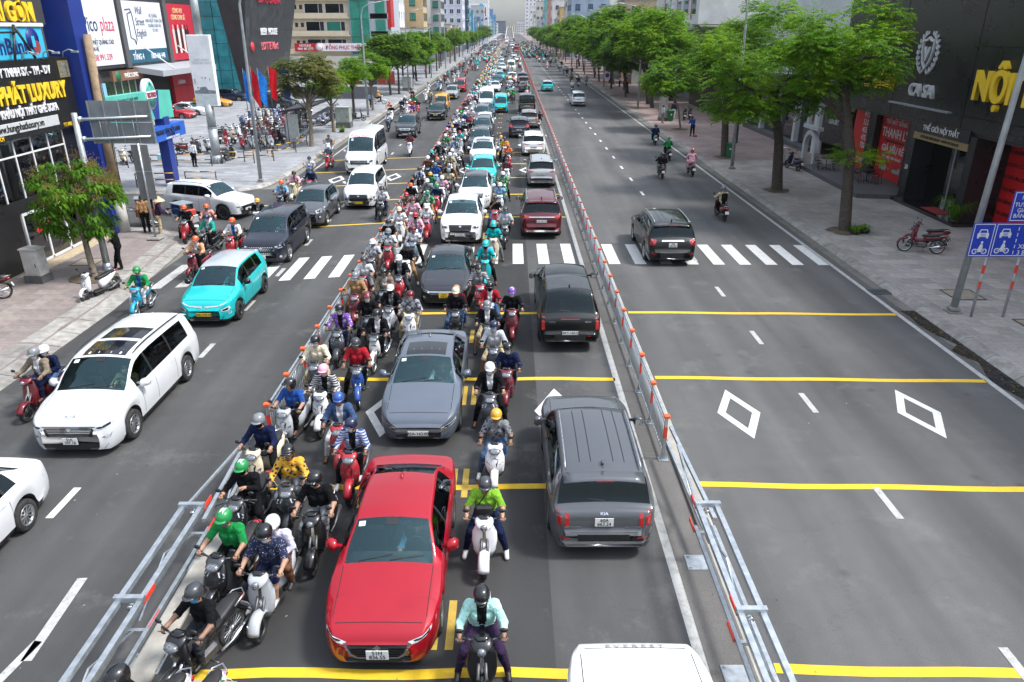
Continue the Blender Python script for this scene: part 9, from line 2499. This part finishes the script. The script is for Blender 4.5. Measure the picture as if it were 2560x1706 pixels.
for ln in RIDERS.strip().splitlines():
 f = ln.split()
 x,y,yaw,zone = float(f[0]),float(f[1]),float(f[2]),f[3]
 hel,shi,leg,kind,bcol,ps,slv,lg,msk,fl = f[4:14]
 far = y > 75
 lab = 'in %s top with %s' % (nice(shi),('bare head' if hel == 'hair' else nice(hel) + ' helmet'))
 bl = '%s %s, rider %s %s' % (nice(bcol),KW[kind],lab,ZG[zone])
 pl = 'rider %s, %s legwear, %s' % (lab,nice(leg),ZP[zone])
 gb,gp = 'motorbikes ' + ZP[zone],'riders ' + ZP[zone]
 cowl = PAL[bcol] if kind in ('vespa','scooter') else (PAL['darkgrey'] if rnd.random() < .5 else PAL[bcol])
 if far:
  ob('motorbike',FARBIKE[kind if kind != 'vespa' else 'scooter'],loc=(x,y,0),rz=R(yaw),color=PAL[bcol],label=bl,cat='motorbike',group=gb)
 else:
  put_bike(kind,(x,y,0),R(yaw),PAL[bcol],bl,gb,cowl)
 o = put_person(ps,(x,y,0),R(yaw),PAL[shi],PAL[leg],None if hel == 'hair' else PAL[hel],hk='open' if (hel in ('black','maroon','slate') and rnd.random() < .35) else 'half',mask=None if msk == 'none' else PAL[msk],sleeve=slv,trouser=lg,skin='skin' if rnd.random() < .6 else 'skin_dark',label=pl,group=gp,visor='visor' in fl,stripes=PAL['white'] if 'stripes' in fl else None,hair=hel == 'hair',pack=PAL['black'] if 'pack' in fl else None,light=far,inner=PAL[rnd.choice(['white','black','grey','blue','palegrey'])] if (slv == 'long' and not far and rnd.random() < .55 and shi not in PLAIDS) else None,scale=rnd.uniform(.97,1.04),shoes=rgb(rnd.choice(['151515','201c1a','d8d8d8','5a3a28','282828'])))
 if shi in PLAIDS and PLAIDS[shi]:
  for c_ in o.children:
   if c_.name.startswith('shirt'): c_.material_slots[0].link = 'OBJECT'; c_.material_slots[0].material = PLAIDS[shi]
 elif not far and (x,y) and (shi == 'navy' and slv == 'short' or rnd.random() < .26):
  for c_ in o.children:
   if c_.name.startswith('shirt') and not c_.name.startswith('shirt_front'): c_.material_slots[0].link = 'OBJECT'; c_.material_slots[0].material = PRINTS[0] if (shi == 'navy' and slv == 'short') else rnd.choice(PRINTS)
 if 'pass:' in fl:
  _,h2,s2,l2 = fl.split(':')
  put_person('pass',(x,y,0),R(yaw),PAL[s2],PAL[l2],PAL[h2],mask=PAL['white'],label='pillion passenger in %s top with %s helmet behind the %s rider' % (nice(s2),nice(h2),nice(shi)),group='pillion passengers',light=far,scale=.98)
 if 'bag' in fl:
  q = MB(); q.box(-.16,.16,-.06,.06,-.1,.1,b=.04); q.tube([(-.1,0,.1),(.12,.05,.45)],.012,5); ob('shoulder_bag',q.mesh('shoulder_bag',[BLACK]),None,loc=(x - .02,y - .10,1.04),label='black shoulder bag worn by the lime shirted rider',cat='bag')
 if 'box' in fl:
  q = MB(); q.box(-.25,.25,.35,.8,.8,1.2,b=.02); ob('delivery_box',q.mesh('delivery_box',[mat('carton',(.42,.28,.15),.8)]),None,loc=(x,y,0),label='cardboard box strapped on the bareheaded rider bike',cat='box')
 nb += 1
# a package with green tape at the bottom edge
q = MB(); q.box(-.30,.30,-.20,.20,0,.30,b=.01); o = ob('cardboard_box',None,loc=(-4.0,7.22,.50),rz=R(-4),label='brown cardboard box with green tape on a motorbike',cat='box'); ob('carton',q.mesh('carton',[mat('carton')]),o)
for x in (-.12,.10):
 q = MB(); q.box(x - .025,x + .025,-.203,.203,.29,.303); ob('tape',q.mesh('tape',[mat('tape_green',(.02,.16,.08),.4)]),o)
put_bike('scooter',(-4.15,6.75,0),R(-10),PAL['white'],'white scooter carrying the taped cardboard box','motorbikes queueing between the barriers')
# parked bikes
pk = random.Random(21); GP = 'parked motorbikes on the plaza'
def park(x,y,rz,where):
 k = pk.choice(['scooter','scooter','sport','underbone','scooter','vespa']); c = pk.choice(['white','white','black','red','maroon','darkgrey','silver','white','blue','cream'])
 put_bike(k,(x,y,.13),R(rz + pk.gauss(0,5)),PAL[c],'%s %s parked %s' % (nice(c),KW[k],where),GP,lean=R(-7)) if y < 64 else ob('motorbike',FARBIKE['scooter' if k == 'vespa' else k],loc=(x,y,.13),rot=(0,R(-7),R(rz + pk.gauss(0,5))),color=PAL[c],label='%s %s parked %s' % (nice(c),KW[k],where),cat='motorbike',group=GP)
for y,x0,x1,rz in ((59.6,-22.2,-18.7,25),(62.6,-24.6,-18.6,205),(65.8,-24.6,-19.0,25),(69.2,-24.2,-19.2,205),(73.0,-25.5,-19.6,25),(77.0,-26.2,-20.4,205),(81.0,-26.6,-21.4,25),(85.0,-25.6,-21.8,205)):
 x = x0
 while x < x1:
  if pk.random() < .96: park(x,y + pk.gauss(0,.15),rz,'in the plaza rack rows')
  x += .56
for x,y,rz in ((-28.0,52.3,40),(-27.0,52.6,35),(-25.1,57.1,130),(-24.4,57.3,130),(-23.7,57.6,30),(-23.0,57.8,30),(-20.6,54.6,160),(-20.2,53.9,170),(-26.0,52.9,70),(-30.5,52.0,20)): park(x,y,rz,'behind the pipe hoop barriers')
for j in range(14): park(-18.8 - .05 * j,74.0 + j * .85,115,'along the left pavement kiosk')
put_bike('sport',(-14.6,25.0,0),R(-16),PAL['white'],'white and red sporty scooter parked at the left kerb','parked motorbikes by shops',PAL['white'],lean=R(-8))
put_bike('underbone',(-18.35,24.3,.13),R(-65),PAL['maroon'],'dark red motorbike parked before the furniture shop door','parked motorbikes by shops',lean=R(-8))
for x,y,rz,c,k,lb in ((17.3,30.3,250,'maroon','underbone','dark red motorbike parked by the showroom doors'),(17.9,31.1,255,'maroon','scooter','maroon scooter parked behind another by the showroom'),(18.9,50.3,195,'navy','scooter','navy scooter parked beside the white arched shop'),(17.9,79.5,170,'black','scooter','black scooter parked at the restaurant front'),(18.6,80.2,170,'darkgrey','scooter','dark grey scooter parked at the restaurant front'),(-15.7,78.6,100,'black','scooter','black scooter standing behind the grey kiosk'),(-16.4,96.5,95,'white','underbone','white motorbike standing sideways on the left pavement'),(-18.9,34.3,60,'maroon','scooter','maroon scooter behind the concrete power pole')):
 put_bike(k,(x,y,.13),R(rz),PAL[c],lb,'parked motorbikes by shops',lean=R(-7))
put_person('ride',(-16.4,96.5,.13),R(95),PAL['yellow'],PAL['black'],PAL['yellow'],label='rider in yellow top sitting sideways on the left pavement',light=True)
# people on foot
def walker(ps,x,y,rz,top,leg,label,z=.13,**kw): return put_person(ps,(x,y,z),R(rz),PAL[top],PAL[leg],label=label,**kw)
o = walker('lean',-15.35,28.05,-75,'black','black','person in black leaning on the sign pole with crossed legs',helm=PAL['darkgrey'])
walker('vendor',-16.2,33.5,120,'plum','beige','street vendor in purple top and conical hat at a cart',hat=True,z=.05)
walker('stand',-16.9,33.7,200,'tan','black','person in ochre top and black trousers beside the vendor',hair=True)
walker('stand',-21.6,51.3,170,'white','black','person in a white shirt standing at the pipe barrier',hair=True)
walker('vendor',-18.9,38.4,150,'brown','brown','person in brown with conical hat behind the power pole',hat=True,z=0)
walker('sweep',15.9,66.8,195,'blue','black','street sweeper in a blue shirt holding a broom',hair=True,sleeve='short')
walker('stand',15.1,76.5,100,'palegrey','grey','person in pale grey shirt and shorts on the right pavement',hair=True,sleeve='short',trouser='short')
walker('walk',17.0,80.4,160,'plum','white','person in dark top and white trousers by the restaurant',hair=True)
walker('walk',-16.6,92.0,190,'lightblue','black','person in a light blue shirt walking by the tree',hair=True,sleeve='short')
walker('stand',-15.2,122.0,170,'white','white','person dressed in white standing by the pale kiosk',hair=True)
walker('stand',-24.0,73.4,160,'white','jeans','person in a long white shirt among the parked motorbikes',hair=True)
for i,(x,y,c) in enumerate(((-17.2,142,'navy'),(-16.9,156,'pink'),(17.2,118,'orange'),(18.0,121,'yellow'),(17.4,125,'white'),(16.9,133,'black'))): walker(('stand','walk')[i % 2],x,y,150 + 20 * i,c,'black','far pedestrian in %s on the pavement' % c,hair=True)
q = MB(); q.tube([(0,0,0),(.1,-.25,1.15)],.012,6); br = ob('broom',None,loc=(16.1,66.45,.13),label='broom held by the street sweeper',cat='broom'); ob('handle',q.mesh('handle',[mat('carton')]),br); q = MB(); q.box(-.16,.16,-.04,.04,0,.14,b=.02); ob('brush',q.mesh('brush',[mat('brush_red',(.4,.06,.05),.8)]),br)
# vendor carts
def cart(x,y,rz,body,label):
 r_ = ob('food_cart',None,loc=(x,y,.0),rz=R(rz),label=label,cat='cart')
 q = MB(); q.box(-.55,.55,-.35,.35,.5,.85,b=.02); ob('body',q.mesh('body',[mat('cart_%s' % body,rgb(body),.4,.3,var=.2)]),r_)
 q = MB(); q.box(-.5,.3,-.32,.32,.86,1.35); ob('glass_case',q.mesh('glass_case',[GLASS_B]),r_)
 q = MB(); q.box(-.54,.34,-.36,.36,1.352,1.39); ob('lid',q.mesh('lid',[STEEL]),r_)
 for sx in (-.5,.3):
  for sy in (-.32,.32):
   q = MB(); q.box(sx - .015,sx + .015,sy - .015,sy + .015,.86,1.35); ob('corner_post',q.mesh('corner_post',[STEEL]),r_)
 ty,rim = spoked(.25,.05,'wire') if 'cartwheel' not in HEX else HEX['cartwheel']
 HEX['cartwheel'] = (ty,rim)
 for s in (1,-1):
  w_ = ob('wheel',ty,r_,loc=(.2,s * .4,.25),rz=R(90)); ob('rim',rim,w_)
 q = MB(); q.tube([(-.55,-.25,.8),(-.95,-.2,.95),(-.95,.2,.95),(-.55,.25,.8)],.018,6); ob('push_handle',q.mesh('push_handle',[STEEL]),r_)
 q = MB(); q.tube([(-.45,0,.5),(-.45,0,0)],.03,6); ob('leg',q.mesh('leg',[STEEL]),r_)
 q = MB(); q.box(.34,.54,-.28,.28,.86,1.12,b=.03); ob('tub',q.mesh('tub',[mat('tub_red',(.6,.06,.04),.4)]),r_)
cart(-15.3,34.3,-35,'b0b4b8','steel food cart with a red tub next to the vendor'); cart(-17.6,35.6,20,'70302a','brown glass topped food cart by the power pole')
q = MB(); q.box(-.3,.3,-.2,.2,0,.34,b=.02); ob('foam_box',q.mesh('foam_box',[mat('foam_white',(.72,.73,.72),.7)]),None,loc=(-14.9,33.9,.05),rz=R(20),label='white foam box standing in front of the steel cart',cat='box')
q = MB(); q.box(-.35,.35,-.25,.25,0,.4,b=.03); ob('cooler_box',q.mesh('cooler_box',[mat('cooler_blue',(.25,.62,.75),.5)]),None,loc=(-23.9,51.9,.5),label='pale blue cooler box on the pipe barrier',cat='box')
bn = ob('banner_sign',None,loc=(-25.6,46.9,.13),label='cyan standing banner with a dark arrow on the plaza',cat='sign')
q = MB(); q.box(-.42,.42,-.02,.02,.3,2.0); ob('panel',q.mesh('panel',[mat('banner_blue',(.10,.55,.75),.5)]),bn); q = MB(); q.prism([(-.3,.85),(.05,.85),(.05,.72),(.32,.95),(.05,1.18),(.05,1.05),(-.3,1.05)],'y',-.03,-.021); ob('arrow',q.mesh('arrow',[mat('navy')]),bn); lettering('GỬI XE',.24,bn,(0,-.025,1.5),mat('navy'),0,.004); q = MB(); q.box(-.4,.4,-.2,.2,0,.05); q.box(-.03,.03,-.02,.02,.05,.3); ob('foot',q.mesh('foot',[STEEL]),bn)
# far riders and far cars that read as one mass
def mass(name,items,label,cat):
 m = MB(); mats = []
 cl = random.Random(3)
 pb = ['e4e4e6','18181b','bc1c2a','6a1622','b4b8bc','3a3c41','e4e4e6']; pt = ['e4e4e6','18181b','1d2545','eab0c0','7c7f83','c4b490','1c9648','bc1c2a','86b2d8','e4e4e6','16b4b6','684834']; ph = ['e4e4e6','18181b','7c7f83','bc1c2a','ecb02c','1c9648','e4e4e6','16b4b6']
 idx = {}
 def M_(h):
  if h not in idx: idx[h] = len(mats); mats.append(mat('mass_' + h,rgb(h),.6,var=.2,scale=20))
  return idx[h]
 for x,y,yaw,z in items:
  a = R(yaw); ca,sa = math.cos(a),math.sin(a)
  T_ = lambda p: (x + p[0] * ca - p[1] * sa,y + p[0] * sa + p[1] * ca,p[2])
  sub_ = MB(); hb_ = M_(cl.choice(pb)); ht = M_(cl.choice(pt)); hh = M_(cl.choice(ph)); bk_ = M_('18181b'); sk = M_('8a6248')
  sub_.lathe([(.24,-.04),(.275,0),(.24,.04)],8,'x',(0,-.62,.275),bk_); sub_.lathe([(.24,-.04),(.275,0),(.24,.04)],8,'x',(0,.62,.275),bk_)
  sub_.loft([ell((0,-.42,.32),.11,.05,6,2,'xy'),ell((0,-.45,.62),.19,.08,6,2,'xy'),ell((0,-.38,1.0),.12,.06,6,2,'xy')],hb_); sub_.loft([ring(.0,.45,.12,.15,n=6),ring(.4,.58,.16,.15,n=6),ring(.88,.70,.06,.06,n=6)],hb_)
  sub_.tube([(-.34,-.3,1.03),(.34,-.3,1.03)],.02,4,bk_)
  sub_.loft([ell((0,.2,.78),.17,.13,8,2,'xy'),ell((0,.14,1.1),.19,.12,8,2,'xy'),ell((0,.10,1.28),.20,.09,8,2,'xy'),ell((0,.08,1.36),.06,.06,8,2,'xy')],ht)
  for s in (1,-1):
   sub_.tube([(s * .19,.11,1.26),(s * .30,-.04,1.07),(s * .31,-.25,1.04)],[.06,.05,.035],5,ht); sub_.tube([(s * .10,.18,.83),(s * .2,-.15,.72),(s * .24,-.1,.2)],[.10,.07,.05],5,bk_)
  sub_.loft([ell((0,.05,1.36),.05,.06,8,2,'xy'),ell((0,.04,1.44),.085,.10,8,2,'xy'),ell((0,.05,1.50),.08,.09,8,2,'xy')],sk); sub_.loft([ell((0,.05,1.49),.125,.145,8,2,'xy'),ell((0,.05,1.56),.12,.14,8,2,'xy'),ell((0,.05,1.63),.07,.08,8,2,'xy'),ell((0,.05,1.65),.01,.01,8,2,'xy')],hh)
  o = len(m.v); m.v.extend([T_(p) for p in sub_.v]); m.f.extend([tuple(i + o for i in q_) for q_ in sub_.f]); m.m.extend(sub_.m); m.sm.extend([True] * len(sub_.f))
 ob(name,m.mesh(name,mats,False),None,kind='stuff',label=label,cat=cat)
fr_ = random.Random(5); FAR = []
for y in np.arange(96,480,2.0):
 for x in (-5.05,-4.45,-3.85,-3.25):
  if fr_.random() < .9: FAR.append((x + fr_.gauss(0,.1),y + fr_.uniform(-.7,.7),fr_.gauss(0,6),'q'))
for y in np.arange(100,480,3.2):
 for x in (-.35,.25,2.2):
  if fr_.random() < (.55 if x < 2 else .35): FAR.append((x + fr_.gauss(0,.12),y + fr_.uniform(-.8,.8),fr_.gauss(0,6) + (180 if x > 2 else 0),'m'))
for y in np.arange(215,520,3.0):
 for x in (-12.6,-11,-9.4,-7.8,-6.5):
  if fr_.random() < .30: FAR.append((x + fr_.gauss(0,.4),y + fr_.uniform(-1,1),fr_.gauss(0,4),'l'))
 for x in (4.6,6,7.4,8.8,10.2,11.6,12.6):
  if fr_.random() < (.08 if y < 250 else .45): FAR.append((x + fr_.gauss(0,.3),y + fr_.uniform(-1,1),180 + fr_.gauss(0,4),'r'))
mass('motorbike_crowd',[t for t in FAR if t[3] in 'qm'],'dense far crowd of motorbike riders between the barriers','crowd')
mass('motorbike_crowd',[t for t in FAR if t[3] in 'lr'],'scattered far motorbike riders on the outer roads','crowd')
# air: a thin even haze that pales the far end of the street
hz = bpy.data.materials.new('haze'); hz.use_nodes = True; hn = hz.node_tree; hn.nodes.clear()
ho = hn.nodes.new('ShaderNodeOutputMaterial'); hv = hn.nodes.new('ShaderNodeVolumePrincipled')
hv.inputs['Color'].default_value = (.86,.91,.96,1); hv.inputs['Density'].default_value = .00012; hv.inputs['Anisotropy'].default_value = .2
hn.links.new(hv.outputs[0],ho.inputs['Volume'])
q = MB(); q.box(-180,180,-30,1700,-1.1,62); ob('haze',q.mesh('haze',[hz]),None,kind='stuff',label='thin pale haze hanging over the whole street',cat='haze')
